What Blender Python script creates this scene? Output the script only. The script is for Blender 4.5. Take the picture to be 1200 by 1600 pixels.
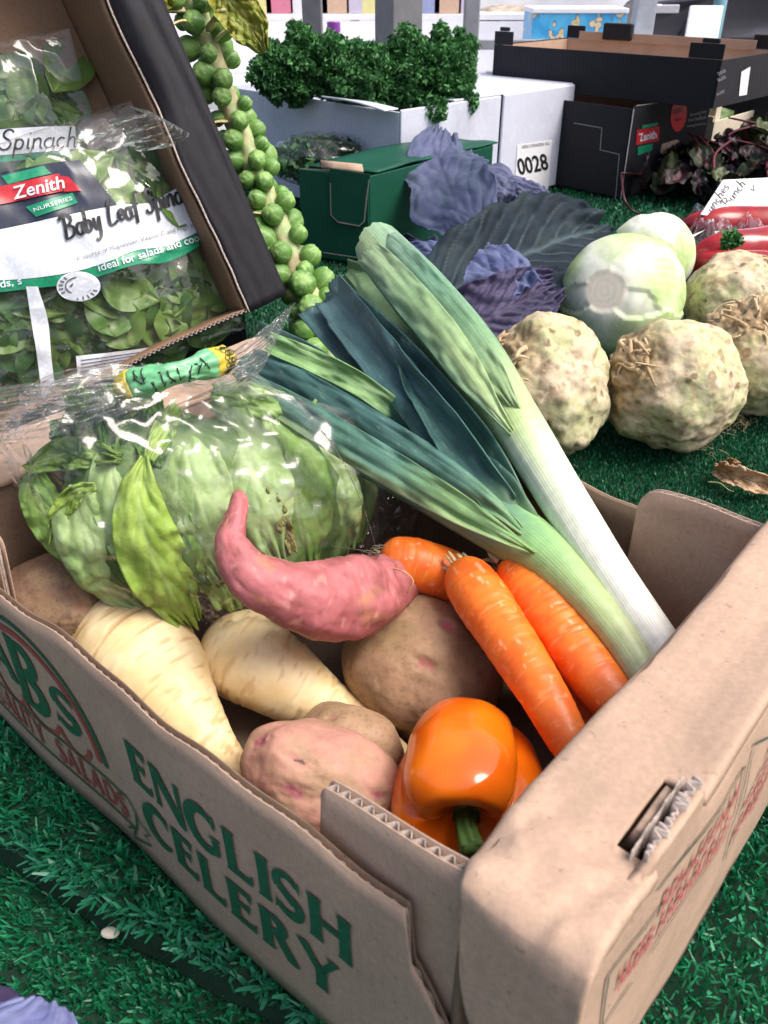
import bpy, bmesh, math, random
import numpy as np
from mathutils import Vector, Matrix, Euler

for o in list(bpy.data.objects):
    bpy.data.objects.remove(o)
SC = bpy.context.scene
COL = SC.collection
R = math.radians
random.seed(7)
RNG = np.random.default_rng(11)

# ------------------------------------------------------------------ camera
H = 0.42                      # camera height above the stall top (the stall top is z = 0)
FPX, PITCH = 1320.0, R(33.0)  # focal length in pixels of the 1200 x 1600 photograph
GROUND_Z = -0.86
cam_d = bpy.data.cameras.new('camera')
cam_o = bpy.data.objects.new('camera', cam_d)
COL.objects.link(cam_o)
cam_o.location = (0, 0, H)
cam_o.rotation_euler = (R(90) - PITCH, 0, 0)
cam_d.sensor_fit = 'VERTICAL'
cam_d.sensor_height = 24.0
cam_d.lens = FPX / 1600 * 24.0
cam_d.clip_start = 0.02
cam_d.clip_end = 400
cam_d.dof.use_dof = True
cam_d.dof.focus_distance = 0.66
cam_d.dof.aperture_fstop = 15.0
SC.camera = cam_o

# ------------------------------------------------------------------ sky, sun, exposure
SUN_EL, SUN_AZ = 58.0, 108.0
world = bpy.data.worlds.new('World')
SC.world = world
world.use_nodes = True
wn = world.node_tree.nodes
wl = world.node_tree.links
sky = wn.new('ShaderNodeTexSky')
sky.sky_type = 'NISHITA'
sky.sun_disc = False
sky.sun_elevation = R(SUN_EL)
sky.sun_rotation = R(SUN_AZ)
sky.air_density = 0.85
sky.dust_density = 6.0
sky.ozone_density = 0.4
wn['Background'].inputs['Strength'].default_value = 0.11
wl.new(sky.outputs['Color'], wn['Background'].inputs['Color'])
sun_d = bpy.data.lights.new('sun', 'SUN')
sun_d.energy = 1.5
sun_d.angle = R(35)
sun_d.color = (1.0, 0.97, 0.93)
sun_o = bpy.data.objects.new('sun', sun_d)
COL.objects.link(sun_o)
_sd = Vector((math.sin(R(SUN_AZ)) * math.cos(R(SUN_EL)), math.cos(R(SUN_AZ)) * math.cos(R(SUN_EL)), math.sin(R(SUN_EL))))
sun_o.rotation_euler = (-_sd).to_track_quat('-Z', 'Y').to_euler()
sun_o.location = _sd * 5
SC.view_settings.view_transform = 'Standard'
SC.view_settings.look = 'None'
SC.view_settings.exposure = 1.0
SC.view_settings.gamma = 1.0
SC.view_settings.use_curve_mapping = False
SC.render.engine = 'CYCLES'
SC.cycles.use_denoising = True
SC.cycles.max_bounces = 10
SC.cycles.transparent_max_bounces = 24
SC.cycles.caustics_reflective = False
SC.cycles.caustics_refractive = False

# ------------------------------------------------------------------ geometry helpers
_cp, _sp = math.cos(PITCH), math.sin(PITCH)
CAM = np.array([0, 0, H])


def ray(px, py):
    dx, dy = px - 600.0, py - 800.0
    return np.array([dx, FPX * _cp - dy * _sp, -(FPX * _sp + dy * _cp)]) / FPX


def at(px, py, z):
    """point at height z seen at a pixel of the photograph"""
    r = ray(px, py)
    return CAM + r * ((z - H) / r[2])


def aty(px, py, y):
    """point at distance y in front of the camera seen at a pixel of the photograph"""
    r = ray(px, py)
    return CAM + r * (y / r[1])


def depth(P):
    d = np.asarray(P) - CAM
    return d[1] * _cp - d[2] * _sp


def px2m(n, P):
    return n / FPX * depth(P)


def nrm(v):
    v = np.asarray(v, float)
    return v / np.maximum(np.linalg.norm(v, axis=-1, keepdims=True), 1e-12)


def V3(*a):
    return np.array(a, float)


_perm = np.random.default_rng(5).permutation(512)
_grad = nrm(np.random.default_rng(6).normal(size=(512, 3)))


def _hash(i, j, k, s):
    return _perm[(_perm[(_perm[(i + s) & 511] + j) & 511] + k) & 511]


def pnoise(P, seed=0):
    P = np.asarray(P, float)
    I = np.floor(P).astype(int)
    F = P - I
    U = F * F * F * (F * (F * 6 - 15) + 10)
    out = 0
    for dx in (0, 1):
        for dy in (0, 1):
            for dz in (0, 1):
                g = _grad[_hash(I[..., 0] + dx, I[..., 1] + dy, I[..., 2] + dz, seed)]
                d = F - np.array([dx, dy, dz])
                w = (U[..., 0] if dx else 1 - U[..., 0]) * (U[..., 1] if dy else 1 - U[..., 1]) * (U[..., 2] if dz else 1 - U[..., 2])
                out = out + w * (g * d).sum(-1)
    return out * 1.5


def fbm(P, scale=1.0, octv=4, seed=0, gain=0.5):
    P = np.asarray(P, float) * scale
    a, out = 1.0, 0
    for k in range(octv):
        out = out + a * pnoise(P + 17.3 * k, seed + k * 31)
        P = P * 2.03
        a *= gain
    return out


def sstep(a, b, x):
    t = np.clip((np.asarray(x, float) - a) / (b - a + 1e-12), 0, 1)
    return t * t * (3 - 2 * t)


def lerp(a, b, t):
    t = np.asarray(t)
    if np.ndim(a) >= 1 or np.ndim(b) >= 1:
        t = t[..., None]
    return np.asarray(a) * (1 - t) + np.asarray(b) * t


WLOC = {}


def link(o, parent=None):
    COL.objects.link(o)
    if parent is not None:
        o.parent = parent
    return o


def tag(o, label=None, cat=None, group=None, kind=None):
    if label:
        o['label'] = label
    if cat:
        o['category'] = cat
    if group:
        o['group'] = group
    if kind:
        o['kind'] = kind
    return o


def thing(name, loc, label, cat, group=None):
    o = bpy.data.objects.new(name, None)
    o.empty_display_size = 0.02
    link(o)
    o.location = [float(x) for x in loc]
    WLOC[o] = np.array(loc, float)
    return tag(o, label, cat, group)


def make_mesh(name, V, F, mat, col=None, smooth=True, extra=None):
    V = np.asarray(V, np.float32).reshape(-1, 3)
    me = bpy.data.meshes.new(name)
    if not isinstance(F, (list, tuple)):
        F = [F]
    if len(F) and isinstance(F[0], np.ndarray) and F[0].ndim == 2:
        sizes = np.concatenate([np.full(len(f), f.shape[1]) for f in F])
        idx = np.concatenate([f.reshape(-1) for f in F])
    else:
        sizes = np.array([len(f) for f in F])
        idx = np.concatenate([np.asarray(f) for f in F])
    me.vertices.add(len(V))
    me.vertices.foreach_set('co', V.reshape(-1))
    me.loops.add(len(idx))
    me.loops.foreach_set('vertex_index', idx.astype(np.int32))
    me.polygons.add(len(sizes))
    me.polygons.foreach_set('loop_start', np.concatenate([[0], np.cumsum(sizes)[:-1]]).astype(np.int32))
    me.polygons.foreach_set('loop_total', sizes.astype(np.int32))
    me.polygons.foreach_set('use_smooth', np.full(len(sizes), bool(smooth)))
    me.update(calc_edges=True)
    me.validate()
    if col is not None:
        c = np.asarray(col, np.float32).reshape(-1, 3)
        if len(c) == 1:
            c = np.repeat(c, len(V), 0)
        a = me.color_attributes.new('Col', 'FLOAT_COLOR', 'POINT')
        a.data.foreach_set('color', np.concatenate([c, np.ones((len(c), 1), np.float32)], 1).reshape(-1))
    for k, arr in (extra or {}).items():
        a = me.attributes.new(k, 'FLOAT', 'POINT')
        a.data.foreach_set('value', np.asarray(arr, np.float32).reshape(-1))
    if mat is not None:
        me.materials.append(mat)
    return me


def mk(name, V, F, mat, parent=None, col=None, smooth=True, loc=None, extra=None, solid=0, offset=0):
    """one mesh object from world-space vertices"""
    V = np.asarray(V, float).reshape(-1, 3)
    if parent is not None:
        L = WLOC[parent]
    else:
        L = np.array(loc if loc is not None else [*(V.min(0) + V.max(0))[:2] / 2, V[:, 2].min()], float)
    me = make_mesh(name, V - L, F, mat, col, smooth, extra)
    o = bpy.data.objects.new(name, me)
    link(o, parent)
    WLOC[o] = L
    if parent is None:
        o.location = L
    if solid:
        m = o.modifiers.new('thickness', 'SOLIDIFY')
        m.thickness = solid
        m.offset = offset
    return o


def place(name, me, M, parent):
    """an object that shares mesh data, M is a world matrix (4x4 numpy or Matrix)"""
    o = bpy.data.objects.new(name, me)
    link(o, parent)
    M = Matrix([[float(x) for x in r] for r in M])
    if parent is not None:
        M = Matrix.Translation(-Vector(WLOC[parent])) @ M
        WLOC[o] = WLOC[parent]
    o.matrix_basis = M
    return o


def frame_m(origin, x, y, z, s=1.0):
    M = np.eye(4)
    M[:3, 0] = np.asarray(x) * s
    M[:3, 1] = np.asarray(y) * s
    M[:3, 2] = np.asarray(z) * s
    M[:3, 3] = origin
    return M


def basis_from(z, hint=(0, 0, 1)):
    z = nrm(z)
    x = np.cross(hint, z)
    if np.linalg.norm(x) < 1e-5:
        x = np.cross((0, 1, 0), z)
    x = nrm(x)
    return x, np.cross(z, x), z


def grid_faces(nr, nc, wrap=False, flip=False):
    i = np.arange(nr - 1)[:, None]
    j = np.arange(nc if wrap else nc - 1)[None, :]
    a = i * nc + j
    b = i * nc + (j + 1) % nc
    f = np.stack([a, b, b + nc, a + nc], -1).reshape(-1, 4)
    return f[:, ::-1].copy() if flip else f


class MB:
    """collects pieces (V, F, col) into one mesh"""
    def __init__(self):
        self.V, self.F, self.C, self.n = [], [], [], 0

    def add(self, V, F, col=None):
        V = np.asarray(V, float).reshape(-1, 3)
        self.V.append(V)
        if isinstance(F, np.ndarray):
            self.F += [tuple(int(q) + self.n for q in f) for f in F] if len(F) < 1 else (F + self.n).tolist()
        else:
            self.F += [[int(q) + self.n for q in f] for f in F]
        if col is not None:
            c = np.asarray(col, float).reshape(-1, 3)
            self.C.append(np.repeat(c, len(V), 0) if len(c) == 1 else c)
        self.n += len(V)
        return self

    def box(self, c, x, y, z, sx, sy, sz, col=None):
        """box centred at c with half extents along unit axes"""
        c = np.asarray(c, float)
        V = [c + np.asarray(x) * sx * i + np.asarray(y) * sy * j + np.asarray(z) * sz * k for i in (-1, 1) for j in (-1, 1) for k in (-1, 1)]
        F = [(0, 1, 3, 2), (4, 6, 7, 5), (0, 4, 5, 1), (2, 3, 7, 6), (0, 2, 6, 4), (1, 5, 7, 3)]
        return self.add(V, F, col)

    def build(self, name, mat, parent=None, smooth=False, **k):
        return mk(name, np.concatenate(self.V), self.F, mat, parent, np.concatenate(self.C) if self.C else None, smooth, **k)


def catmull(P, n):
    """n samples (arc-length spaced) of a smooth curve through points"""
    P = np.asarray(P, float)
    if P.ndim == 1:
        P = P[:, None]
    Q = np.vstack([2 * P[0] - P[1], P, 2 * P[-1] - P[-2]])
    out = []
    m = 24
    for i in range(1, len(Q) - 2):
        t = np.linspace(0, 1, m, endpoint=False)[:, None]
        p0, p1, p2, p3 = Q[i - 1], Q[i], Q[i + 1], Q[i + 2]
        out.append(0.5 * (2 * p1 + (p2 - p0) * t + (2 * p0 - 5 * p1 + 4 * p2 - p3) * t ** 2 + (3 * p1 - p0 - 3 * p2 + p3) * t ** 3))
    out.append(P[-1:])
    D = np.vstack(out)
    L = np.concatenate([[0], np.cumsum(np.linalg.norm(np.diff(D, axis=0), axis=1))])
    s = np.linspace(0, L[-1], n)
    return np.stack([np.interp(s, L, D[:, k]) for k in range(D.shape[1])], 1)


def smooth_prof(ts, rs, t):
    """smooth interpolation of a profile (monotone-ish cubic)"""
    ts, rs = np.asarray(ts, float), np.asarray(rs, float)
    d = np.gradient(rs, ts)
    i = np.clip(np.searchsorted(ts, t, 'right') - 1, 0, len(ts) - 2)
    h = ts[i + 1] - ts[i]
    x = (t - ts[i]) / h
    return (2 * x**3 - 3 * x**2 + 1) * rs[i] + (x**3 - 2 * x**2 + x) * h * d[i] + (-2 * x**3 + 3 * x**2) * rs[i + 1] + (x**3 - x**2) * h * d[i + 1]


def frames(Pc, hint=None):
    T = nrm(np.gradient(Pc, axis=0))
    N = np.zeros_like(T)
    h = np.array(hint if hint is not None else (0.0, 0.0, 1.0))
    n = h - T[0] * (h @ T[0])
    if np.linalg.norm(n) < 1e-4:
        n = np.cross(T[0], (1, 0, 0))
    N[0] = nrm(n)
    for i in range(1, len(T)):
        n = N[i - 1] - T[i] * (N[i - 1] @ T[i])
        N[i] = nrm(n)
    return T, N, np.cross(T, N)


def tube(points, rad, nr=80, ns=40, hint=None, flat=1.0):
    """rings along a curve; rad(t) -> radius. Returns V (nr,ns,3), t, theta, outward normals"""
    Pc = catmull(points, nr)
    T, N, B = frames(Pc, hint)
    t = np.linspace(0, 1, nr)
    th = np.linspace(0, 2 * math.pi, ns, endpoint=False)
    r = rad(t)
    dirs = N[:, None, :] * (np.cos(th) * flat)[None, :, None] + B[:, None, :] * np.sin(th)[None, :, None]
    V = Pc[:, None, :] + dirs * r[:, None, None]
    return V, t, th, nrm(dirs)


def tube_faces(nr, ns):
    F = grid_faces(nr, ns, wrap=True).tolist()
    F.append(list(range(ns))[::-1])
    F.append([(nr - 1) * ns + j for j in range(ns)])
    return F


def simple_tube(mb, pts, r0, r1, nr=8, ns=7, col=None):
    V, t, th, d = tube(pts, lambda t: r0 + (r1 - r0) * t, nr, ns)
    mb.add(V, tube_faces(nr, ns), col)
    return mb


_ico = {}


def ico(sub):
    if sub not in _ico:
        bm = bmesh.new()
        bmesh.ops.create_icosphere(bm, subdivisions=sub, radius=1)
        bm.verts.ensure_lookup_table()
        _ico[sub] = (np.array([v.co for v in bm.verts]), np.array([[v.index for v in f.verts] for f in bm.faces]))
        bm.free()
    V, F = _ico[sub]
    return V.copy(), F.copy()


def rotz(a):
    c, s = math.cos(a), math.sin(a)
    return np.array([[c, -s, 0], [s, c, 0], [0, 0, 1]])


def text_mesh(s, size=1.0, align='LEFT', bold=0.0, shear=0.0, space=1.0):
    """2-D outline of lettering in the built-in typeface: (V, F) in the xy plane"""
    c = bpy.data.curves.new('lettering', 'FONT')
    c.body = s
    c.size = size
    c.align_x = align
    c.shear = shear
    c.space_character = space
    c.offset = bold
    c.resolution_u = 3
    o = bpy.data.objects.new('lettering', c)
    COL.objects.link(o)
    dg = bpy.context.evaluated_depsgraph_get()
    me = bpy.data.meshes.new_from_object(o.evaluated_get(dg))
    V = np.array([v.co for v in me.vertices]).reshape(-1, 3)
    F = [list(p.vertices) for p in me.polygons]
    bpy.data.objects.remove(o)
    bpy.data.curves.remove(c)
    bpy.data.meshes.remove(me)
    return V, F


# ------------------------------------------------------------------ material helpers
class NT:
    def __init__(self, name):
        self.m = bpy.data.materials.new(name)
        self.m.use_nodes = True
        self.t = self.m.node_tree
        self.b = self.t.nodes['Principled BSDF']
        self.out = self.t.nodes['Material Output']

    def n(self, typ, ins=None, **kw):
        nd = self.t.nodes.new('ShaderNode' + typ)
        for k, v in kw.items():
            setattr(nd, k, v)
        for k, v in (ins or {}).items():
            self.put(nd.inputs[k], v)
        return nd

    def put(self, sock, v):
        if isinstance(v, bpy.types.NodeSocket):
            self.t.links.new(v, sock)
        elif isinstance(v, (tuple, list)) and len(v) == 3 and sock.type == 'RGBA':
            sock.default_value = (*v, 1)
        else:
            sock.default_value = v

    def set(self, **kw):
        for k, v in kw.items():
            self.put(self.b.inputs[k.replace('_', ' ')], v)
        return self

    def coord(self):
        return self.n('TexCoord').outputs['Object']

    def noise(self, scale, detail=4, rough=0.55, vec=None, dist=0.0):
        nd = self.n('TexNoise', {'Scale': scale, 'Detail': detail, 'Roughness': rough, 'Distortion': dist})
        self.put(nd.inputs['Vector'], vec if vec is not None else self.coord())
        return nd.outputs['Fac']

    def ramp(self, fac, stops):
        nd = self.n('ValToRGB', {'Fac': fac})
        e = nd.color_ramp.elements
        while len(e) < len(stops):
            e.new(0.5)
        for el, (p, c) in zip(e, stops):
            el.position = p
            el.color = (*c, 1) if isinstance(c, (tuple, list)) else (c, c, c, 1)
        return nd.outputs['Color']

    def mix(self, a, b, fac, mode='MIX'):
        nd = self.n('Mix', data_type='RGBA', blend_type=mode)
        self.put(nd.inputs[0], fac)
        self.put(nd.inputs[6], a)
        self.put(nd.inputs[7], b)
        return nd.outputs[2]

    def math(self, op, a, b=0.0):
        nd = self.n('Math', operation=op)
        self.put(nd.inputs[0], a)
        self.put(nd.inputs[1], b)
        return nd.outputs[0]

    def bump(self, h, strength=0.3, dist=0.002):
        nd = self.n('Bump', {'Height': h, 'Strength': strength, 'Distance': dist})
        self.put(self.b.inputs['Normal'], nd.outputs['Normal'])
        return self

    def attr(self, name='Col', out='Color'):
        return self.n('Attribute', attribute_name=name).outputs[out]


def vmat(name, rough=0.5, var=(60, 0.25), bump=(120, 0.2, 0.001), spec=0.5, sss=0.0, sssr=(0.01, 0.005, 0.003), coat=0.0, col=None, rvar=0.0, sheen=0.0, trans=0.0):
    """painted by the vertex colour (or a flat colour), with fine procedural variation and relief"""
    N = NT(name)
    base = col if col is not None else N.attr()
    if var:
        f = N.noise(var[0], 6, 0.65)
        g = N.ramp(f, [(0.25, 1 - var[1]), (0.75, 1 + var[1])])
        base = N.mix(base, g, 1.0, 'MULTIPLY')
    N.set(Base_Color=base, Roughness=rough)
    N.b.inputs['Specular IOR Level'].default_value = spec
    if rvar:
        rn = N.noise(var[0] * 0.5 if var else 40, 4)
        N.set(Roughness=N.n('MapRange', {'Value': rn, 'From Min': 0.3, 'From Max': 0.7, 'To Min': rough - rvar, 'To Max': rough + rvar}).outputs[0])
    if sss:
        N.b.inputs['Subsurface Weight'].default_value = sss
        N.b.inputs['Subsurface Radius'].default_value = sssr
        N.b.inputs['Subsurface Scale'].default_value = 1.0
    if coat:
        N.b.inputs['Coat Weight'].default_value = coat
        N.b.inputs['Coat Roughness'].default_value = 0.12
    if bump:
        N.bump(N.noise(bump[0], 5, 0.6), bump[1], bump[2])
    if trans:
        tr = N.n('BsdfTranslucent', {'Color': base})
        ms = N.n('MixShader', {'Fac': trans})
        N.t.links.new(N.b.outputs[0], ms.inputs[1])
        N.t.links.new(tr.outputs[0], ms.inputs[2])
        N.t.links.new(ms.outputs[0], N.out.inputs['Surface'])
    return N.m


def film_mat(name, tint=(1, 1, 1), rough=0.06, refl=0.08, haze=0.03, scale=60, strength=0.35):
    """clear plastic film: see-through sheet with surface gloss and fine wrinkles"""
    N = NT(name)
    N.t.nodes.remove(N.b)
    bp = N.n('Bump', {'Strength': strength, 'Distance': 0.004})
    w = N.noise(scale, 3, 0.5, dist=0.6)
    N.put(bp.inputs['Height'], w)
    tr = N.n('BsdfTransparent', {'Color': tint})
    gl = N.n('BsdfGlossy', {'Color': (1, 1, 1), 'Roughness': rough})
    df = N.n('BsdfDiffuse', {'Color': (0.85, 0.88, 0.9)})
    fr = N.n('LayerWeight', {'Blend': 0.5})
    fac = N.math('ADD', N.math('MULTIPLY', N.math('POWER', fr.outputs['Facing'], 4.0), 0.85), refl)
    for nd in (gl, fr, df):
        N.put(nd.inputs['Normal'], bp.outputs['Normal'])
    m0 = N.n('MixShader', {'Fac': haze})
    N.t.links.new(tr.outputs[0], m0.inputs[1])
    N.t.links.new(df.outputs[0], m0.inputs[2])
    m1 = N.n('MixShader', {'Fac': fac})
    N.t.links.new(m0.outputs[0], m1.inputs[1])
    N.t.links.new(gl.outputs[0], m1.inputs[2])
    N.t.links.new(m1.outputs[0], N.out.inputs['Surface'])
    return N.m


def ink(name, col, rough=0.6):
    N = NT(name)
    n = N.noise(300, 4)
    N.set(Base_Color=N.mix(col, tuple(min(1, c * 1.6 + 0.02) for c in col), N.ramp(n, [(0.45, 0.0), (0.8, 0.6)])), Roughness=rough)
    return N.m


def plain(name, col, rough=0.5, metal=0.0, spec=0.5, var=0.12, scale=40):
    N = NT(name)
    f = N.noise(scale, 5)
    N.set(Base_Color=N.mix(col, N.ramp(f, [(0.3, 1 - var), (0.7, 1 + var)]), 1.0, 'MULTIPLY'), Roughness=rough, Metallic=metal)
    N.b.inputs['Specular IOR Level'].default_value = spec
    N.bump(N.noise(scale * 4, 3), 0.08, 0.001)
    return N.m


X, Y, Z = V3(1, 0, 0), V3(0, 1, 0), V3(0, 0, 1)

# ================================================================== the setting
N = NT('asphalt')
f1 = N.noise(3, 8, 0.7)
f2 = N.noise(220, 3)
N.set(Base_Color=N.mix(N.ramp(f1, [(0.3, (0.30, 0.30, 0.315)), (0.7, (0.42, 0.42, 0.435))]), N.ramp(f2, [(0.3, 0.7), (0.7, 1.25)]), 1.0, 'MULTIPLY'), Roughness=0.85)
N.bump(f2, 0.4, 0.004)
M_ASPHALT = N.m
gx = np.linspace(-120, 120, 25)
gv = np.stack(np.meshgrid(gx, gx + 60, indexing='ij'), -1).reshape(-1, 2)
tag(mk('ground', np.c_[gv, np.full(len(gv), GROUND_Z)], grid_faces(25, 25, flip=True), M_ASPHALT, smooth=False, loc=(0, 0, GROUND_Z)), kind='structure')

M_STEEL = plain('galvanised steel', (0.2, 0.2, 0.215), 0.55, 0.35, var=0.2, scale=18)
M_STEEL_L = plain('pale painted steel', (0.33, 0.34, 0.37), 0.5, 0.2, var=0.15, scale=18)
M_PLY = plain('plywood board', (0.30, 0.22, 0.14), 0.7, var=0.25, scale=12)

table = thing('stall_table', (0.2, 1.0, GROUND_Z), 'trestle stall table carrying the green mats and all the produce', 'table')
mb = MB()
mb.box((0.2, 1.05, -0.056), X, Y, Z, 1.75, 1.42, 0.012)
mb.build('table_top', M_PLY, table)
for sx in (-1.4, 1.8):
    for sy in (-0.2, 2.3):
        mb = MB()
        mb.box((sx, sy, (GROUND_Z - 0.069) / 2), X, Y, Z, 0.025, 0.025, (-0.069 - GROUND_Z) / 2)
        mb.build('leg', M_STEEL, table)

# ------------------------------------------------------------------ artificial grass
N = NT('grass pile')
base = N.attr()
N.set(Base_Color=base, Roughness=0.42)
N.b.inputs['Specular IOR Level'].default_value = 0.55
tr = N.n('BsdfTranslucent', {'Color': base})
ms = N.n('MixShader', {'Fac': 0.18})
N.t.links.new(N.b.outputs[0], ms.inputs[1])
N.t.links.new(tr.outputs[0], ms.inputs[2])
N.t.links.new(ms.outputs[0], N.out.inputs['Surface'])
M_PILE = N.m
M_BACKING = plain('grass mat backing', (0.004, 0.035, 0.016), 0.85, var=0.4, scale=120)

BOXC = V3(0.1405 * H, 0.3085 * H, 0)
BU, BV = nrm(V3(-0.759, 0.651, 0)), nrm(V3(0.651, 0.759, 0))
BL, BW, BHS, BHE, BCAP = 1.06 * H, 0.684 * H, 0.342 * H, 0.443 * H, 0.115 * H


def bx(a, b, z):
    """celery carton coordinates in units of metres: along the long side, across, up"""
    return BOXC + BU * a + BV * b + V3(0, 0, z)


def blades(P, h, w, lean, rng, seg=2, cols=((0.006, 0.12, 0.048), (0.022, 0.30, 0.13))):
    """P (n,3) roots, h (n) lengths, w (n) widths, lean (n,2) horizontal tip travel as a fraction of h"""
    n = len(P)
    ang = rng.uniform(0, 2 * math.pi, n)
    side = np.stack([np.cos(ang), np.sin(ang), np.zeros(n)], 1)
    L3 = np.concatenate([lean, np.zeros((n, 1))], 1)
    ln = np.linalg.norm(lean, axis=1)
    lean = lean * (np.minimum(ln, 0.92) / np.maximum(ln, 1e-6))[:, None]
    L3 = np.concatenate([lean, np.zeros((n, 1))], 1)
    ln = np.linalg.norm(lean, axis=1)
    up = np.sqrt(np.clip(1 - np.minimum(ln, 0.97) ** 2, 0.05, 1))
    rows = []
    for t, ww in ((0, 1), (0.5, 0.95), (1, 0.45)):
        c = P + L3 * (h * t ** 1.6)[:, None] + np.array([0, 0, 1]) * (h * up * (t if t < 1 else 0.95))[:, None]
        rows.append((c - side * (w * ww / 2)[:, None], c + side * (w * ww / 2)[:, None]))
    V = np.stack([x for r in rows for x in r], 1)      # n,6,3
    i = np.arange(n)[:, None] * 6
    F = np.concatenate([i + np.array([0, 1, 3, 2]), i + np.array([2, 3, 5, 4])])
    k = rng.uniform(0, 1, n) ** 1.6
    c = np.array(cols[0])[None] * (1 - k[:, None]) + np.array(cols[1])[None] * k[:, None]
    lt = rng.uniform(0, 1, n) < 0.04
    c[lt] = c[lt] * 0.5 + np.array([0.06, 0.28, 0.18]) * 0.7
    Cc = np.repeat(c[:, None, :], 6, 1)
    return V.reshape(-1, 3), F, Cc.reshape(-1, 3)


def inside_carton(P):
    d = P[:, :2] - BOXC[:2]
    a, b = d @ BU[:2], d @ BV[:2]
    return (a > 0.008) & (a < BL - 0.004) & (b > 0.006) & (b < BW - 0.006)


EDGE = np.array([at(x, y, 0.0)[:2] for x, y in ((-260, 1165), (-120, 1235), (0, 1305), (70, 1352), (175, 1418), (245, 1452), (315, 1496), (390, 1530), (480, 1590), (700, 1790))])
EDGE_D = catmull(np.c_[EDGE, np.zeros(len(EDGE))], 400)[:, :2]
_t = nrm(np.gradient(EDGE_D, axis=0))
EDGE_N = np.stack([_t[:, 1], -_t[:, 0]], 1)          # points outwards, towards the camera
if EDGE_N[200][1] > 0:
    EDGE_N = -EDGE_N


def edge_dist(P):
    """signed distance to the cut edge of the upper mat, positive on the lower (near) side"""
    out = np.zeros(len(P))
    nn = np.zeros((len(P), 2))
    for s in range(0, len(P), 4000):
        q = P[s:s + 4000, :2]
        d = q[:, None, :] - EDGE_D[None]
        k = (d ** 2).sum(-1).argmin(1)
        nn[s:s + 4000] = EDGE_N[k]
        out[s:s + 4000] = (d[np.arange(len(q)), k] * EDGE_N[k]).sum(1)
    return out, nn


rng = np.random.default_rng(3)
mat_low = thing('artificial_grass_mat', (-0.2, 0.2, -0.03), 'coarse green artificial grass mat lying lower in the bottom left foreground', 'grass mat', 'artificial grass mats on the stall')
mat_top = thing('artificial_grass_mat', (0.0, 0.5, -0.02), 'shaggy green artificial grass mat with frayed edge under the celery carton', 'grass mat', 'artificial grass mats on the stall')
mat_far = thing('artificial_grass_mat', (0.3, 1.2, -0.01), 'short piled green artificial grass mat under the celeriac and cabbages', 'grass mat', 'artificial grass mats on the stall')
mb = MB()
mb.box((-0.05, 0.1, -0.0385), X, Y, Z, 0.95, 0.6, 0.0025)
mb.build('backing', M_BACKING, mat_low)
# upper mat backing follows its cut edge
far_e = EDGE_D + (BV[:2] * 0.55)[None]
ee = np.concatenate([EDGE_D, far_e[::-1]])
n_ = len(EDGE_D)
Vb = np.concatenate([np.c_[EDGE_D, np.full(n_, -0.009)], np.c_[far_e, np.full(n_, -0.009)], np.c_[EDGE_D, np.full(n_, -0.0335)]])
Fb = [[i, i + 1, n_ + i + 1, n_ + i] for i in range(n_ - 1)] + [[2 * n_ + i, 2 * n_ + i + 1, i + 1, i] for i in range(n_ - 1)]
mk('backing', Vb, Fb, M_BACKING, mat_top, smooth=False)
mb = MB()
mb.box((0.2, 1.4, -0.0257), X, Y, Z, 1.7, 1.06, 0.018)
mb.build('backing', M_BACKING, mat_far)

# lower mat pile
n = 95000
P = np.c_[rng.uniform(-0.5, 0.12, n), rng.uniform(0.02, 0.62, n), np.full(n, -0.036)]
d, nn = edge_dist(P)
P = P[(d > -0.02)]
n = len(P)
cl = fbm(P * V3(1, 1, 0), 60, 2, 4)
lean = np.stack([-0.28 + 0.30 * cl + rng.normal(0, 0.38, n), -0.25 + rng.normal(0, 0.38, n)], 1)
V, F, Cc = blades(P, 0.0066 * rng.uniform(0.6, 1.3, n), rng.uniform(0.0012, 0.0027, n), lean, rng)
tag(mk('pile', V, F, M_PILE, mat_low, Cc, False), kind='stuff')

# upper mat pile: upright near the carton, brushed over the cut edge
n = 120000
P = np.c_[rng.uniform(-0.5, 0.5, n), rng.uniform(0.05, 0.72, n), np.full(n, -0.0085)]
d, nn = edge_dist(P)
dd = P[:, :2] - BOXC[:2]
bb = dd @ BV[:2]
aa = dd @ BU[:2]
ok = (d < 0.0) & ~inside_carton(P) & (bb < BW + 0.02)
P, d, nn = P[ok], d[ok], nn[ok]
n = len(P)
e = np.exp(-(-d) / 0.03)
e = np.where(P[:, 0] < 0.1, e, 0)
clump = fbm(P * V3(1, 1, 0), 45, 2, 9)
rip = fbm(P * V3(1, 1, 0), 28, 2, 19)
lean = rng.normal(0, 0.46, (n, 2)) + nn * (0.18 + 0.42 * e + 0.4 * clump * e + 0.35 * rip)[:, None]
hh = 0.0078 * rng.uniform(0.65, 1.25, n) * (1 + 0.5 * e)
V, F, Cc = blades(P, hh, rng.uniform(0.0012, 0.0026, n) * (1 + 0.4 * e), lean, rng)
fr_ = np.repeat(sstep(0.45, 0.95, e) * rng.uniform(0, 1, n), 6)[:, None]
Cc = Cc * (1 - fr_) + np.array([[0.05, 0.27, 0.17]]) * fr_
tag(mk('pile', V, F, M_PILE, mat_top, Cc, False), kind='stuff')

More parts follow.
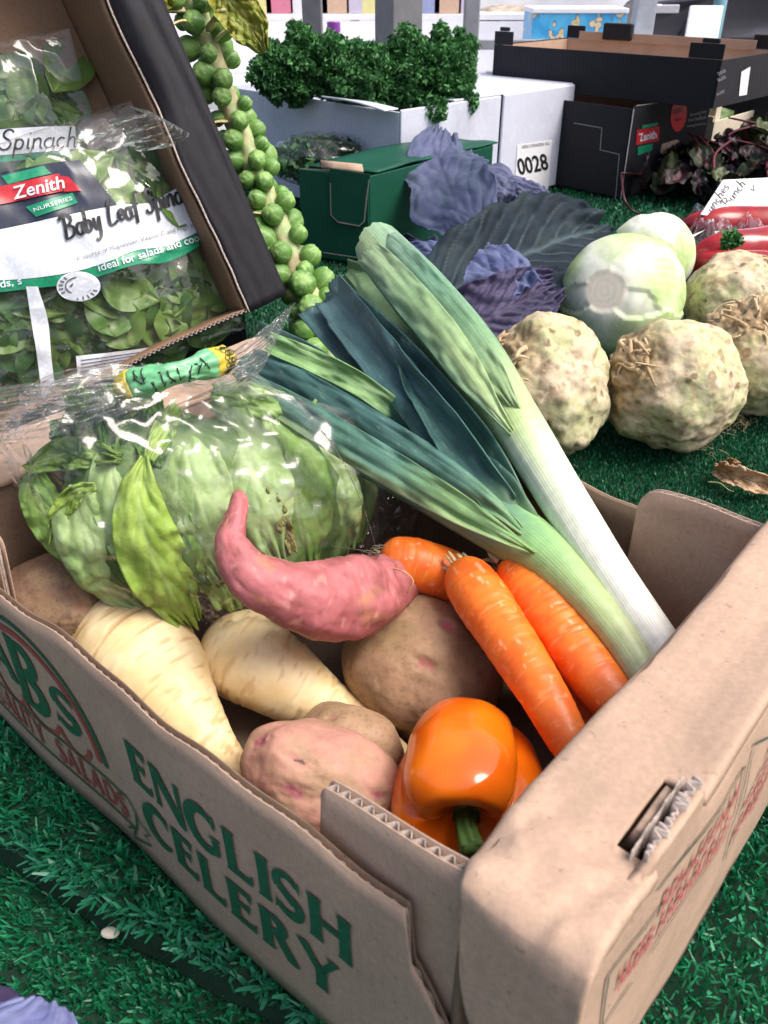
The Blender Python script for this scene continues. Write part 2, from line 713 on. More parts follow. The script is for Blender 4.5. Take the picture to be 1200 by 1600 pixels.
# far mat: short dense pile, thinner further away
Ps, hs, ws = [], [], []
for (x0, x1, y0, y1, n, h, w) in ((0.1, 0.62, 0.50, 0.86, 52000, 0.0055, 0.0011), (-0.5, 0.8, 0.86, 1.5, 42000, 0.006, 0.002), (-0.5, 1.3, 1.5, 2.4, 36000, 0.009, 0.004)):
    p = np.c_[rng.uniform(x0, x1, n), rng.uniform(y0, y1, n), np.full(n, -0.0077)]
    b_ = (p[:, :2] - BOXC[:2]) @ BV[:2]
    p = p[b_ > BW + 0.003]
    Ps.append(p)
    hs.append(h * rng.uniform(0.7, 1.2, len(p)))
    ws.append(w * rng.uniform(0.7, 1.3, len(p)))
P, hh, ww = np.concatenate(Ps), np.concatenate(hs), np.concatenate(ws)
V, F, Cc = blades(P, hh, ww, rng.normal(0, 0.3, (len(P), 2)), rng, cols=((0.003, 0.07, 0.026), (0.010, 0.18, 0.07)))
tag(mk('pile', V, F, M_PILE, mat_far, Cc, False), kind='stuff')

# ================================================================== cardboard materials
def card_mat(name, col, dark=0.85, rough=0.75, fibre=0.5, stripe=False):
    N = NT(name)
    c = N.coord()
    big = N.noise(9, 5, 0.6)
    fine = N.noise(420, 3, 0.6)
    sp = N.noise(260, 2, 0.4)
    b = N.mix(tuple(x * dark for x in col), tuple(min(1, x * 1.1) for x in col), N.ramp(big, [(0.3, 0.0), (0.7, 1.0)]))
    b = N.mix(b, N.ramp(fine, [(0.3, 0.9), (0.7, 1.08)]), 1.0, 'MULTIPLY')
    b = N.mix(b, tuple(x * 0.45 for x in col), N.ramp(sp, [(0.69, 0.0), (0.74, fibre)]))
    sc_ = N.noise(34, 9, 0.8)
    b = N.mix(b, tuple(min(1, x * 1.3 + 0.02) for x in col), N.ramp(sc_, [(0.56, 0.0), (0.66, 0.30)]))
    b = N.mix(b, tuple(x * 0.6 for x in col), N.ramp(N.noise(6, 6, 0.7), [(0.55, 0.0), (0.72, 0.45)]))
    N.set(Base_Color=b, Roughness=rough)
    N.b.inputs['Specular IOR Level'].default_value = 0.25
    mixh = N.math('ADD', N.math('MULTIPLY', big, 1.0), N.math('MULTIPLY', fine, 0.06))
    if stripe:
        dt = N.n('VectorMath', operation='DOT_PRODUCT')
        N.put(dt.inputs[0], c)
        dt.inputs[1].default_value = (float(BU[0]), float(BU[1]), 0.0)
        wv = N.math('SINE', N.math('MULTIPLY', dt.outputs['Value'], 6.283 / 0.0062))
        mixh = N.math('ADD', mixh, N.math('MULTIPLY', wv, 0.022))
    N.bump(mixh, 0.5, 0.003)
    return N.m


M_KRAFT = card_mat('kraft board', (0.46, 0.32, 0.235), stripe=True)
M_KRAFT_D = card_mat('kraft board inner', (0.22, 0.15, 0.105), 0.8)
M_EDGE = plain('cut board edge', (0.40, 0.33, 0.29), 0.85, var=0.35, scale=500)
M_GREEN_INK = ink('green print', (0.008, 0.095, 0.045))
M_RED_INK = ink('red print', (0.30, 0.055, 0.05))
M_DGREEN_INK = ink('thin grey green print', (0.05, 0.085, 0.07))
M_PINK_INK = ink('faint red print', (0.42, 0.08, 0.085))


def corr_panel(name, parent, X0, X1, top, bot, fn, thick=0.0036, m_out=None, m_in=None, nx=120, nz=14, period=0.0062, warp=None, flute=True, recess=0.0004):
    """a corrugated board: two liners and the wavy sheet between. fn(x, z, n) -> world point, n along the outward normal"""
    m_out, m_in = m_out or M_KRAFT, m_in or M_KRAFT
    xs = np.linspace(X0, X1, nx)
    tp = np.array([top(x) for x in xs])
    bt = np.array([bot(x) for x in xs])
    s = np.linspace(0, 1, nz)
    zz = bt[:, None] + (tp - bt)[:, None] * s[None]
    xx = np.repeat(xs[:, None], nz, 1)
    w = warp(xx, zz) if warp else np.zeros_like(xx)
    o = None
    for nm, off, m in (('liner', thick / 2, m_out), ('liner', -thick / 2, m_in)):
        V = fn(xx.reshape(-1), zz.reshape(-1), (w + off).reshape(-1))
        q = mk(name if o is None else nm, V, grid_faces(nx, nz), m, parent if o is None else o, smooth=True, solid=0.0006)
        o = o or q
    if flute:
        nf = int((X1 - X0) / period * 8)
        xf = np.linspace(X0, X1, max(nf, 8))
        ph = np.sin(xf / period * 2 * math.pi)
        rows = []
        for k in np.linspace(0, 1, 9):
            tpf, btf = np.interp(xf, xs, tp) - recess, np.interp(xf, xs, bt) + 0.0004
            z_ = btf + (tpf - btf) * k
            wf = warp(xf, z_) if warp else 0 * xf
            rows.append(fn(xf, z_, wf + ph * (thick / 2 - 0.0009)))
        V = np.concatenate(rows)
        mk('fluting', V, grid_faces(9, len(xf)), M_EDGE, o, smooth=True, solid=0.0004)
    return o


carton = thing('celery_carton', bx(BL / 2, BW / 2, 0), 'open brown celery carton in the foreground holding the vegetable selection', 'carton')


def fn_near(x, z, n):
    return bx(0, 0, 0)[None] + np.asarray(x)[:, None] * BU + np.asarray(z)[:, None] * Z - np.asarray(n)[:, None] * BV


def fn_far(x, z, n):
    return bx(0, BW, 0)[None] + np.asarray(x)[:, None] * BU + np.asarray(z)[:, None] * Z + np.asarray(n)[:, None] * BV


def side_top(x):
    x = x / H
    base = 0.342 + 0.004 * math.sin(x * 21) + 0.003 * math.sin(x * 47 + 1)
    lo = lambda q: 0.272 - 0.062 * min(1, max(0, (0.152 - q) / 0.042)) ** 1.3 - max(0, 0.11 - q) * 1.2
    for xx in (x, 1.06 - x):
        if xx < 0.1575:
            base = lo(xx) if xx < 0.151 else lo(xx) + (base - lo(xx)) * min(1, ((xx - 0.151) / 0.0065)) ** 0.8
    return max(base, 0.05) * H


def warp_side(x, z):
    return 0.0025 * np.sin(np.asarray(x) / BL * math.pi) * (np.asarray(z) / BHS) + 0.0012 * np.sin(np.asarray(x) * 38 + 1)


mb = MB()
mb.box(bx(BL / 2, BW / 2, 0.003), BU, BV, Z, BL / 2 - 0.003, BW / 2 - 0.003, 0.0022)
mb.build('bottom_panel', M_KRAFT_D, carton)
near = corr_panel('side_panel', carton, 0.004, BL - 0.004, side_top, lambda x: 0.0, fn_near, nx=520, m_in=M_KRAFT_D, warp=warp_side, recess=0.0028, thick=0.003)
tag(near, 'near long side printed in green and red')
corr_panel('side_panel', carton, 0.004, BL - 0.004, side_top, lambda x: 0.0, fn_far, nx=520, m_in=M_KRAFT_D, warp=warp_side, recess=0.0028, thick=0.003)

SLOT = (0.088 * H, 0.186 * H)      # hand hole in the near end cap, across the carton
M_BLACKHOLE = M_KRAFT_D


def end_cap(near_end):
    sgn = 1 if near_end else -1
    A0 = 0.0 if near_end else BL

    def pt(a, b, z):
        a, b, z = np.broadcast_arrays(np.asarray(a, float), np.asarray(b, float), np.asarray(z, float))
        return BOXC + (A0 + sgn * a)[..., None] * BU + b[..., None] * BV + z[..., None] * Z
    zt = BHE if near_end else 0.42 * H
    # top strip with the flaps that fold down over both long sides
    na, rb = 34, 0.0055
    arc = rb * math.pi / 2
    lo_s, hi_s = -(arc + 0.056), BW + arc + 0.056
    s = np.concatenate([np.linspace(lo_s, -arc, 16), np.linspace(-arc, 0.0, 9)[1:], np.linspace(0.0, BW, 110)[1:-1], np.linspace(BW, BW + arc, 9)[:-1], np.linspace(BW + arc, hi_s, 16)])
    q = np.linspace(0, 1, na)
    SS, QQ = np.meshgrid(s, q, indexing='ij')
    er = 0.0036
    flap_k = np.maximum(sstep(0.002, -arc, SS), sstep(BW - 0.002, BW + arc, SS))
    wid = BCAP * (1 + 0.02 * np.sin(SS * 31) + 0.03 * np.sin(SS * 13 + 1)) - 0.004 * flap_k
    a = QQ * wid - 0.0012
    # rounded long edges
    dz_in = -er * (1 - np.sqrt(np.clip(1 - np.clip((QQ * wid - (wid - 0.006)) / 0.006, 0, 1) ** 2, 0, 1))) * 1.3
    dz_out = -er * (1 - np.sqrt(np.clip(1 - np.clip((0.0035 - QQ * wid) / 0.0035, 0, 1) ** 2, 0, 1)))
    dz = (dz_in + dz_out) * (1 - flap_k)
    # path over the edge
    b = np.where(SS < -arc, -0.0, np.where(SS < 0, rb - rb * np.cos(np.clip((0 - SS) / rb, 0, math.pi / 2) * 0 + np.clip((SS + arc) / rb, 0, math.pi / 2)) , SS + rb * 0))
    top_b = lambda S: np.where(S < 0, rb * (1 - np.sin(np.clip(-S / rb, 0, math.pi / 2))), rb + S)
    top_z = lambda S: np.where(S < -arc, zt - rb + (S + arc), np.where(S < 0, zt - rb * (1 - np.cos(np.clip(-S / rb, 0, math.pi / 2))), zt))
    Sn, Sf = SS, BW - SS
    half = SS < BW / 2
    bcoord = np.where(half, top_b(Sn) - rb * sstep(0, 0.06, Sn), BW - (top_b(Sf) - rb * sstep(0, 0.06, Sf)))
    zc = np.where(half, top_z(Sn), top_z(Sf))
    drop = np.where(half, -arc - Sn, -arc - Sf)
    cut = 0.018 + 0.09 * np.clip(1 - QQ * 1.0, 0, 1) ** 0.8 + 0.0      # the flap's slanting, round-cornered lower edge
    cut = (0.052 - 0.034 * (1 - np.sqrt(np.clip(1 - np.clip((QQ - 0.78) / 0.22, 0, 1) ** 2, 0, 1)))) + 0.03 * (1 - QQ)
    isf = drop > 0
    zc = np.where(isf, zt - rb - np.clip(drop / 0.056, 0, 1) * cut * 1.25, zc)
    # dents and creases
    P0 = np.stack([a * 1.0, SS, 0 * a], -1)
    cre = fbm(P0, 38, 3, 21 if near_end else 55) * 0.0007 + fbm(P0, 14, 2, 3) * 0.0016
    near_c = np.exp(-((SS - 0.012) / 0.03) ** 2)
    rid = -np.abs(fbm(P0 * V3(1.0, 1.6, 1), 26, 2, 77)) * 0.006 * near_c
    sag = -0.004 * np.sin(np.clip(SS / BW, 0, 1) * math.pi) * sstep(0, 0.5, QQ)
    offs = (cre + rid)
    if near_end:
        crl = np.abs(np.sin((SS * 0.55 + a * 1.6) * 60)) ** 14 * near_c * 0.0016
        offs = offs - crl
        sl = sstep(SLOT[0] - 0.02, SLOT[0], SS) * sstep(SLOT[1] + 0.03, SLOT[1], SS)
        offs = offs - 0.003 * sl * sstep(0.6, 0.2, QQ)
    zc = zc + np.where(isf, 0, dz + offs + sag)
    bcoord = bcoord + np.where(isf & half, -0.0036 + offs * 0.5 - 0.002 * (1 - QQ), 0) + np.where(isf & ~half, 0.0036, 0)
    bcoord = np.where(~isf & (Sn < 0), bcoord - 0.0036 * np.clip(-Sn / arc, 0, 1), bcoord)
    bcoord = np.where(~isf & (Sf < 0), bcoord + 0.0036 * np.clip(-Sf / arc, 0, 1), bcoord)
    V = pt(a, bcoord, zc)
    F = grid_faces(len(s), na)
    if near_end:
        sm = s[F[:, 0] // na]
        qm = q[F[:, 0] % na]
        F = F[~((sm > SLOT[0]) & (sm < SLOT[1] - 0.004) & (qm < 0.28))]
    o = mk('end_cap', V, F, M_KRAFT, carton, smooth=True, solid=0.0032, offset=-1 if not near_end else 1)
    # outer wall and inner wall
    for nm, aa, out in (('end_panel', 0.0, True), ('inner_end_panel', BCAP - 0.002, False)):
        bs = np.linspace(0.0015, BW - 0.0015, 90)
        zs = np.concatenate([np.linspace(0, zt - 0.014, 16), np.linspace(zt - 0.012, zt - 0.0045, 6)])
        BB, ZZ = np.meshgrid(bs, zs, indexing='ij')
        bul = (0.0035 * np.sin(BB / BW * math.pi) * np.sin(ZZ / zt * math.pi) + fbm(np.stack([BB, ZZ, 0 * BB], -1), 16, 3, 8) * 0.002) * (1 if out else 0.4)
        edge = sstep(zt - 0.016, zt - 0.004, ZZ) * 0.0016
        if out and near_end:
            tong = (BB > SLOT[0]) & (BB < SLOT[1])
            ZZ = ZZ + np.where(tong, sstep(zt - 0.014, zt - 0.0045, ZZ) * 0.006, 0)
            edge = edge * ~tong
        V = pt(aa + (-bul + edge if out else bul - edge), BB, ZZ)
        w = mk(nm, V, grid_faces(len(bs), len(zs)), M_KRAFT if out else M_KRAFT_D, carton, smooth=True, solid=0.0034, offset=1 if (out == near_end) else -1)
    if near_end:
        # torn edge of the hand hole: fluting left standing, and the tongue pushed inside
        xs = np.linspace(SLOT[0] + 0.002, SLOT[1] - 0.001, 160)
        rr = random.Random(4)
        jag = np.interp(xs, np.linspace(xs[0], xs[-1], 26), [rr.uniform(-0.0012, 0.0014) for _ in range(26)])
        V = []
        for k in (0, 1):
            V.append(pt(0.0040 + np.sin(xs / 0.0030 * 2 * math.pi + 2 * np.sin(xs * 300)) * (0.0014 + 0.9 * jag), xs, zt - 0.006 + k * (0.0092 + jag * 1.3)))
        mk('torn_fluting', np.concatenate(V), grid_faces(2, len(xs)), M_EDGE, carton, smooth=True, solid=0.0007)
        V = []
        for k, (ia, iz) in enumerate(((0.0085, 0.001), (0.0082, -0.02))):
            V.append(pt(ia, xs, zt + iz + jag * (1 - k) - 0.0005))
        mk('torn_liner', np.concatenate(V), grid_faces(2, len(xs)), M_EDGE, carton, smooth=True, solid=0.0006)
        V = []
        for t in np.linspace(0, 1, 6):
            V.append(pt(0.0105 + 0.010 * t, np.linspace(SLOT[0] + 0.012, SLOT[1] - 0.006, 12), zt - 0.003 - 0.022 * t ** 0.7))
        mk('pushed_in_tongue', np.concatenate(V), grid_faces(6, 12), M_KRAFT, carton, smooth=True, solid=0.003)
    return o


end_cap(True)
end_cap(False)


# corner flaps glued inside the long sides, standing above them
def corner_flap(near_side, near_end):
    a0, a1 = 0.105 * H, ((0.274 if near_end else 0.212) if near_side else 0.285) * H
    b_ = 0.0062
    sg = 1 if near_end else -1
    A0 = 0 if near_end else BL
    rr = 0.004 if near_side else 0.014

    def fn(x, z, n):
        x, z, n = np.asarray(x), np.asarray(z), np.asarray(n)
        bb = (b_ - n) if near_side else BW - b_ + n
        return BOXC + (A0 + sg * x)[:, None] * BU + bb[:, None] * BV + z[:, None] * Z

    def top(x):
        t = (x - a0) / (a1 - a0)
        base = (0.424 - 0.040 * t) if near_side else (0.402 - 0.006 * t) if near_end else 0.345
        c = max(0, (x - (a1 - rr)) / rr)
        return base * H - rr * (1 - math.sqrt(max(0, 1 - c * c)))
    wp = lambda x, z: -0.004 * sstep(a0 + 0.01, a1, x) * sstep(0.1, 0.18, z) if near_side else 0.0015 * np.sin(np.asarray(x) * 90) - 0.003 * sstep(0.16, 0.18, z)
    return corr_panel('corner_flap', carton, a0, a1, top, lambda x: 0.02, fn, nx=60, warp=wp, thick=0.0046 if near_side else 0.0036, m_in=M_KRAFT)


for ns in (True, False):
    for ne in (True, False):
        corner_flap(ns, ne)


# ------------------------------------------------------------------ printed lettering on the near side
def arc_ribbon(cx, cy, rx, ry, a0, a1, w0, w1, wm=None, n=22):
    """ribbon along an ellipse; widths at the ends and the middle"""
    t = np.linspace(0, 1, n)
    th = np.radians(a0 + (a1 - a0) * t)
    wm = w0 if wm is None else wm
    w = w0 * (1 - t) + w1 * t + (wm - (w0 + w1) / 2) * np.sin(t * math.pi)
    c = np.stack([cx + rx * np.cos(th), cy + ry * np.sin(th)], 1)
    d = nrm(np.stack([np.cos(th) / rx, np.sin(th) / ry], 1))
    return strip(c + d * w[:, None] / 2, c - d * w[:, None] / 2)


def strip(A, B):
    n = len(A)
    return (np.concatenate([A, B]), [[i, i + 1, n + i + 1, n + i] for i in range(n - 1)])


def line_ribbon(pts, w):
    pts = np.asarray(pts, float)
    w = np.broadcast_to(np.asarray(w, float), (len(pts),))
    T = nrm(np.gradient(pts, axis=0))
    nn = np.stack([-T[:, 1], T[:, 0]], 1)
    return strip(pts + nn * w[:, None] / 2, pts - nn * w[:, None] / 2)


def poly(*p):
    return (np.array(p, float), [list(range(len(p)))])


def stem(x, w, f=0.035, y0=0, y1=1):
    h = y1 - y0
    return poly((x - f, y0), (x + w + f, y0), (x + w, y0 + .1 * h), (x + w - .008, y0 + .5 * h), (x + w, y1 - .1 * h), (x + w + f, y1), (x - f, y1), (x, y1 - .1 * h), (x + .008, y0 + .5 * h), (x, y0 + .1 * h))


def arm(x0, x1, y, t, up, dn):
    """arm from the stem with a flared, slanted end"""
    return poly((x0, y - t / 2), (x1 - .1, y - t / 2), (x1, y - t / 2 - dn), (x1 + .02, y + t / 2 + up), (x1 - .1, y + t / 2), (x0, y + t / 2))


GW = 0.255
GLYPH = {
    'E': (0.72, [stem(.06, GW), arm(.2, .64, .93, .14, 0, .13), arm(.2, .56, .53, .12, .07, .07), arm(.2, .68, .07, .14, .13, 0)]),
    'N': (0.98, [stem(.06, .13), poly((.0, 1), (.32, 1), (.94, .12), (.94, -.06), (.74, -.02), (.10, .80)), stem(.80, .13)]),
    'G': (0.95, [arc_ribbon(.5, .5, .40, .45, 48, 318, .12, .12, .28), poly((.60, .46), (.94, .50), (.88, .42), (.88, .08), (.70, .02), (.70, .40)), poly((.72, .95), (.84, 1.0), (.86, .68), (.80, .70), (.74, .80))]),
    'L': (0.70, [stem(.06, GW), arm(.2, .66, .07, .14, .14, 0)]),
    'I': (0.36, [stem(.08, GW)]),
    'S': (0.68, [arc_ribbon(.33, .735, .23, .22, 25, 215, .11, .2, .16), arc_ribbon(.33, .265, .25, .22, 65, -160, .19, .11, .2), poly((.22, .69), (.10, .55), (.40, .31), (.55, .46)), poly((.50, .86), (.60, .98), (.62, .70)), poly((.05, .32), (.02, .02), (.13, .12))]),
    'H': (0.98, [stem(.06, GW), stem(.68, GW), poly((.2, .44), (.76, .44), (.76, .58), (.2, .58))]),
    'C': (0.84, [arc_ribbon(.5, .5, .40, .45, 48, 312, .10, .10, .28), poly((.70, .95), (.80, .99), (.83, .68), (.77, .70))]),
    'R': (0.84, [stem(.06, GW), arc_ribbon(.32, .74, .25, .20, 92, -92, .13, .13, .24), poly((.36, .60), (.56, .54), (.90, .02), (.80, -.04), (.62, -.02), (.34, .46)), poly((.2, .48), (.34, .48), (.34, .60), (.2, .60)), poly((.2, .88), (.34, .88), (.34, 1.0), (.2, 1.0))]),
    'Y': (0.90, [stem(.36, GW, .035, 0, .52), poly((-.02, 1), (.24, 1), (.54, .52), (.50, .40), (.36, .46)), poly((.60, 1), (.92, 1), (.84, .92), (.56, .46), (.46, .46), (.46, .54), (.68, .92))]),
    'A': (0.92, [poly((-.02, 0), (.14, 0), (.46, .96), (.36, 1.02)), poly((.36, 1.02), (.50, 1.02), (.92, 0), (.64, 0), (.36, .84)), poly((.2, .26), (.70, .26), (.66, .37), (.24, .37))]),
    'B': (0.86, [stem(.06, .24), arc_ribbon(.36, .76, .24, .19, 92, -92, .12, .12, .2), arc_ribbon(.36, .28, .28, .22, 92, -92, .12, .12, .22), poly((.2, .89), (.36, .89), (.36, 1.0), (.2, 1.0)), poly((.2, .46), (.36, .46), (.36, .60), (.2, .60)), poly((.2, 0), (.36, 0), (.36, .11), (.2, .11))]),
    'Q': (0.95, [arc_ribbon(.47, .5, .40, .44, 0, 360, .09, .09, .2), poly((.5, .1), (.62, .14), (.98, -.16), (.84, -.18))]),
    'U': (0.9, [stem(.08, .16, .03, .35, 1), stem(.68, .10, .03, .35, 1), arc_ribbon(.42, .38, .30, .34, 180, 360, .15, .1, .14)]),
    'T': (0.8, [stem(.30, .18), poly((.0, 1), (.8, 1), (.8, .76), (.70, .88), (.1, .88), (.0, .76))]),
    'D': (0.92, [stem(.06, .18), arc_ribbon(.36, .5, .46, .44, 90, -90, .12, .12, .2), poly((.2, .88), (.36, .88), (.36, 1.0), (.2, 1.0)), poly((.2, 0), (.36, 0), (.36, .12), (.2, .12))]),
}


class Print:
    """collects flat print on a plane; every piece a hair above the last"""
    def __init__(self, fn, base=0.0004):
        self.fn, self.mb, self.k, self.base = fn, MB(), 0, base

    def add(self, piece, f):
        V, F = piece
        q = f(np.asarray(V, float))
        n = np.full(len(q), self.base + self.k * 0.000004)
        self.k = (self.k + 1) % 40
        self.mb.add(self.fn(q[:, 0], q[:, 1], n), F)

    def word(self, s, x0, x1, y0, y1, skew=0.0, gap=0.06, hs=None):
        tot = sum(GLYPH[c][0] + gap for c in s if c != ' ') + sum(0.4 for c in s if c == ' ') - gap
        sc = (x1 - x0) / tot
        x = 0
        for i, c in enumerate(s):
            if c == ' ':
                x += 0.4
                continue
            adv, pieces = GLYPH[c]
            for p in pieces:
                def f(V, x=x):
                    t = (x + V[:, 0]) / tot
                    yy0 = y0 + skew * t
                    return np.stack([x0 + (x + V[:, 0]) * sc, yy0 + (y1 - y0) * V[:, 1]], 1)
                self.add(p, f)
            x += adv + gap

    def line(self, pts, w):
        self.add(line_ribbon(pts, w), lambda V: V)

    def build(self, name, mat, parent):
        o = self.mb.build(name, mat, parent)
        return o


def fn_print(x, z, n):
    """side print: x grows to the right as read, so the carton coordinate runs backwards"""
    a = -np.asarray(x)
    return fn_near(a, z, np.asarray(n) + 0.0018 + 0.0004 + warp_side(a, z))


h = H
pr = Print(fn_print)
pr.word('ENGLISH', -0.579 * h, -0.219 * h, 0.174 * h, 0.248 * h, skew=0.004 * h)
pr.word('CELERY', -0.572 * h, -0.240 * h, 0.078 * h, 0.150 * h, skew=0.004 * h)
pr.build('lettering', M_GREEN_INK, carton)
# badge: arched outline, letters, ribbon
bcx, bcy, brx, bry = -0.795 * h, 0.135 * h, 0.150 * h, 0.165 * h
th = np.radians(np.linspace(2, 178, 60))
pg = Print(fn_print)
pg.line(np.stack([bcx + brx * np.cos(th), bcy + bry * np.sin(th)], 1), 0.008 * h)
pg.word('A', bcx - 0.112 * h, bcx - 0.042 * h, 0.165 * h, 0.240 * h)
pg.word('B', bcx - 0.046 * h, bcx + 0.046 * h, 0.140 * h, 0.265 * h)
pg.word('S', bcx + 0.050 * h, bcx + 0.106 * h, 0.160 * h, 0.232 * h)
# ribbon outline under the badge
rx = np.linspace(-0.20, 0.185, 40) * h
rup = 0.116 * h - 0.16 * (rx / h) ** 2 * h
pg.line(np.stack([bcx + rx, rup], 1), 0.0045 * h)
pg.line(np.stack([bcx + rx, rup - 0.062 * h], 1), 0.0045 * h)
xe, ye = bcx + 0.185 * h, rup[-1]
pg.line([(xe, ye), (xe + 0.012 * h, ye - 0.02 * h), (xe + 0.006 * h, ye - 0.05 * h), (xe - 0.01 * h, ye - 0.085 * h)], 0.004 * h)
pg.line([(xe, ye - 0.062 * h), (xe - 0.02 * h, ye - 0.075 * h), (xe - 0.012 * h, ye - 0.09 * h), (xe + 0.03 * h, ye - 0.07 * h), (xe + 0.022 * h, ye - 0.055 * h), (xe + 0.038 * h, ye - 0.042 * h), (xe + 0.008 * h, ye - 0.03 * h)], 0.004 * h)
pg.build('badge_print', M_GREEN_INK, carton)
pd = Print(fn_print, 0.0003)
pd.line(np.stack([bcx + brx * 0.9 * np.cos(th), bcy + bry * 0.885 * np.sin(th)], 1), 0.011 * h)
for k, (dx, w_) in enumerate(((-0.078, 0.075), (0.0, 0.09), (0.08, 0.065))):
    t2 = np.radians(np.linspace(200, 340, 16))
    pd.line(np.stack([bcx + dx * h + w_ * 0.55 * h * np.cos(t2), 0.163 * h + 0.05 * h * np.sin(t2)], 1), 0.009 * h)
tot_w = 0.385


def ribword(s, x0, x1):
    tot = sum(GLYPH[c][0] + .12 for c in s)
    x = 0
    for c in s:
        for p in GLYPH[c][1]:
            def f(V, x=x):
                xx = x0 + (x + V[:, 0]) / tot * (x1 - x0)
                yb = 0.116 * h - 0.16 * ((xx - bcx) / h) ** 2 * h - 0.053 * h
                return np.stack([xx, yb + V[:, 1] * 0.044 * h], 1)
            pd.add(p, f)
        x += GLYPH[c][0] + .12


ribword('QUALITY', bcx - 0.185 * h, bcx - 0.012 * h)
ribword('SALADS', bcx + 0.018 * h, bcx + 0.178 * h)
pd.build('badge_red_print', M_RED_INK, carton)


# faint handling marks on the near end
def fn_end(x, z, n):
    x, z, n = np.asarray(x), np.asarray(z), np.asarray(n)
    bul = 0.0035 * np.sin(x / BW * math.pi) * np.sin(z / BHE * math.pi) + fbm(np.stack([x, z, 0 * x], -1), 16, 3, 8) * 0.002
    return BOXC + (-(bul + n + 0.0004))[:, None] * BU + x[:, None] * BV + z[:, None] * Z


pe = Print(fn_end)
q = lambda *p: [(a * h, b * h) for a, b in p]
dense = lambda pts: np.concatenate([np.linspace(pts[i], pts[i + 1], 12, endpoint=(i == len(pts) - 2)) for i in range(len(pts) - 1)])
for pts in (q((0.11, 0.395), (0.285, 0.385)), q((0.285, 0.385), (0.30, 0.30), (0.13, 0.285)), q((0.045, 0.36), (0.13, 0.36)), q((0.045, 0.36), (0.055, 0.265), (0.10, 0.28)), q((0.30, 0.40), (0.36, 0.36), (0.42, 0.37), (0.66, 0.36)), q((0.305, 0.39), (0.33, 0.20), (0.40, 0.24), (0.66, 0.21))):
    pe.line(dense(np.array(pts)), 0.0028 * h)
pe.build('end_outline_print', M_DGREEN_INK, carton)
pf = Print(fn_end)
rr = random.Random(3)


def scrawl(x0, x1, y0, y1, n):
    for i in range(n):
        x = x0 + (x1 - x0) * (i + .2) / n
        w = (x1 - x0) / n * .6
        k = rr.randint(0, 3)
        pf.line([(x, y0), (x + w * .1, y1)], (x1 - x0) / n * .22)
        if k != 1:
            pf.line([(x, y1), (x + w, y1 - (y1 - y0) * .1)], (y1 - y0) * .16)
        if k != 2:
            pf.line([(x, (y0 + y1) / 2), (x + w, (y0 + y1) / 2)], (y1 - y0) * .16)
        if k != 3:
            pf.line([(x + w, y0), (x + w, y0 + (y1 - y0) * .5)], (x1 - x0) / n * .2)


scrawl(0.07 * h, 0.125 * h, 0.305 * h, 0.335 * h, 6)
scrawl(0.125 * h, 0.285 * h, 0.342 * h, 0.372 * h, 10)
scrawl(0.135 * h, 0.28 * h, 0.30 * h, 0.328 * h, 9)
for r_ in range(4):
    scrawl((0.37 - 0.01 * r_) * h, 0.64 * h, (0.32 - 0.036 * r_) * h, (0.345 - 0.036 * r_) * h, 16)
tag(pf.build('end_red_print', M_PINK_INK, carton), kind='stuff')

# ================================================================== vegetables in the carton
def pxpts(rows):
    """rows of (px, py, z, radius in px) -> points and radii in metres"""
    P = np.array([at(r[0], r[1], r[2]) for r in rows])
    rad = np.array([px2m(r[3], p) for r, p in zip(rows, P)])
    return P, rad


def col3(*c):
    return np.array(c, float)


M_POTATO = vmat('potato skin', 0.62, (170, 0.16), (240, 0.35, 0.0012), 0.35, rvar=0.1)
M_CARROT = vmat('carrot skin', 0.42, (90, 0.08), (200, 0.12, 0.0008), 0.5, sss=0.12, sssr=(0.012, 0.005, 0.002))
M_PARSNIP = vmat('parsnip skin', 0.55, (120, 0.07), (180, 0.22, 0.001), 0.4, sss=0.12, sssr=(0.01, 0.007, 0.004))
M_SWEET = vmat('sweet potato skin', 0.6, (150, 0.14), (190, 0.35, 0.0012), 0.35)
M_FIBRE = plain('dry root fibre', (0.45, 0.34, 0.19), 0.8, var=0.3, scale=200)


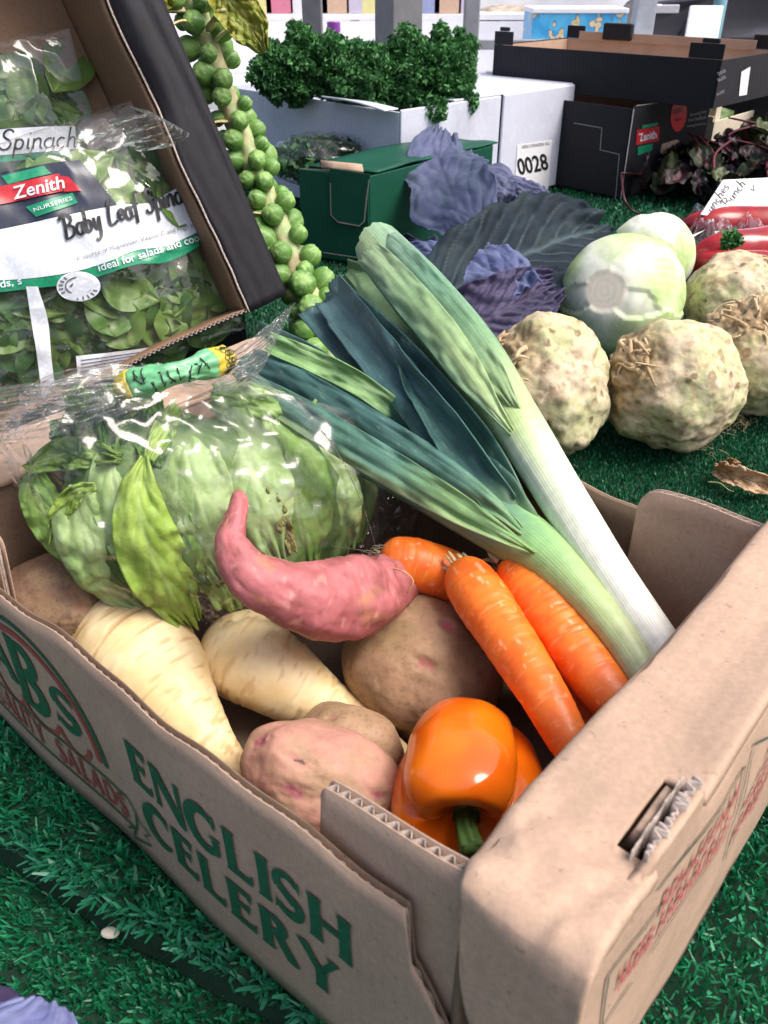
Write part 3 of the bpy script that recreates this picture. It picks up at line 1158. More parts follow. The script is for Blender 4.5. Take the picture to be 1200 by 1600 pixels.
def potato(name, label, px, py, z, rx, ry, rz, ang, seed, c0, c1, eyes, pink=(0.50, 0.09, 0.16), dirt=0.5, tilt=0.0):
    """ang: direction of the long axis on screen in degrees (clockwise from right)"""
    c = at(px, py, z)
    vdir = nrm(CAM - c)
    right = nrm(np.cross(V3(0, 0, 1), vdir))
    upv = np.cross(vdir, right)
    a = R(ang)
    e1 = nrm(right * math.cos(a) - upv * math.sin(a) + vdir * tilt)
    e3 = nrm(vdir - e1 * (vdir @ e1))
    e2 = np.cross(e3, e1)
    S, F = ico(6)
    n1 = fbm(S + seed * 3.1, 1.1, 2, seed)
    n2 = fbm(S + seed * 1.7, 4.0, 3, seed + 5)
    r = 1 + 0.10 * n1 + 0.012 * n2
    p = 2.25
    sup = (np.abs(S) ** p).sum(1) ** (-1 / p)
    r = r * sup
    k_eye = np.zeros(len(S))
    k_hole = np.zeros(len(S))
    for (ex, ey, size, strength, hole) in eyes:
        # ex, ey in [-1, 1] on the face turned to the camera
        d = nrm(V3(ex, ey, math.sqrt(max(0.02, 1 - ex * ex - ey * ey))))
        q = S - d
        q = q + 0.06 * fbm(S * 1.0 + 9, 9, 2, seed + 3)[:, None]
        dist = np.sqrt(((q * V3(0.75, 1.25, 1)) ** 2).sum(1))
        r = r - 0.035 * np.exp(-(dist / (size * 1.1)) ** 2) + 0.02 * np.exp(-((dist - size * 1.7) / (size * .8)) ** 2)
        k_eye = np.maximum(k_eye, strength * sstep(size * 1.05, size * 0.45, dist))
        if hole:
            k_hole = np.maximum(k_hole, sstep(size * .6, size * .25, dist))
    P = S * r[:, None] * V3(rx, ry, rz)
    V = c + P[:, :1] * e1 + P[:, 1:2] * e2 + P[:, 2:3] * e3
    blot = sstep(-0.15, 0.5, fbm(S + seed, 2.2, 4, seed + 11))
    C = lerp(np.array(c0), np.array(c1), blot)
    sp = sstep(0.34, 0.52, fbm(S, 22, 2, seed + 2))
    C = C * (1 - 0.35 * dirt * sp)[:, None]
    scuff = sstep(0.1, 0.5, fbm(S * V3(1, 1.6, 1), 5, 5, seed + 40, 0.75)) * sstep(0.2, -0.7, S[:, 1])
    C = C * (1 - 0.55 * dirt * scuff)[:, None]
    C = lerp(C, np.array(pink), np.clip(k_eye, 0, 1) * (0.55 + 0.45 * sstep(-.3, .3, fbm(S, 16, 2, 2))))
    C = lerp(C, np.array([0.07, 0.045, 0.03]), k_hole)
    o = mk(name, V, F, M_POTATO, None, C)
    return tag(o, label, 'potato', 'potatoes in the carton')


potato('potato', 'large brown potato with pink eyes in the middle of the carton', 662, 1040, 0.047, 0.050, 0.043, 0.042, 28, 3, (0.36, 0.22, 0.13), (0.30, 0.20, 0.105),
       [(0.02, 0.62, 0.09, 0.9, 0), (0.02, 0.02, 0.10, 0.55, 0), (-0.62, 0.55, 0.08, 0.0, 0), (0.35, -0.5, 0.07, 0.25, 0)])
potato('potato', 'shaded brown potato in the far left corner under the lettuce bag', 96, 938, 0.098, 0.033, 0.028, 0.028, 8, 8, (0.25, 0.155, 0.10), (0.31, 0.205, 0.12), [(0.3, -0.2, 0.1, 0.3, 0)], dirt=0.9)
potato('potato', 'small brown potato tucked behind the pink skinned one', 545, 1178, 0.042, 0.032, 0.027, 0.028, 25, 15, (0.36, 0.23, 0.14), (0.32, 0.21, 0.12), [(-0.5, 0.5, 0.1, 0.3, 0)], dirt=0.7)
potato('potato', 'pink skinned potato with bright eyes against the near side', 503, 1222, 0.050, 0.045, 0.031, 0.034, 27, 21, (0.48, 0.25, 0.19), (0.40, 0.25, 0.16),
       [(-0.80, 0.20, 0.17, 0.95, 0), (-0.30, 0.16, 0.10, 0.3, 1), (-0.23, -0.28, 0.14, 0.85, 0), (0.62, 0.15, 0.12, 0.8, 0)], pink=(0.36, 0.05, 0.14), dirt=0.35)


def root(name, label, cat, rows, mat, colour, profile=None, nr=170, ns=72, tip=0.06, top=0.05, group=None, hint=None, disp=None, flat=1.0):
    P, rad = pxpts(rows)
    ts = np.concatenate([[0], np.cumsum(np.linalg.norm(np.diff(P, axis=0), axis=1))])
    ts /= ts[-1]

    def rf(t):
        r = smooth_prof(ts, rad, t)
        r = r * np.sqrt(np.clip(1 - np.clip(1 - t / top, 0, 1) ** 2, 0.0006, 1))
        r = r * np.sqrt(np.clip(1 - np.clip(1 - (1 - t) / tip, 0, 1) ** 2, 0.0006, 1))
        return r
    V, t, th, d = tube(P, rf, nr, ns, hint, flat)
    TT, HH = np.meshgrid(t, th, indexing='ij')
    S = np.stack([np.cos(HH), np.sin(HH), TT * 9], -1)
    rr = rf(t)[:, None]
    o_, C = colour(TT, HH, S)
    V = V + d * (o_ * rr)[..., None]
    o = mk(name, V, tube_faces(nr, ns), mat, None, C.reshape(-1, 3))
    tag(o, label, cat, group)
    return o, P, rad


# ---- carrots
def carrot_col(seed):
    def f(T, Hh, S):
        rings = fbm(np.stack([T * 38, Hh * 0 + seed, T * 0], -1), 1, 3, seed)
        o = 0.018 * rings + 0.05 * fbm(S * V3(.7, .7, .25), 1, 2, seed + 1)
        loc = fbm(np.stack([T * 60, np.cos(Hh) * 1.2, np.sin(Hh) * 1.2], -1), 1, 2, seed + 2)
        line = sstep(0.40, 0.62, loc)
        o = o - 0.012 * line
        C = lerp(col3(0.88, 0.20, 0.02), col3(0.82, 0.15, 0.014), sstep(-.4, .4, fbm(S, 1.3, 3, seed + 4)))
        C = lerp(C, col3(0.90, 0.40, 0.17), line * 0.38)
        C = lerp(C, col3(0.62, 0.13, 0.035), sstep(0.65, 1.0, T) * 0.7)
        scr = sstep(0.58, 0.72, fbm(np.stack([T * 12, np.cos(Hh) * 3, np.sin(Hh) * 3], -1), 1.2, 3, seed + 9))
        C = lerp(C, col3(0.90, 0.48, 0.28), scr * 0.6)
        C = lerp(C, col3(0.5, 0.22, 0.06), sstep(0.03, 0.0, T) * 0.8)
        return o, C
    return f


def crown_tuft(parent, P, out, n, ln, r, seed, cols=((0.55, 0.45, 0.22), (0.62, 0.58, 0.38))):
    rr = np.random.default_rng(seed)
    mb = MB()
    x, y, z = basis_from(out)
    for k in range(n):
        a, rad = rr.uniform(0, 6.28), r * rr.uniform(0, 1) ** .5
        b = P + x * math.cos(a) * rad + y * math.sin(a) * rad - z * 0.002
        L = ln * rr.uniform(.4, 1.1)
        side = x * math.cos(a) + y * math.sin(a)
        pts = [b, b + z * L * .5 + side * L * .12 * rr.normal(), b + z * L + side * L * rr.uniform(-.1, .5)]
        c = np.array(cols[0]) + (np.array(cols[1]) - np.array(cols[0])) * rr.uniform()
        simple_tube(mb, pts, r * rr.uniform(.12, .28), r * .08, 5, 5, c)
    return mb


M_TUFT = vmat('dry stalk stub', 0.8, (300, 0.3), None)


def carrot(label, rows, seed, tuft, tuftn=9, ln=0.008, group='carrots in the carton'):
    t_ = thing('carrot', at(*rows[1][:3]) * V3(1, 1, 0) + V3(0, 0, 0.005), label, 'carrot', group)
    P, rad = pxpts(rows)
    ob, P, rad = root('root', None, None, rows, M_CARROT, carrot_col(seed), top=0.10, tip=0.06, nr=300, ns=96)
    # hang the mesh under the thing
    ob.parent = t_
    ob.location = Vector(WLOC[ob]) - Vector(WLOC[t_])
    WLOC[ob] = WLOC[t_]
    out = nrm(P[0] - P[1])
    crown_tuft(t_, P[0], out, tuftn, ln, tuft, seed).build('stalk_stub', M_TUFT, t_, True)
    return t_, P, out


t_, P, out = carrot('stubby carrot lying behind the other two, root hairs on its end', [(592, 876, 0.105, 32), (625, 878, 0.105, 40), (690, 893, 0.098, 40), (760, 925, 0.085, 36), (830, 975, 0.06, 22)], 5, 0.006, 8, 0.009)
mb = MB()
rr_ = np.random.default_rng(2)
for k in range(10):
    b = P[0] + out * 0.002 + rr_.normal(0, .0015, 3)
    simple_tube(mb, [b, b + V3(rr_.normal(0, .004), -.001, rr_.uniform(.004, .011)), b + V3(rr_.normal(0, .010), -.003, rr_.uniform(.006, .016))], .0003, .00015, 6, 4, (.5, .42, .3))
q = [at(598, 884, .118), at(628, 892, .122), at(645, 905, .120), at(643, 918, .116), at(636, 926, .112)]
simple_tube(mb, q, .0007, .0003, 20, 5, (.52, .36, .14))
mb.build('root_hair', M_TUFT, t_, True)
carrot('carrot in front, tapering down towards the orange pepper', [(716, 884, 0.112, 33), (738, 915, 0.111, 42), (788, 990, 0.105, 43), (846, 1080, 0.098, 39), (891, 1160, 0.088, 33), (930, 1215, 0.075, 25)], 12, 0.0075, 12, 0.008)
carrot('carrot lying beside the pale leek, tip under the carton rim', [(793, 880, 0.112, 30), (820, 910, 0.112, 42), (878, 988, 0.105, 44), (940, 1072, 0.096, 41), (1000, 1145, 0.085, 33)], 23, 0.0095, 16, 0.014)
carrot('shaded carrot underneath, showing between the two front carrots', [(800, 985, 0.055, 20), (830, 1010, 0.055, 40), (890, 1080, 0.05, 42), (950, 1150, 0.045, 34)], 31, 0.004, 4, 0.003)


# ---- parsnips
def parsnip_col(seed, brown=0.5):
    def f(T, Hh, S):
        rings = fbm(np.stack([T * 30 + 0.25 * np.cos(Hh), np.cos(Hh) * .6, np.sin(Hh) * .6], -1), 1, 3, seed)
        groove = sstep(0.25, 0.5, fbm(np.stack([T * 42, np.cos(Hh) * 1.3, np.sin(Hh) * 1.3], -1), 1, 2, seed + 2))
        o = 0.022 * rings + 0.05 * fbm(S * V3(.8, .8, .2), 1, 2, seed + 1) - 0.022 * groove
        C = lerp(col3(0.84, 0.69, 0.42), col3(0.77, 0.59, 0.31), sstep(-.5, .5, fbm(S, 1.1, 4, seed + 4)))
        C = lerp(C, col3(0.50, 0.27, 0.10), groove * brown)
        st = sstep(0.18, 0.55, fbm(np.stack([T * 9, np.cos(Hh) * 2.2, np.sin(Hh) * 2.2], -1), 1, 5, seed + 6))
        C = lerp(C, col3(0.60, 0.33, 0.14), st * 0.35 * brown)
        return o, C
    return f


root('parsnip', 'broad parsnip against the near side, crown under the lettuce bag', 'parsnip', [(172, 958, 0.078, 76), (200, 1005, 0.074, 92), (245, 1060, 0.066, 86), (290, 1118, 0.055, 60), (330, 1165, 0.044, 40), (372, 1212, 0.032, 26), (420, 1270, 0.022, 14)], M_PARSNIP, parsnip_col(3), top=0.17, group='parsnips in the carton', nr=220, ns=96)
root('parsnip', 'parsnip in the middle with its thin tip under the large potato', 'parsnip', [(326, 988, 0.066, 52), (365, 1013, 0.062, 71), (425, 1050, 0.053, 66), (500, 1098, 0.037, 48), (560, 1135, 0.031, 33), (625, 1180, 0.024, 20), (690, 1225, 0.016, 9)], M_PARSNIP, parsnip_col(9, 0.35), top=0.15, group='parsnips in the carton', nr=220, ns=96)


# ---- sweet potato
def sweet_col(T, Hh, S):
    o = 0.10 * fbm(S * V3(1, 1, .45), 1, 3, 4) + 0.03 * fbm(S * V3(1, 1, 2), 1.5, 3, 6) - 0.05 * sstep(.35, .6, fbm(np.stack([T * 26, np.cos(Hh), np.sin(Hh)], -1), 1, 2, 12))
    neck = sstep(0.28, 0.05, T)
    ringn = np.sin(T * 260 + 2 * fbm(S, 1.5, 2, 3)) * neck
    o = o + 0.02 * ringn
    C = lerp(col3(0.45, 0.145, 0.155), col3(0.35, 0.105, 0.105), sstep(-.4, .4, fbm(S, 1.4, 4, 8)))
    C = lerp(C, col3(0.40, 0.20, 0.10), 0.55 * sstep(0.25, 0.6, fbm(S * V3(1, 1, .5), 1.3, 4, 15)))
    C = C * (1 - 0.22 * sstep(0.2, 0.6, fbm(S * V3(1.2, 1.2, 1.0), 1.6, 4, 19)))[..., None]
    C = lerp(C, col3(0.30, 0.12, 0.07), 0.8 * sstep(0.035, 0.0, T))
    fl = sstep(0.45, 0.6, fbm(np.stack([T * 40, np.cos(Hh) * 2, np.sin(Hh) * 2], -1), 1, 2, 33))
    C = lerp(C, col3(0.62, 0.33, 0.28), fl * 0.35)
    return o, C


root('sweet_potato', 'pink sweet potato with an upturned neck leaning on the lettuce bag', 'sweet potato',
     [(372, 766, 0.178, 11), (373, 790, 0.174, 15), (367, 820, 0.168, 19), (363, 850, 0.161, 27), (386, 896, 0.150, 40), (438, 924, 0.136, 49), (495, 936, 0.120, 62), (550, 934, 0.108, 66), (604, 916, 0.096, 50), (648, 899, 0.088, 24)],
     M_SWEET, sweet_col, top=0.035, tip=0.10, nr=220, ns=96)


# ---- orange bell pepper
M_PEPPER = vmat('orange pepper skin', 0.12, (25, 0.05), (30, 0.04, 0.002), 0.55, sss=0.18, sssr=(0.012, 0.005, 0.001), coat=0.35)
M_PEP_STEM = vmat('pepper stem', 0.45, (120, 0.3), (160, 0.25, 0.001))


def bell_pepper():
    c = at(730, 1226, 0.062)
    tp = thing('bell_pepper', c * V3(1, 1, 0) + V3(0, 0, 0.006), 'glossy orange bell pepper, green stem turned to the near corner', 'bell pepper')
    vdir = nrm(CAM - c)
    right = nrm(np.cross(V3(0, 0, 1), vdir))
    upv = np.cross(vdir, right)
    ax = nrm(-upv * 0.66 + vdir * 0.74 + right * 0.04)          # towards the stem
    e1 = nrm(right - ax * (right @ ax))
    e2 = np.cross(ax, e1)
    if e2 @ upv < 0:
        e2 = -e2
    nu, nv = 130, 160
    s = np.linspace(0, 1, nu)
    # (rho, h) profile from the stem dimple over the shoulder to the blossom end
    prof = np.array([(0.02, 0.50), (0.12, 0.52), (0.28, 0.66), (0.48, 0.86), (0.70, 0.92), (0.90, 0.72), (0.99, 0.36), (0.98, -0.05), (0.92, -0.45), (0.80, -0.80), (0.58, -1.02), (0.32, -1.02), (0.12, -0.90), (0.01, -0.86)])
    pc = catmull(np.c_[prof, np.zeros(len(prof))], nu)[:, :2]
    th = np.linspace(0, 2 * math.pi, nv, endpoint=False)
    Rr = 0.0375
    hh = 0.0365
    SS, TH = np.meshgrid(s, th, indexing='ij')
    ph = TH - 1.80
    lob = np.abs(np.cos(1.5 * ph))
    lobe = 0.63 + 0.40 * lob ** 0.42
    big = 1 + 0.12 * np.cos(TH - 1.6)
    rho = pc[:, 0][:, None] * lobe * big
    rho = rho * (1 + 0.05 * fbm(np.stack([np.cos(TH), np.sin(TH), SS * 3], -1), 1.2, 2, 4))
    hz = pc[:, 1][:, None] * (1 + 0.14 * (lob ** 0.8 - 0.5) * np.sign(pc[:, 1][:, None]) ) * (1 + 0.08 * np.cos(TH - math.pi / 2))
    V = c + (rho * np.cos(TH) * Rr * 1.10)[..., None] * e1 + (rho * np.sin(TH) * Rr * 0.96)[..., None] * e2 + (hz * hh)[..., None] * ax
    C = lerp(col3(0.82, 0.135, 0.004), col3(0.88, 0.20, 0.006), sstep(-.4, .4, fbm(np.stack([np.cos(TH), np.sin(TH), SS * 3], -1), 1.0, 3, 7)))
    mk('body', V, tube_faces(nu, nv), M_PEPPER, tp, C.reshape(-1, 3))
    base = c + ax * hh * 0.50
    pts = [base - ax * .002, base + ax * 0.006, base + ax * 0.015 + upv * .001, base + ax * 0.025 + right * .003]
    V, t, th, d = tube(pts, lambda t: 0.0058 - 0.001 * np.sin(t * 3) + 0.013 * np.exp(-(t / 0.13) ** 2), 40, 30)
    V = V + d * (0.0009 * np.cos(th * 6) * (1 + 2.5 * np.exp(-(t[:, None] / 0.16) ** 2)))[..., None]
    C = np.repeat(lerp(col3(0.03, 0.085, 0.02), col3(0.10, 0.20, 0.05), sstep(.1, .9, t))[:, None], 30, 1)
    mk('stem', V, tube_faces(40, 30), M_PEP_STEM, tp, C.reshape(-1, 3))
    return tp


bell_pepper()


# ------------------------------------------------------------------ leeks
def leaf_mat(name, rough=0.42, lines=34, bstr=0.35, spec=0.45, trans=0.12, amp=0.1):
    N = NT(name)
    u = N.attr('u', 'Fac')
    w = N.math('SINE', N.math('ADD', N.math('MULTIPLY', u, lines * 6.283), N.math('MULTIPLY', N.noise(14, 2), 9.0)))
    fine = N.noise(150, 4)
    base = N.mix(N.attr(), N.ramp(fine, [(0.3, 0.88), (0.7, 1.1)]), 1.0, 'MULTIPLY')
    base = N.mix(base, N.ramp(N.math('MULTIPLY', N.math('ADD', w, 1.0), 0.5), [(0.0, 1 - amp), (1.0, 1 + amp * 0.5)]), 1.0, 'MULTIPLY')
    N.set(Base_Color=base, Roughness=rough)
    N.b.inputs['Specular IOR Level'].default_value = spec
    N.bump(N.math('ADD', N.math('MULTIPLY', w, 0.5), N.math('MULTIPLY', fine, 0.5)), bstr, 0.0006)
    if trans:
        tr = N.n('BsdfTranslucent', {'Color': base})
        ms = N.n('MixShader', {'Fac': trans})
        N.t.links.new(N.b.outputs[0], ms.inputs[1])
        N.t.links.new(tr.outputs[0], ms.inputs[2])
        N.t.links.new(ms.outputs[0], N.out.inputs['Surface'])
    return N.m


M_LEEK_LEAF = leaf_mat('leek leaf')
M_LEEK_SHAFT = leaf_mat('leek shaft', 0.38, 52, 0.10, 0.5, 0, 0.03)


def strap(name, parent, rows, colour, fold=0.35, nr=90, nc=28, twist=0.0, seed=0, ragged=0.0, thick=0.0008, hint=None, roll=0.0, wave=0.004, end_round=0.0):
    """a strap leaf. rows: (px, py, z, half width px). fold > 0 lifts the two halves towards the viewer"""
    P, wid = pxpts(rows)
    ts = np.concatenate([[0], np.cumsum(np.linalg.norm(np.diff(P, axis=0), axis=1))])
    ts /= ts[-1]
    Pc = catmull(P, nr)
    t = np.linspace(0, 1, nr)
    w = smooth_prof(ts, wid, t)
    T = nrm(np.gradient(Pc, axis=0))
    vd = nrm(CAM - Pc)
    n = vd if hint is None else np.repeat(nrm(V3(*hint))[None], nr, 0)
    sd = nrm(np.cross(T, n))
    n = np.cross(sd, T)
    ang = roll + twist * t
    sd, n = sd * np.cos(ang)[:, None] + n * np.sin(ang)[:, None], n * np.cos(ang)[:, None] - sd * np.sin(ang)[:, None]
    x = np.linspace(-1, 1, nc)
    XX, TT = np.meshgrid(x, t)
    rag = ragged * fbm(np.stack([x * 6, x * 0 + seed, x * 0], -1), 1, 3, seed + 3)
    if ragged:
        Pc2 = Pc[:, None, :] + T[:, None, :] * (rag * sstep(.7, 1, t)[:, None])[..., None]
    else:
        Pc2 = np.repeat(Pc[:, None, :], nc, 1)
    if end_round:
        Pc2 = Pc2 - T[:, None, :] * (end_round * (XX ** 2) * sstep(.75, 1, TT))[..., None]
    f = fold(TT, XX) if callable(fold) else fold
    lift = (np.sqrt(XX ** 2 + 0.01) - 0.1) * f
    wv = wave * fbm(np.stack([TT * 7, XX * 1.3, XX * 0 + seed], -1), 1, 2, seed) * (0.3 + np.abs(XX))
    V = Pc2 + sd[:, None, :] * (XX * w[:, None])[..., None] + n[:, None, :] * (lift * w[:, None] + wv)[..., None]
    C = colour(TT, XX, seed)
    return mk(name, V, grid_faces(nr, nc), M_LEEK_LEAF, parent, C.reshape(-1, 3), True, extra={'u': ((XX + 1) / 2).reshape(-1)}, solid=thick)


G_WHITE, G_PALE, G_MID, G_BLUE, G_DARK = col3(0.80, 0.82, 0.70), col3(0.46, 0.60, 0.27), col3(0.20, 0.36, 0.14), col3(0.085, 0.20, 0.15), col3(0.045, 0.115, 0.105)


def leek_col(stops, side=None):
    """stops: list of (t, colour)"""
    ts = [s[0] for s in stops]
    cs = np.array([s[1] for s in stops])

    def f(T, Xx, seed):
        tt = T + 0.03 * fbm(np.stack([Xx * 3, T * 2, Xx * 0 + seed], -1), 1, 2, seed)
        C = np.stack([np.interp(tt, ts, cs[:, k]) for k in range(3)], -1)
        st = fbm(np.stack([Xx * 11, T * 1.2, Xx * 0 + seed], -1), 1, 3, seed + 1)
        C = C * (1 + 0.30 * st)[..., None]
        if side is not None:
            C = lerp(C, np.array(side[0]), side[1](T, Xx))
        fl = sstep(0.55, 0.7, fbm(np.stack([Xx * 9, T * 26, Xx * 0 + seed], -1), 1.0, 2, seed + 6))
        C = lerp(C, col3(0.35, 0.45, 0.30), fl * 0.35)
        return np.clip(C, 0.01, 1)
    return f


def leek_shaft(parent, rows, stops, seed, nr=140, ns=72, flatten=None, stripe=None, ragged=0.0):
    P, rad = pxpts(rows)
    ts = np.concatenate([[0], np.cumsum(np.linalg.norm(np.diff(P, axis=0), axis=1))])
    ts /= ts[-1]
    V, t, th, d = tube(P, lambda t: smooth_prof(ts, rad, t), nr, ns)
    TT, HH = np.meshgrid(t, th, indexing='ij')
    S = np.stack([np.cos(HH), np.sin(HH), TT * 5], -1)
    V = V + d * (rad.mean() * (0.03 * fbm(S, 1, 2, seed) + 0.012 * fbm(S * V3(4, 4, .3), 1, 2, seed + 1)))[..., None]
    if flatten:
        cen_ = V.mean(1, keepdims=True)
        vd_ = nrm(CAM - cen_)
        dl = V - cen_
        V = cen_ + dl - vd_ * ((dl * vd_).sum(-1, keepdims=True) * flatten(t)[:, None, None])
    tt = TT + 0.05 * fbm(S * V3(1.2, 1.2, .3), 1, 2, seed + 3)
    cs = np.array([s[1] for s in stops])
    C = np.stack([np.interp(tt, [s[0] for s in stops], cs[:, k]) for k in range(3)], -1)
    st = fbm(np.stack([np.cos(HH) * 8, np.sin(HH) * 8, TT * 1.5], -1), 1, 3, seed + 5)
    C = np.clip(C * (1 + 0.30 * st * sstep(0.35, .75, TT) + 0.05 * st)[..., None], 0, 0.9)
    if stripe:
        C = stripe(C, TT, HH)
    if ragged:
        ax_ = nrm(V[-1].mean(0) - V[-12].mean(0))
        rg = ragged * (fbm(np.stack([np.cos(th) * 1.6, np.sin(th) * 1.6, th * 0], -1), 1, 3, seed + 8) + 0.35 * np.cos(th - 1.0))
        V = V + (sstep(.90, 1, t)[:, None] * rg[None])[..., None] * ax_
        inner = V[int(nr * .7):].mean(1, keepdims=True) + (V[int(nr * .7):] - V[int(nr * .7):].mean(1, keepdims=True)) * 0.72 - ax_ * 0.006
        ci = C[int(nr * .7):] * 1.15
        mk('inner_leaf', inner, grid_faces(inner.shape[0], ns, wrap=True), M_LEEK_SHAFT, parent, np.clip(ci, 0, 1).reshape(-1, 3), extra={'u': (HH[int(nr * .7):] / 6.2832).reshape(-1)})
    return mk('shaft', V, grid_faces(nr, ns, wrap=True) if ragged else tube_faces(nr, ns), M_LEEK_SHAFT, parent, C.reshape(-1, 3), extra={'u': (HH / 6.2832).reshape(-1)})


# leek lying lowest: dark leaves fanning to the left
lk3 = thing('leek', at(700, 720, 0.15) * V3(1, 1, 0) + V3(0, 0, 0.1), 'leek mostly hidden between the other two, narrow dark blue green leaves', 'leek', 'leeks across the carton rim')
leek_shaft(lk3, [(905, 955, 0.10, 34), (850, 880, 0.118, 36), (800, 815, 0.128, 40), (755, 755, 0.138, 44)], [(0, G_PALE), (0.5, G_MID), (1, G_BLUE)], 44)
strap('leaf', lk3, [(800, 820, 0.13, 40), (740, 735, 0.148, 55), (660, 640, 0.160, 58), (580, 545, 0.17, 50), (505, 470, 0.176, 42)], leek_col([(0, G_BLUE), (0.4, G_DARK), (1, col3(0.07, 0.15, 0.155))]), 0.5, seed=3, ragged=0.006)
strap('leaf', lk3, [(790, 800, 0.14, 34), (720, 705, 0.160, 38), (650, 620, 0.172, 36), (570, 520, 0.182, 34), (525, 462, 0.186, 30)], leek_col([(0, G_BLUE), (0.4, col3(0.06, 0.145, 0.15)), (1, col3(0.10, 0.19, 0.20))]), 0.55, seed=4, ragged=0.006, roll=0.3)
strap('leaf', lk3, [(840, 865, 0.128, 30), (770, 775, 0.150, 36), (700, 690, 0.163, 26), (650, 610, 0.175, 18), (625, 560, 0.182, 12)], leek_col([(0, G_MID), (0.3, G_DARK), (1, G_DARK)]), 0.6, seed=5, roll=-0.4)
strap('leaf', lk3, [(700, 710, 0.130, 10), (630, 650, 0.155, 16), (560, 600, 0.178, 18), (490, 564, 0.194, 18), (420, 535, 0.202, 16)], leek_col([(0, G_BLUE), (0.5, G_MID), (1, G_MID * 1.2)]), 0.4, seed=6, ragged=0.005)

def lk2_stripe(C, T, Hh):
    k = np.exp(-((((Hh - 2.3 + math.pi) % 6.2832) - math.pi) / 0.5) ** 2) * sstep(.25, .4, T)
    return lerp(C, col3(0.27, 0.38, 0.16), 0.65 * k)


# leek on the left: broad blue green leaves over a green shaft
lk2 = thing('leek', at(700, 790, 0.12) * V3(1, 1, 0) + V3(0, 0, 0.08), 'left leek with broad dark leaves running behind the lettuce bag', 'leek', 'leeks across the carton rim')
leek_shaft(lk2, [(1010, 1065, 0.102, 27), (966, 996, 0.113, 28), (912, 930, 0.122, 33), (856, 872, 0.128, 42), (800, 832, 0.132, 46), (735, 790, 0.138, 48), (650, 738, 0.148, 50), (560, 684, 0.158, 50), (470, 630, 0.166, 46), (390, 585, 0.172, 36)], [(0, col3(0.42, 0.46, 0.27)), (0.14, col3(0.36, 0.46, 0.20)), (0.28, G_MID * 1.3), (0.40, G_BLUE * 1.1), (0.6, G_DARK * 1.2), (1, col3(0.075, 0.17, 0.15))], 71, nr=220, ns=96, flatten=lambda t: 0.62 * sstep(.22, .5, t), stripe=lk2_stripe)
strap('leaf', lk2, [(845, 870, 0.132, 1), (800, 844, 0.149, 10), (735, 806, 0.158, 21), (650, 756, 0.167, 27), (560, 702, 0.176, 28), (470, 648, 0.184, 26), (390, 602, 0.19, 20)], leek_col([(0, G_MID * 1.3), (0.3, G_MID), (0.5, G_BLUE * 1.1), (1, G_BLUE)], (G_PALE * 0.75, lambda T, Xx: sstep(0.3, 1.0, -Xx) * 0.7)), -0.25, seed=8, nr=110)
strap('leaf', lk2, [(838, 852, 0.134, 1), (790, 808, 0.150, 11), (720, 756, 0.160, 21), (630, 700, 0.169, 27), (540, 646, 0.178, 28), (450, 592, 0.186, 24), (390, 560, 0.19, 20)], leek_col([(0, G_MID * 1.2), (0.25, G_BLUE), (0.5, G_DARK * 1.1), (1, G_DARK * 1.3)]), -0.28, seed=28, nr=110)
strap('leaf', lk2, [(850, 872, 0.110, 12), (800, 818, 0.122, 30), (740, 764, 0.134, 40), (640, 688, 0.146, 46), (540, 622, 0.154, 46), (450, 566, 0.165, 42), (400, 536, 0.17, 34)], leek_col([(0, G_MID), (0.3, G_BLUE), (1, col3(0.075, 0.16, 0.155))]), 0.4, seed=9, nr=120, roll=0.12)

# leek on the right, on top: white shaft, light green folded leaves
lk1 = thing('leek', at(850, 760, 0.16) * V3(1, 1, 0) + V3(0, 0, 0.1), 'topmost leek with thick white shaft and light green folded leaves', 'leek', 'leeks across the carton rim')
def lk1_stripe(C, T, Hh):
    dk = np.exp(-((((Hh - 0.9 + math.pi) % 6.2832) - math.pi) / 0.6) ** 2) * sstep(.5, .62, T)
    C = lerp(C, col3(0.10, 0.24, 0.17), 0.6 * dk)
    k = np.exp(-((((Hh - 5.2 + math.pi) % 6.2832) - math.pi) / 0.55) ** 2) * sstep(.45, .6, T)
    C = lerp(C, col3(0.46, 0.57, 0.27), 0.6 * k)
    return C


leek_shaft(lk1, [(1078, 1090, 0.090, 37), (1024, 1005, 0.108, 37), (962, 912, 0.125, 36), (905, 822, 0.142, 37), (856, 742, 0.156, 38), (806, 660, 0.170, 41), (752, 580, 0.182, 47), (700, 512, 0.194, 48), (652, 455, 0.206, 46), (612, 410, 0.216, 41), (590, 386, 0.220, 38)], [(0, col3(0.84, 0.80, 0.74)), (0.22, col3(0.84, 0.84, 0.74)), (0.36, col3(0.72, 0.80, 0.56)), (0.45, G_PALE), (0.54, col3(0.36, 0.51, 0.24)), (0.62, col3(0.26, 0.43, 0.20)), (0.8, col3(0.19, 0.36, 0.21)), (1, col3(0.30, 0.45, 0.28))], 90, nr=240, ns=96, flatten=lambda t: 0.60 * sstep(.45, .75, t) + 0.22 * sstep(.8, 1, t), stripe=lk1_stripe, ragged=0.012)
lt = col3(0.34, 0.50, 0.24)
strap('leaf', lk1, [(812, 690, 0.164, 1), (782, 652, 0.186, 9), (738, 592, 0.199, 23), (688, 522, 0.210, 29), (640, 465, 0.221, 29), (600, 420, 0.230, 26), (572, 394, 0.234, 23)], leek_col([(0, col3(0.44, 0.58, 0.28)), (0.15, col3(0.40, 0.54, 0.26)), (0.35, col3(0.34, 0.48, 0.22)), (0.7, col3(0.25, 0.40, 0.20)), (1, col3(0.33, 0.45, 0.26))], (col3(0.12, 0.26, 0.18), lambda T, Xx: sstep(-0.2, -1.0, Xx) * 0.7)), -0.30, seed=31, nr=120, ragged=0.006, wave=0.003)
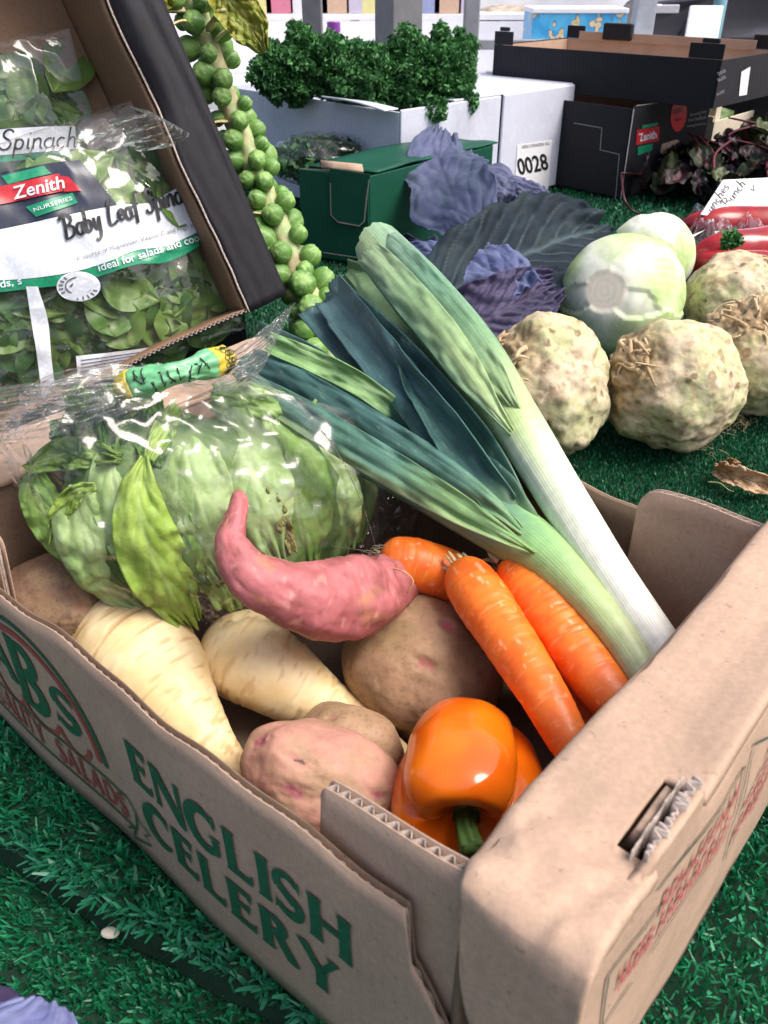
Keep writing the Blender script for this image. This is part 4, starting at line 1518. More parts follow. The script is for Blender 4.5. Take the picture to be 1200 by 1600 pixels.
strap('leaf', lk1, [(824, 668, 0.168, 1), (800, 628, 0.188, 9), (762, 570, 0.199, 21), (712, 503, 0.210, 26), (664, 446, 0.221, 26), (625, 400, 0.230, 23), (600, 374, 0.233, 19)], leek_col([(0, col3(0.42, 0.56, 0.27)), (0.15, col3(0.34, 0.49, 0.24)), (0.40, col3(0.20, 0.36, 0.19)), (0.7, col3(0.14, 0.29, 0.19)), (1, col3(0.24, 0.38, 0.26))]), -0.32, seed=33, nr=120, ragged=0.006, wave=0.003)
strap('leaf', lk1, [(815, 715, 0.150, 12), (785, 672, 0.140, 28), (740, 620, 0.148, 40), (685, 558, 0.156, 46), (630, 503, 0.162, 46), (578, 458, 0.168, 40), (540, 435, 0.172, 30)], leek_col([(0, G_MID), (0.4, G_BLUE), (1, G_MID * 0.7)]), 0.3, seed=14, ragged=0.004, roll=0.25)
strap('leaf', lk1, [(850, 770, 0.140, 8), (815, 712, 0.142, 26), (768, 655, 0.152, 42), (712, 587, 0.163, 52), (656, 515, 0.174, 52), (598, 442, 0.185, 42), (564, 405, 0.190, 34)], leek_col([(0, G_PALE), (0.35, G_BLUE * 1.5), (1, G_MID)], (lt, lambda T, Xx: sstep(0.2, -0.6, Xx) * 0.6 * sstep(.1, .4, T))), 0.25, seed=15, nr=120, roll=0.18)

# ================================================================== produce lying on the mat behind the carton
M_CELERIAC = vmat('celeriac skin', 0.72, (150, 0.22), (130, 0.6, 0.0018), 0.3)
M_ROOTLET = vmat('celeriac rootlet', 0.8, (260, 0.3), (300, 0.4, 0.0008))


def celeriac(label, px, py, z, r, seed, rootdir, nroot=16, squash=(1, 1, 1), hair=None):
    c = at(px, py, z)
    th_ = thing('celeriac', c * V3(1, 1, 0), label, 'celeriac', 'celeriac on the mat')
    vdir = nrm(CAM - c)
    right = nrm(np.cross(V3(0, 0, 1), vdir))
    upv = np.cross(vdir, right)
    S, F = ico(6)
    rd = nrm(right * rootdir[0] + upv * rootdir[1] + vdir * rootdir[2])
    rng_ = np.random.default_rng(seed)
    rad = 1 + 0.12 * fbm(S + seed, 1.4, 2, seed) + 0.040 * fbm(S + seed, 4, 3, seed + 1)
    rk = sstep(0.50, 0.95, S @ rd + 0.12 * fbm(S, 3, 2, seed + 2))
    rad = rad + rk * (0.08 * fbm(S, 3.0, 3, seed + 3) + 0.10 * np.abs(fbm(S, 5.0, 3, seed + 7)) - 0.03)
    C = lerp(col3(0.56, 0.46, 0.32), col3(0.48, 0.48, 0.26), sstep(-.4, .4, fbm(S + seed, 1.6, 4, seed + 4)))
    C = lerp(C, col3(0.34, 0.23, 0.13), 0.65 * sstep(0.15, 0.5, fbm(S, 6, 5, seed + 5, 0.65)))
    C = lerp(C, col3(0.62, 0.56, 0.42), 0.5 * sstep(0.15, 0.5, fbm(S * 1.1, 7, 4, seed + 15)))
    pits = nrm(rng_.normal(size=(90, 3)))
    for k, p in enumerate(pits):
        sz = rng_.uniform(0.025, 0.075) * (1.2 if k < 25 else 0.75)
        wv = 1 + 0.15 * rng_.normal(size=3)
        un = rng_.uniform()
        m = np.nonzero(np.linalg.norm(S - p, axis=1) < sz * 5)[0]
        d = np.linalg.norm((S[m] - p) * wv, axis=1) + 0.012 * fbm(S[m], 14, 2, k)
        rad[m] += 0.012 * np.exp(-((d - sz) / (sz * .45)) ** 2) - 0.010 * np.exp(-(d / (sz * .7)) ** 2)
        kk = sstep(sz * 1.15, sz * .8, d) * (0.55 + 0.45 * un)
        C[m] = lerp(C[m], col3(0.15, 0.08, 0.04), kk * 0.95)
        C[m] = lerp(C[m], col3(0.50, 0.38, 0.24), sstep(sz * .55, sz * .3, d) * 0.5)
    C = lerp(C, col3(0.42, 0.29, 0.16), rk * 0.85)
    C = C * (1 - 0.45 * rk * sstep(0.0, 0.4, fbm(S, 6, 3, seed + 20)))[:, None]
    P = S * rad[:, None] * r * np.array(squash)
    V = c + P
    V[:, 2] = np.maximum(V[:, 2], 0.0015 + 0.004 * np.abs(fbm(S, 6, 2, 3)))
    mk('bulb', V, F, M_CELERIAC, th_, C)
    x, y, zz = basis_from(rd)
    for k in range(nroot):
        a = rng_.uniform(0, 6.28)
        rr = math.sqrt(rng_.uniform(0, 1)) * 0.75
        d0 = nrm(zz + (x * math.cos(a) + y * math.sin(a)) * rr)
        tang = nrm(np.cross(d0, rng_.normal(size=3)))
        b = c + d0 * r * np.array(squash) * 0.97
        L = r * rng_.uniform(.2, .5)
        pts = [b, b + d0 * r * .06 + tang * L * .3, b + d0 * r * .05 + tang * L * .65 + rng_.normal(0, r * .05, 3), b - d0 * r * .04 + tang * L]
        cc = lerp(col3(0.62, 0.48, 0.30), col3(0.36, 0.24, 0.13), rng_.uniform())
        mb = MB()
        simple_tube(mb, pts, r * rng_.uniform(.02, .055), r * .010, 14, 8, cc)
        mb.build('rootlet', M_ROOTLET, th_, True)
    if hair:
        mb = MB()
        for k in range(70):
            b = at(hair[0] + rng_.normal(0, hair[2]), hair[1] + rng_.normal(0, hair[2]), 0.006) + V3(0, 0, abs(rng_.normal(0, .004)))
            L = 0.012
            p1 = b + rng_.normal(0, L * .5, 3)
            p2 = p1 + rng_.normal(0, L * .5, 3)
            p1[2], p2[2] = max(.003, p1[2]), max(.003, p2[2])
            simple_tube(mb, [b, p1, p2], .00025, .00012, 6, 3, (0.45, 0.38, 0.22))
        tag(mb.build('root_hair', M_ROOTLET, th_, True), kind='stuff')
    return th_


celeriac('celeriac touching the white leek, root tangle at its upper left', 850, 607, 0.063, 0.067, 3, (-0.80, 0.22, 0.52), 24, (0.97, 0.98, 1.04))
celeriac('celeriac in the middle, bare knobbly side up beside its rootlets', 1053, 603, 0.062, 0.066, 14, (-0.86, 0.20, 0.45), 20, (1.02, 1.0, 0.98), hair=(1105, 672, 24))
celeriac('celeriac cut off by the right picture edge, rough brown crown', 1180, 558, 0.060, 0.062, 25, (-0.45, 0.62, 0.55), 22, (1.02, 1, 1.05), hair=(1150, 640, 20))
celeriac('pale celeriac behind, next to the red peppers', 1142, 468, 0.056, 0.060, 36, (0.6, 0.6, -0.4), 4, (1.02, 1, 0.95))

# ---- white cabbages
M_CABBAGE = vmat('white cabbage leaf', 0.38, (40, 0.07), (60, 0.2, 0.0015), 0.45, sss=0.15, sssr=(0.01, 0.012, 0.006))


def cabbage(label, px, py, z, r, stem, seed, cut=True, squash=(1, 1, 1)):
    c = at(px, py, z)
    th_ = thing('white_cabbage', c * V3(1, 1, 0), label, 'cabbage', 'white cabbages on the mat')
    vdir = nrm(CAM - c)
    right = nrm(np.cross(V3(0, 0, 1), vdir))
    upv = np.cross(vdir, right)
    ax = nrm(right * stem[0] + upv * stem[1] + vdir * stem[2])
    x, y, zz = basis_from(ax)
    S, F = ico(6)
    h_ = S @ ax
    phi = np.arccos(np.clip(h_, -1, 1))
    th = np.arctan2(S @ y, S @ x)
    rng_ = np.random.default_rng(seed)
    # overlapping leaves: each covers a sector, later ones lie on top
    lay = np.zeros(len(S))
    Ck = np.tile(col3(0.60, 0.70, 0.36), (len(S), 1))
    cen = np.arange(5) * 2 * math.pi / 5 * 1.0 + rng_.uniform(0, 6)
    rng_.shuffle(cen)
    for k, t0 in enumerate(cen):
        dth = (th - t0 + math.pi) % (2 * math.pi) - math.pi
        w = 0.62 + 0.75 * sstep(0.1, 1.3, phi) + 0.16 * fbm(S, 2.2, 3, seed + k)
        end = 2.3 + 0.3 * fbm(S, 1.8, 2, seed + k + 9)
        e = np.minimum((w - np.abs(dth)) * np.maximum(np.sin(phi), 0.25), (end - phi))
        m = sstep(0.0, 0.012, e)
        lay = np.where(m > 0.5, k + 1 + 0.25 * np.exp(-e / 0.05), lay)
        rib = np.exp(-(dth * np.sin(phi) / (0.17 * np.exp(-phi * 0.7) + 0.03)) ** 2)
        vein = np.exp(-(((np.abs(dth) * 6 - phi * 2.2 + 0.5 * fbm(S, 2, 2, k)) % 1 - 0.5) / 0.09) ** 2) * sstep(.2, .6, phi)
        lc = lerp(col3(0.50, 0.66, 0.26), col3(0.70, 0.77, 0.50), sstep(-.5, .5, fbm(S, 1.5, 3, seed + k + 30)))
        lc = lerp(lc, col3(0.80, 0.82, 0.70), np.clip(sstep(0.9, 0.25, phi) * .8 + rib * .8 + vein * 0.35, 0, 1))
        edge = np.exp(-(e / 0.03) ** 2)
        lc = lerp(lc, col3(0.80, 0.86, 0.62), 0.4 * edge) * (1 - 0.12 * sstep(.0, .5, fbm(S, 6, 3, k)))[:, None]
        Ck = lerp(Ck, lc, m)
        lay = lay + 0.5 * m * rib * 0.6
    rad = 1 + 0.016 * lay + 0.035 * fbm(S + seed, 1.2, 2, seed) - 0.012 * np.exp(-((phi - 0.36) / 0.08) ** 2)
    # cut stump
    sm = sstep(0.36, 0.32, phi + 0.02 * fbm(S, 5, 2, seed))
    if cut:
        flat = 0.955 / np.maximum(np.cos(np.clip(phi, 0, 0.5)), .5)
        rad = rad * (1 - sm) + flat * 1.0 * sm
        ringc = lerp(col3(0.74, 0.68, 0.54), col3(0.82, 0.78, 0.68), 0.5 + 0.5 * np.sin(phi * 60 + 2 * fbm(S, 8, 3, 4)))
        Ck = lerp(Ck, ringc, sm)
        Ck = lerp(Ck, col3(0.45, 0.33, 0.20), np.exp(-((phi - 0.335) / 0.012) ** 2) * 0.25)
    V = c + S * rad[:, None] * r * np.array(squash)
    V[:, 2] = np.maximum(V[:, 2], 0.001)
    mk('head', V, F, M_CABBAGE, th_, Ck)
    return th_


cabbage('white cabbage in front with its round cut stem facing out', 973, 462, 0.068, 0.073, (-0.30, 0.06, 0.95), 5, True, (1.0, 1, 0.98))
cb = cabbage('white cabbage behind, pale leaf tip poking out beside the peppers', 1018, 400, 0.060, 0.058, (-0.2, 0.75, 0.3), 9, False)
mb = MB()
tipp = [at(1066, 380, 0.062), at(1080, 370, 0.064), at(1100, 360, 0.068)]
V, t, th, d = tube(tipp, lambda t: 0.006 * (1 - t) + 0.0004, 14, 10, flat=0.3)
mb.add(V, tube_faces(14, 10), (0.74, 0.78, 0.66))
mb.build('leaf_tip', M_CABBAGE, cb, True)

# ---- red cabbage
M_REDCAB = vmat('red cabbage leaf', 0.6, (45, 0.2), (70, 0.45, 0.0014), 0.25, trans=0.04)


M_REDDARK = vmat('dark cabbage leaf', 0.62, (45, 0.25), (70, 0.5, 0.0014), 0.12)


def broadleaf(name, parent, mat, rows, seed, c_vein, c0, c1, cup=0.2, ruf=0.010, nv=7, outline=0.10, nr=80, nc=64, hint=None, roll=0.0, vein=0.0016, slope=0.9, cpow=2.0, bloom=None, thick=0.0011, tooth=0.0, veink=0.8):
    P, wid = pxpts(rows)
    ts = np.concatenate([[0], np.cumsum(np.linalg.norm(np.diff(P, axis=0), axis=1))])
    ts /= ts[-1]
    Pc = catmull(P, nr)
    t = np.linspace(0, 1, nr)
    w = smooth_prof(ts, wid, t)
    T = nrm(np.gradient(Pc, axis=0))
    vd = nrm(CAM - Pc)
    n = vd if hint is None else np.repeat(nrm(V3(*hint))[None], nr, 0)
    sd = nrm(np.cross(T, n))
    n = np.cross(sd, T)
    sd, n = sd * math.cos(roll) + n * math.sin(roll), n * math.cos(roll) - sd * math.sin(roll)
    asp = float(np.clip(2.2 * w.max() / np.linalg.norm(np.diff(Pc, axis=0), axis=1).sum(), 0.15, 1.3))
    x = np.linspace(-1, 1, nc)
    TT, XX = np.meshgrid(t, x, indexing='ij')
    q = np.stack([TT * 6, np.sign(XX) * 5, TT * 0 + seed], -1)
    ol = 1 + outline * fbm(q, 1, 4, seed, 0.6) + tooth * np.abs(np.sin(TT * 40 + 3 * fbm(q, 2, 2, seed))) * -1
    lat_c = TT * nv - np.abs(XX) * slope * nv * 0.35 + 0.12 * fbm(np.stack([TT * 3, XX * 3 * asp, TT * 0], -1), 1, 2, seed)
    lat = np.abs((lat_c % 1) - 0.5)
    vk = np.exp(-((0.5 - lat) / (0.055 * (1.2 - 0.6 * np.abs(XX)))) ** 2)
    mid = np.exp(-(XX / (0.035 + 0.05 * (1 - TT))) ** 2)
    vv = np.maximum(vk * (1 - 0.5 * np.abs(XX)), mid)
    pillow = np.cos((lat_c % 1) * 2 * math.pi) * -1
    ax_ = np.abs(XX)
    wav = ruf * sstep(.25, 1, ax_) * fbm(np.stack([TT * 6, np.sign(XX) * 4 + XX, TT * 0 + seed], -1), 1, 3, seed + 2)
    endw = ruf * 1.2 * sstep(.75, 1, TT) * fbm(np.stack([XX * 3, TT * 0, TT * 0 + seed], -1), 1, 3, seed + 6)
    off = cup * (ax_ ** cpow) * w[:, None] + wav + endw - vein * vv + vein * 0.5 * pillow * (1 - mid) + 0.35 * ruf * fbm(np.stack([TT * 5, XX * 3.5 * asp, TT * 0 + seed], -1), 1.3, 3, seed + 21)
    V = Pc[:, None, :] + sd[:, None, :] * (XX * ol * w[:, None])[..., None] + n[:, None, :] * off[..., None] + T[:, None, :] * (outline * 0.35 * sstep(.8, 1, TT) * fbm(np.stack([XX * 4, TT * 0, TT * 0 + seed], -1), 1, 4, seed + 7) * w.max())[..., None]
    C = lerp(np.array(c0), np.array(c1), sstep(-.45, .45, fbm(np.stack([TT * 3, XX * 3 * asp, TT * 0 + seed], -1), 1, 4, seed + 9)))
    if bloom is not None:
        C = lerp(C, np.array(bloom), 0.8 * sstep(-0.1, 0.45, fbm(np.stack([TT * 2, XX * 6 * asp, TT * 0 + seed], -1), 1, 5, seed + 12, 0.7)))
    C = lerp(C, np.array(c_vein), vv * veink)
    return mk(name, V, grid_faces(nr, nc), mat, parent, C.reshape(-1, 3), True, solid=thick)


red1 = thing('red_cabbage', at(775, 400, 0.0), 'red cabbage with ragged blue outer leaves spread open beside the green carton', 'red cabbage')
BLU, LAV, DRK, PUR = (0.055, 0.065, 0.13), (0.19, 0.21, 0.40), (0.022, 0.030, 0.042), (0.075, 0.055, 0.13)
# heart
S, F = ico(5)
ctr = at(770, 485, 0.052)
mk('heart', ctr + S * (1 + 0.04 * fbm(S, 2, 3, 3))[:, None] * V3(0.05, 0.045, 0.048), F, M_REDCAB, red1, np.tile(np.array([PUR]), (len(S), 1)))
# upright leaf at the top, pale waxy underside
broadleaf('leaf', red1, M_REDCAB, [(745, 348, 0.10, 40), (722, 318, 0.115, 66), (698, 285, 0.13, 66), (686, 240, 0.148, 50), (694, 203, 0.165, 22)], 3, (0.055, 0.06, 0.12), (0.07, 0.085, 0.16), (0.105, 0.12, 0.21), 0.02, 0.010, 5, 0.15, bloom=(0.095, 0.12, 0.18), veink=0.6, vein=0.0008, slope=1.6)
broadleaf('leaf', red1, M_REDCAB, [(735, 292, 0.124, 42), (765, 280, 0.132, 46), (800, 286, 0.130, 40), (835, 300, 0.124, 32), (866, 314, 0.114, 12)], 4, (0.10, 0.11, 0.2), (0.06, 0.065, 0.12), (0.11, 0.12, 0.21), -0.35, 0.016, 6, 0.16, bloom=(0.09, 0.105, 0.18), hint=(0.1, -0.5, 0.8), veink=0.4)
# big spread leaf, dark green blue with pale veins
broadleaf('leaf', red1, M_REDDARK, [(690, 480, 0.084, 44), (730, 442, 0.098, 76), (790, 410, 0.106, 84), (850, 384, 0.107, 84), (905, 366, 0.102, 70), (948, 356, 0.096, 40)], 7, (0.075, 0.11, 0.12), (0.010, 0.017, 0.026), (0.020, 0.032, 0.040), 0.20, 0.014, 8, 0.10, hint=(0.0, -0.75, 0.75), veink=0.75, vein=0.0024, slope=1.2)
# pale leaf to the left
broadleaf('leaf', red1, M_REDCAB, [(815, 455, 0.100, 40), (765, 420, 0.112, 62), (715, 400, 0.118, 64), (668, 392, 0.116, 50), (635, 388, 0.110, 22)], 9, (0.09, 0.10, 0.19), (0.06, 0.075, 0.17), (0.10, 0.12, 0.24), -0.25, 0.012, 7, 0.12, bloom=(0.125, 0.15, 0.27), hint=(-0.1, -0.5, 0.85), veink=0.3)
# ragged dark skirt underneath, far left
broadleaf('leaf', red1, M_REDCAB, [(760, 470, 0.075, 44), (710, 445, 0.075, 58), (660, 425, 0.07, 50), (618, 395, 0.072, 26)], 11, (0.06, 0.07, 0.12), (0.022, 0.028, 0.05), (0.045, 0.052, 0.09), 0.3, 0.02, 6, 0.2, hint=(-0.2, -0.8, 0.5))
# purple leaf in front
broadleaf('leaf', red1, M_REDCAB, [(705, 535, 0.050, 46), (745, 505, 0.074, 58), (795, 480, 0.086, 54), (838, 458, 0.089, 42), (866, 446, 0.088, 24)], 13, (0.05, 0.042, 0.09), (0.036, 0.031, 0.072), (0.06, 0.052, 0.11), 0.25, 0.012, 9, 0.05, hint=(0.1, -0.85, 0.5), vein=0.002, slope=1.1)
broadleaf('leaf', red1, M_REDCAB, [(740, 560, 0.03, 50), (760, 530, 0.05, 66), (790, 500, 0.064, 62), (820, 480, 0.07, 40)], 15, (0.07, 0.06, 0.12), (0.04, 0.036, 0.075), (0.06, 0.052, 0.10), 0.25, 0.012, 9, 0.10, hint=(0.1, -0.85, 0.5))
# second red cabbage, just a leaf edge in the near corner
red2 = thing('red_cabbage', at(-60, 1680, -0.02), 'lavender red cabbage leaf edge showing in the bottom left corner', 'red cabbage')
S, F = ico(5)
ctr = at(-110, 1740, 0.02)
V = ctr + S * (1 + 0.05 * fbm(S, 2.4, 3, 13))[:, None] * V3(0.05, 0.05, 0.042)
mk('heart', V, F, M_REDCAB, red2, np.tile(np.array([PUR]), (len(S), 1)))
broadleaf('leaf', red2, M_REDCAB, [(-160, 1800, 0.075, 150), (-80, 1720, 0.076, 150), (-10, 1650, 0.070, 135), (40, 1595, 0.060, 105), (70, 1562, 0.052, 48)], 23, (0.17, 0.19, 0.36), (0.15, 0.17, 0.36), (0.20, 0.22, 0.42), -0.22, 0.0015, 5, 0.02, bloom=(0.22, 0.25, 0.44), hint=(0, -0.3, 0.9), veink=0.25, vein=0.0003)

# ---- small litter on the mats
M_SKIN = vmat('dry onion skin', 0.5, (120, 0.25), (200, 0.3, 0.0006), trans=0.25)
os_ = thing('onion_skin', at(1165, 748, 0.0), 'dry curled brown onion skin on the short green mat', 'onion skin')
broadleaf('flake', os_, M_SKIN, [(1118, 733, 0.004, 8), (1145, 742, 0.012, 15), (1175, 752, 0.013, 16), (1202, 760, 0.006, 12)], 3, (0.5, 0.3, 0.16), (0.52, 0.33, 0.18), (0.62, 0.45, 0.30), 0.9, 0.006, 4, 0.25)
broadleaf('flake', os_, M_SKIN, [(1138, 722, 0.004, 4), (1145, 724, 0.008, 7), (1152, 727, 0.004, 4)], 5, (0.4, 0.2, 0.1), (0.42, 0.24, 0.12), (0.5, 0.3, 0.15), 0.6, 0.003, 3, 0.2)
mb = MB()
simple_tube(mb, [at(1106, 753, 0.004), at(1125, 755, 0.007), at(1138, 765, 0.004), at(1147, 768, 0.004)], 0.0006, 0.0003, 16, 5, (0.5, 0.5, 0.2))
tag(mb.build('root_thread', M_ROOTLET, None, True), 'thin pale root thread on the mat beside the onion skin', 'thread')
S, F = ico(3)
pz = at(173, 1457, -0.022)
tag(mk('petal', pz + S * V3(0.0052, 0.0034, 0.0018) * (1 + 0.2 * fbm(S, 1.5, 2, 4))[:, None], F, vmat('pale scrap', 0.6, (60, 0.1), None, col=(0.72, 0.66, 0.52)), None), 'small cream petal lying on the coarse foreground mat', 'petal')

# ================================================================== lettuce in its bag
M_LETTUCE = vmat('lettuce leaf', 0.46, (70, 0.2), (85, 0.6, 0.0024), 0.4, trans=0.22)
M_FILM = film_mat('clear bag film', rough=0.07, refl=0.055, haze=0.010, scale=22, strength=0.15)
M_FILM_T = film_mat('gathered bag film', rough=0.06, refl=0.13, haze=0.05, scale=40, strength=0.6)

LM = V3(-0.105, 0.445, 0.131)
l1 = nrm(V3(0.161, 0.092, -0.085))
l3 = CAM - LM
l3 = nrm(l3 - l1 * (l3 @ l1))
l2 = np.cross(l1, l3)
if l2[2] > 0:
    l2 = -l2
LA, LB, LD = 0.101, 0.061, 0.050
lettuce = thing('lettuce', LM * V3(1, 1, 0) + V3(0, 0, 0.05), 'green lettuce with long overlapping leaves inside the clear bag', 'lettuce')


def on_lettuce(phi, th, r):
    """phi from the upper pole, th azimuth (0 faces the camera, + to the right)"""
    x = np.sin(phi) * np.sin(th)
    z = np.sin(phi) * np.cos(th)
    y = -np.cos(phi)
    x = x * (1 - np.where(x < 0, 0.48, 0.24) * sstep(-0.1, 1.0, y))
    p = 2.8
    k = (np.abs(x) ** p + np.abs(y) ** p + np.abs(z) ** p) ** (-1 / p)
    return LM + (x * k * LA * r)[..., None] * l1 + (y * k * LB * r)[..., None] * l2 + (z * k * LD * r)[..., None] * l3


def lettuce_leaf(th0, th1, p0, p1, w, r, seed, c0, c1, ruf=0.02, curl=0.0, rib=0.5, nm='leaf'):
    nr, nc = 54, 34
    t = np.linspace(0, 1, nr)
    x = np.linspace(-1, 1, nc)
    TT, XX = np.meshgrid(t, x, indexing='ij')
    wid = w * (0.30 + 0.70 * np.sin(np.clip(TT * 0.92 + 0.08, 0, 1) ** 0.85 * math.pi * 0.92) ** 0.75)
    wid = wid * np.sqrt(np.clip(1 - np.clip((TT - 0.86) / 0.14, 0, 1) ** 2, 0.02, 1))
    edge = 1 + 0.05 * fbm(np.stack([TT * 9, np.sign(XX) * 3, TT * 0 + seed], -1), 1, 3, seed)
    phi = p0 + (p1 - p0) * TT
    ph_eff = np.clip(np.sin(np.clip(phi, 0.15, 3.0)), 0.35, 1)
    th = th0 + (th1 - th0) * TT + XX * wid * edge / ph_eff
    ang = np.abs(XX) ** 2.2
    rr = r + ruf * ang * fbm(np.stack([TT * 7, XX * 1.5, TT * 0 + seed], -1), 1, 3, seed + 2) + 0.022 * fbm(np.stack([TT * 7, XX * 2.5, TT * 0 + seed], -1), 1.3, 4, seed + 5) + 0.030 * (0.5 - ang) + curl * np.clip(XX, 0, 1) ** 3
    ribk = np.exp(-(XX / (0.05 + 0.06 * (1 - TT))) ** 2)
    lat = np.abs(((TT * 7 - np.abs(XX) * 1.7 + 0.1 * fbm(np.stack([TT * 4, XX * 4, TT * 0], -1), 1, 2, seed)) % 1) - 0.5)
    latk = np.exp(-((lat - 0.0) / 0.06) ** 2) * (1 - np.abs(XX)) ** 0.5
    net = sstep(0.3, 0.0, np.abs(fbm(np.stack([TT * 9, XX * 6, TT * 0 + seed], -1), 1.3, 2, seed + 8)))
    rr = rr + 0.010 * ribk - 0.010 * latk
    V = on_lettuce(np.clip(phi, 0.02, 3.1), th, rr)
    C = lerp(np.array(c0), np.array(c1), sstep(-.5, .5, fbm(np.stack([TT * 3, XX * 2, TT * 0 + seed], -1), 1, 3, seed + 9)))
    C = lerp(C, np.array(c1) * 0.82 + 0.01, 0.45 * (1 - net))
    C = lerp(C, col3(0.46, 0.56, 0.26), rib * ribk * (1 - 0.6 * TT) + 0.35 * latk * rib)
    C = lerp(C, col3(0.36, 0.50, 0.16), 0.5 * sstep(.88, 1.0, np.abs(XX)))
    C = C * 0.78
    mk(nm, V, grid_faces(nr, nc), M_LETTUCE, lettuce, C.reshape(-1, 3), True, solid=0.0009)


g0, g1 = (0.25, 0.38, 0.13), (0.17, 0.30, 0.085)
# under layers all round
rl = random.Random(8)
for k in range(9):
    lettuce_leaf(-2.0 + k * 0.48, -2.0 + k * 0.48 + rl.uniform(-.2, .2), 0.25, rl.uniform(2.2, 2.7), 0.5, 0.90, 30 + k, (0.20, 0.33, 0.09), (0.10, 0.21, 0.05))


def lhit(px, py, lift=0.0):
    """height of the lettuce's front surface behind a pixel"""
    r_ = ray(px, py)
    r_ = r_ / np.linalg.norm(r_)
    A = np.stack([l1 / LA, l2 / LB, l3 / LD])
    o_, d_ = A @ (CAM - LM), A @ r_
    a_, b_, c_ = d_ @ d_, o_ @ d_, o_ @ o_ - 0.97
    disc = max(0.0, b_ * b_ - a_ * c_)
    t_ = (-b_ - math.sqrt(disc)) / a_ - lift
    return float((CAM + r_ * t_)[2])


def lleaf(rows, seed, c0, c1, cup=-0.35, ruf=0.006, lift=0.004, nv=4.3, vk=0.5, outline=0.05):
    rr = [(px, py, lhit(px, py, lift), w) for px, py, w in rows]
    broadleaf('leaf', lettuce, M_LETTUCE, rr, seed, (0.52, 0.64, 0.34), c0, c1, cup=cup, ruf=ruf, nv=nv, outline=outline, vein=0.0005, slope=1.3, thick=0.0009, veink=vk, nr=60, nc=40, cpow=1.7)


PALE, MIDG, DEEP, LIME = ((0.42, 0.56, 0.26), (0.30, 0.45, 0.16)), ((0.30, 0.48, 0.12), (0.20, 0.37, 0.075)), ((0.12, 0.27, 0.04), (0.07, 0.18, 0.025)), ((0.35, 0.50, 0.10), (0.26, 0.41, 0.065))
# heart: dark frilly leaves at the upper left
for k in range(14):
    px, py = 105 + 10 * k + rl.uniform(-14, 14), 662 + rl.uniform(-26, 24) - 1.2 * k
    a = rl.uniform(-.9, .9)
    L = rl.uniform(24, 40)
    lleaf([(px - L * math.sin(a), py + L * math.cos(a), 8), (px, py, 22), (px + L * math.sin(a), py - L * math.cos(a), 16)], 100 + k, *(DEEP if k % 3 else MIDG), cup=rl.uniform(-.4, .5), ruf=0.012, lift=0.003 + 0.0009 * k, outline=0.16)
# outer leaves, base at the top, tips hanging down
lleaf([(455, 660, 30), (506, 735, 48), (524, 812, 44), (534, 872, 16)], 3, *PALE, lift=0.001)
lleaf([(480, 640, 20), (545, 700, 34), (556, 770, 34), (552, 850, 14)], 4, *MIDG, lift=0.000)
lleaf([(420, 650, 30), (452, 735, 60), (470, 820, 54), (486, 890, 18)], 5, *MIDG, lift=0.004)
lleaf([(352, 640, 34), (388, 730, 62), (410, 815, 54), (438, 880, 18)], 6, *PALE, lift=0.009)
lleaf([(300, 800, 14), (326, 870, 34), (352, 925, 28), (372, 962, 8)], 7, *MIDG, lift=0.004)
lleaf([(282, 648, 14), (292, 712, 50), (312, 782, 56), (338, 848, 42), (356, 905, 12)], 8, *PALE, lift=0.008)
lleaf([(56, 730, 10), (58, 765, 26), (76, 812, 30), (108, 860, 22), (136, 890, 8)], 9, *MIDG, lift=0.003)
lleaf([(172, 700, 22), (178, 765, 40), (194, 826, 36), (214, 890, 22), (232, 940, 8)], 10, *PALE, lift=0.006)
lleaf([(126, 758, 16), (126, 806, 44), (152, 862, 52), (194, 918, 40), (230, 950, 14)], 11, *PALE, lift=0.011, cup=-0.42)
lleaf([(40, 735, 8), (92, 712, 24), (140, 708, 24), (186, 716, 8)], 12, (0.20, 0.34, 0.06), (0.13, 0.25, 0.04), lift=0.008, cup=0.2, ruf=0.01)
lleaf([(150, 760, 6), (120, 770, 14), (96, 800, 16), (84, 838, 6)], 13, *LIME, lift=0.016, cup=0.5)
lleaf([(225, 714, 6), (217, 768, 32), (228, 842, 49), (262, 914, 49), (302, 978, 16)], 14, *LIME, lift=0.016, cup=-0.30, nv=5, vk=0.3, outline=0.03)
lleaf([(276, 636, 8), (250, 684, 17), (230, 722, 8)], 15, *LIME, lift=0.012, cup=0.3)
lleaf([(225, 650, 16), (238, 690, 30), (236, 728, 16)], 16, *DEEP, lift=0.006, cup=0.2)
lleaf([(330, 620, 20), (390, 632, 34), (445, 655, 34), (490, 690, 14)], 17, *MIDG, lift=0.008, cup=-.2, ruf=0.01)
lleaf([(420, 760, 6), (440, 810, 12), (458, 862, 6)], 18, (0.24, 0.20, 0.06), (0.20, 0.21, 0.06), lift=0.013, cup=-.2)

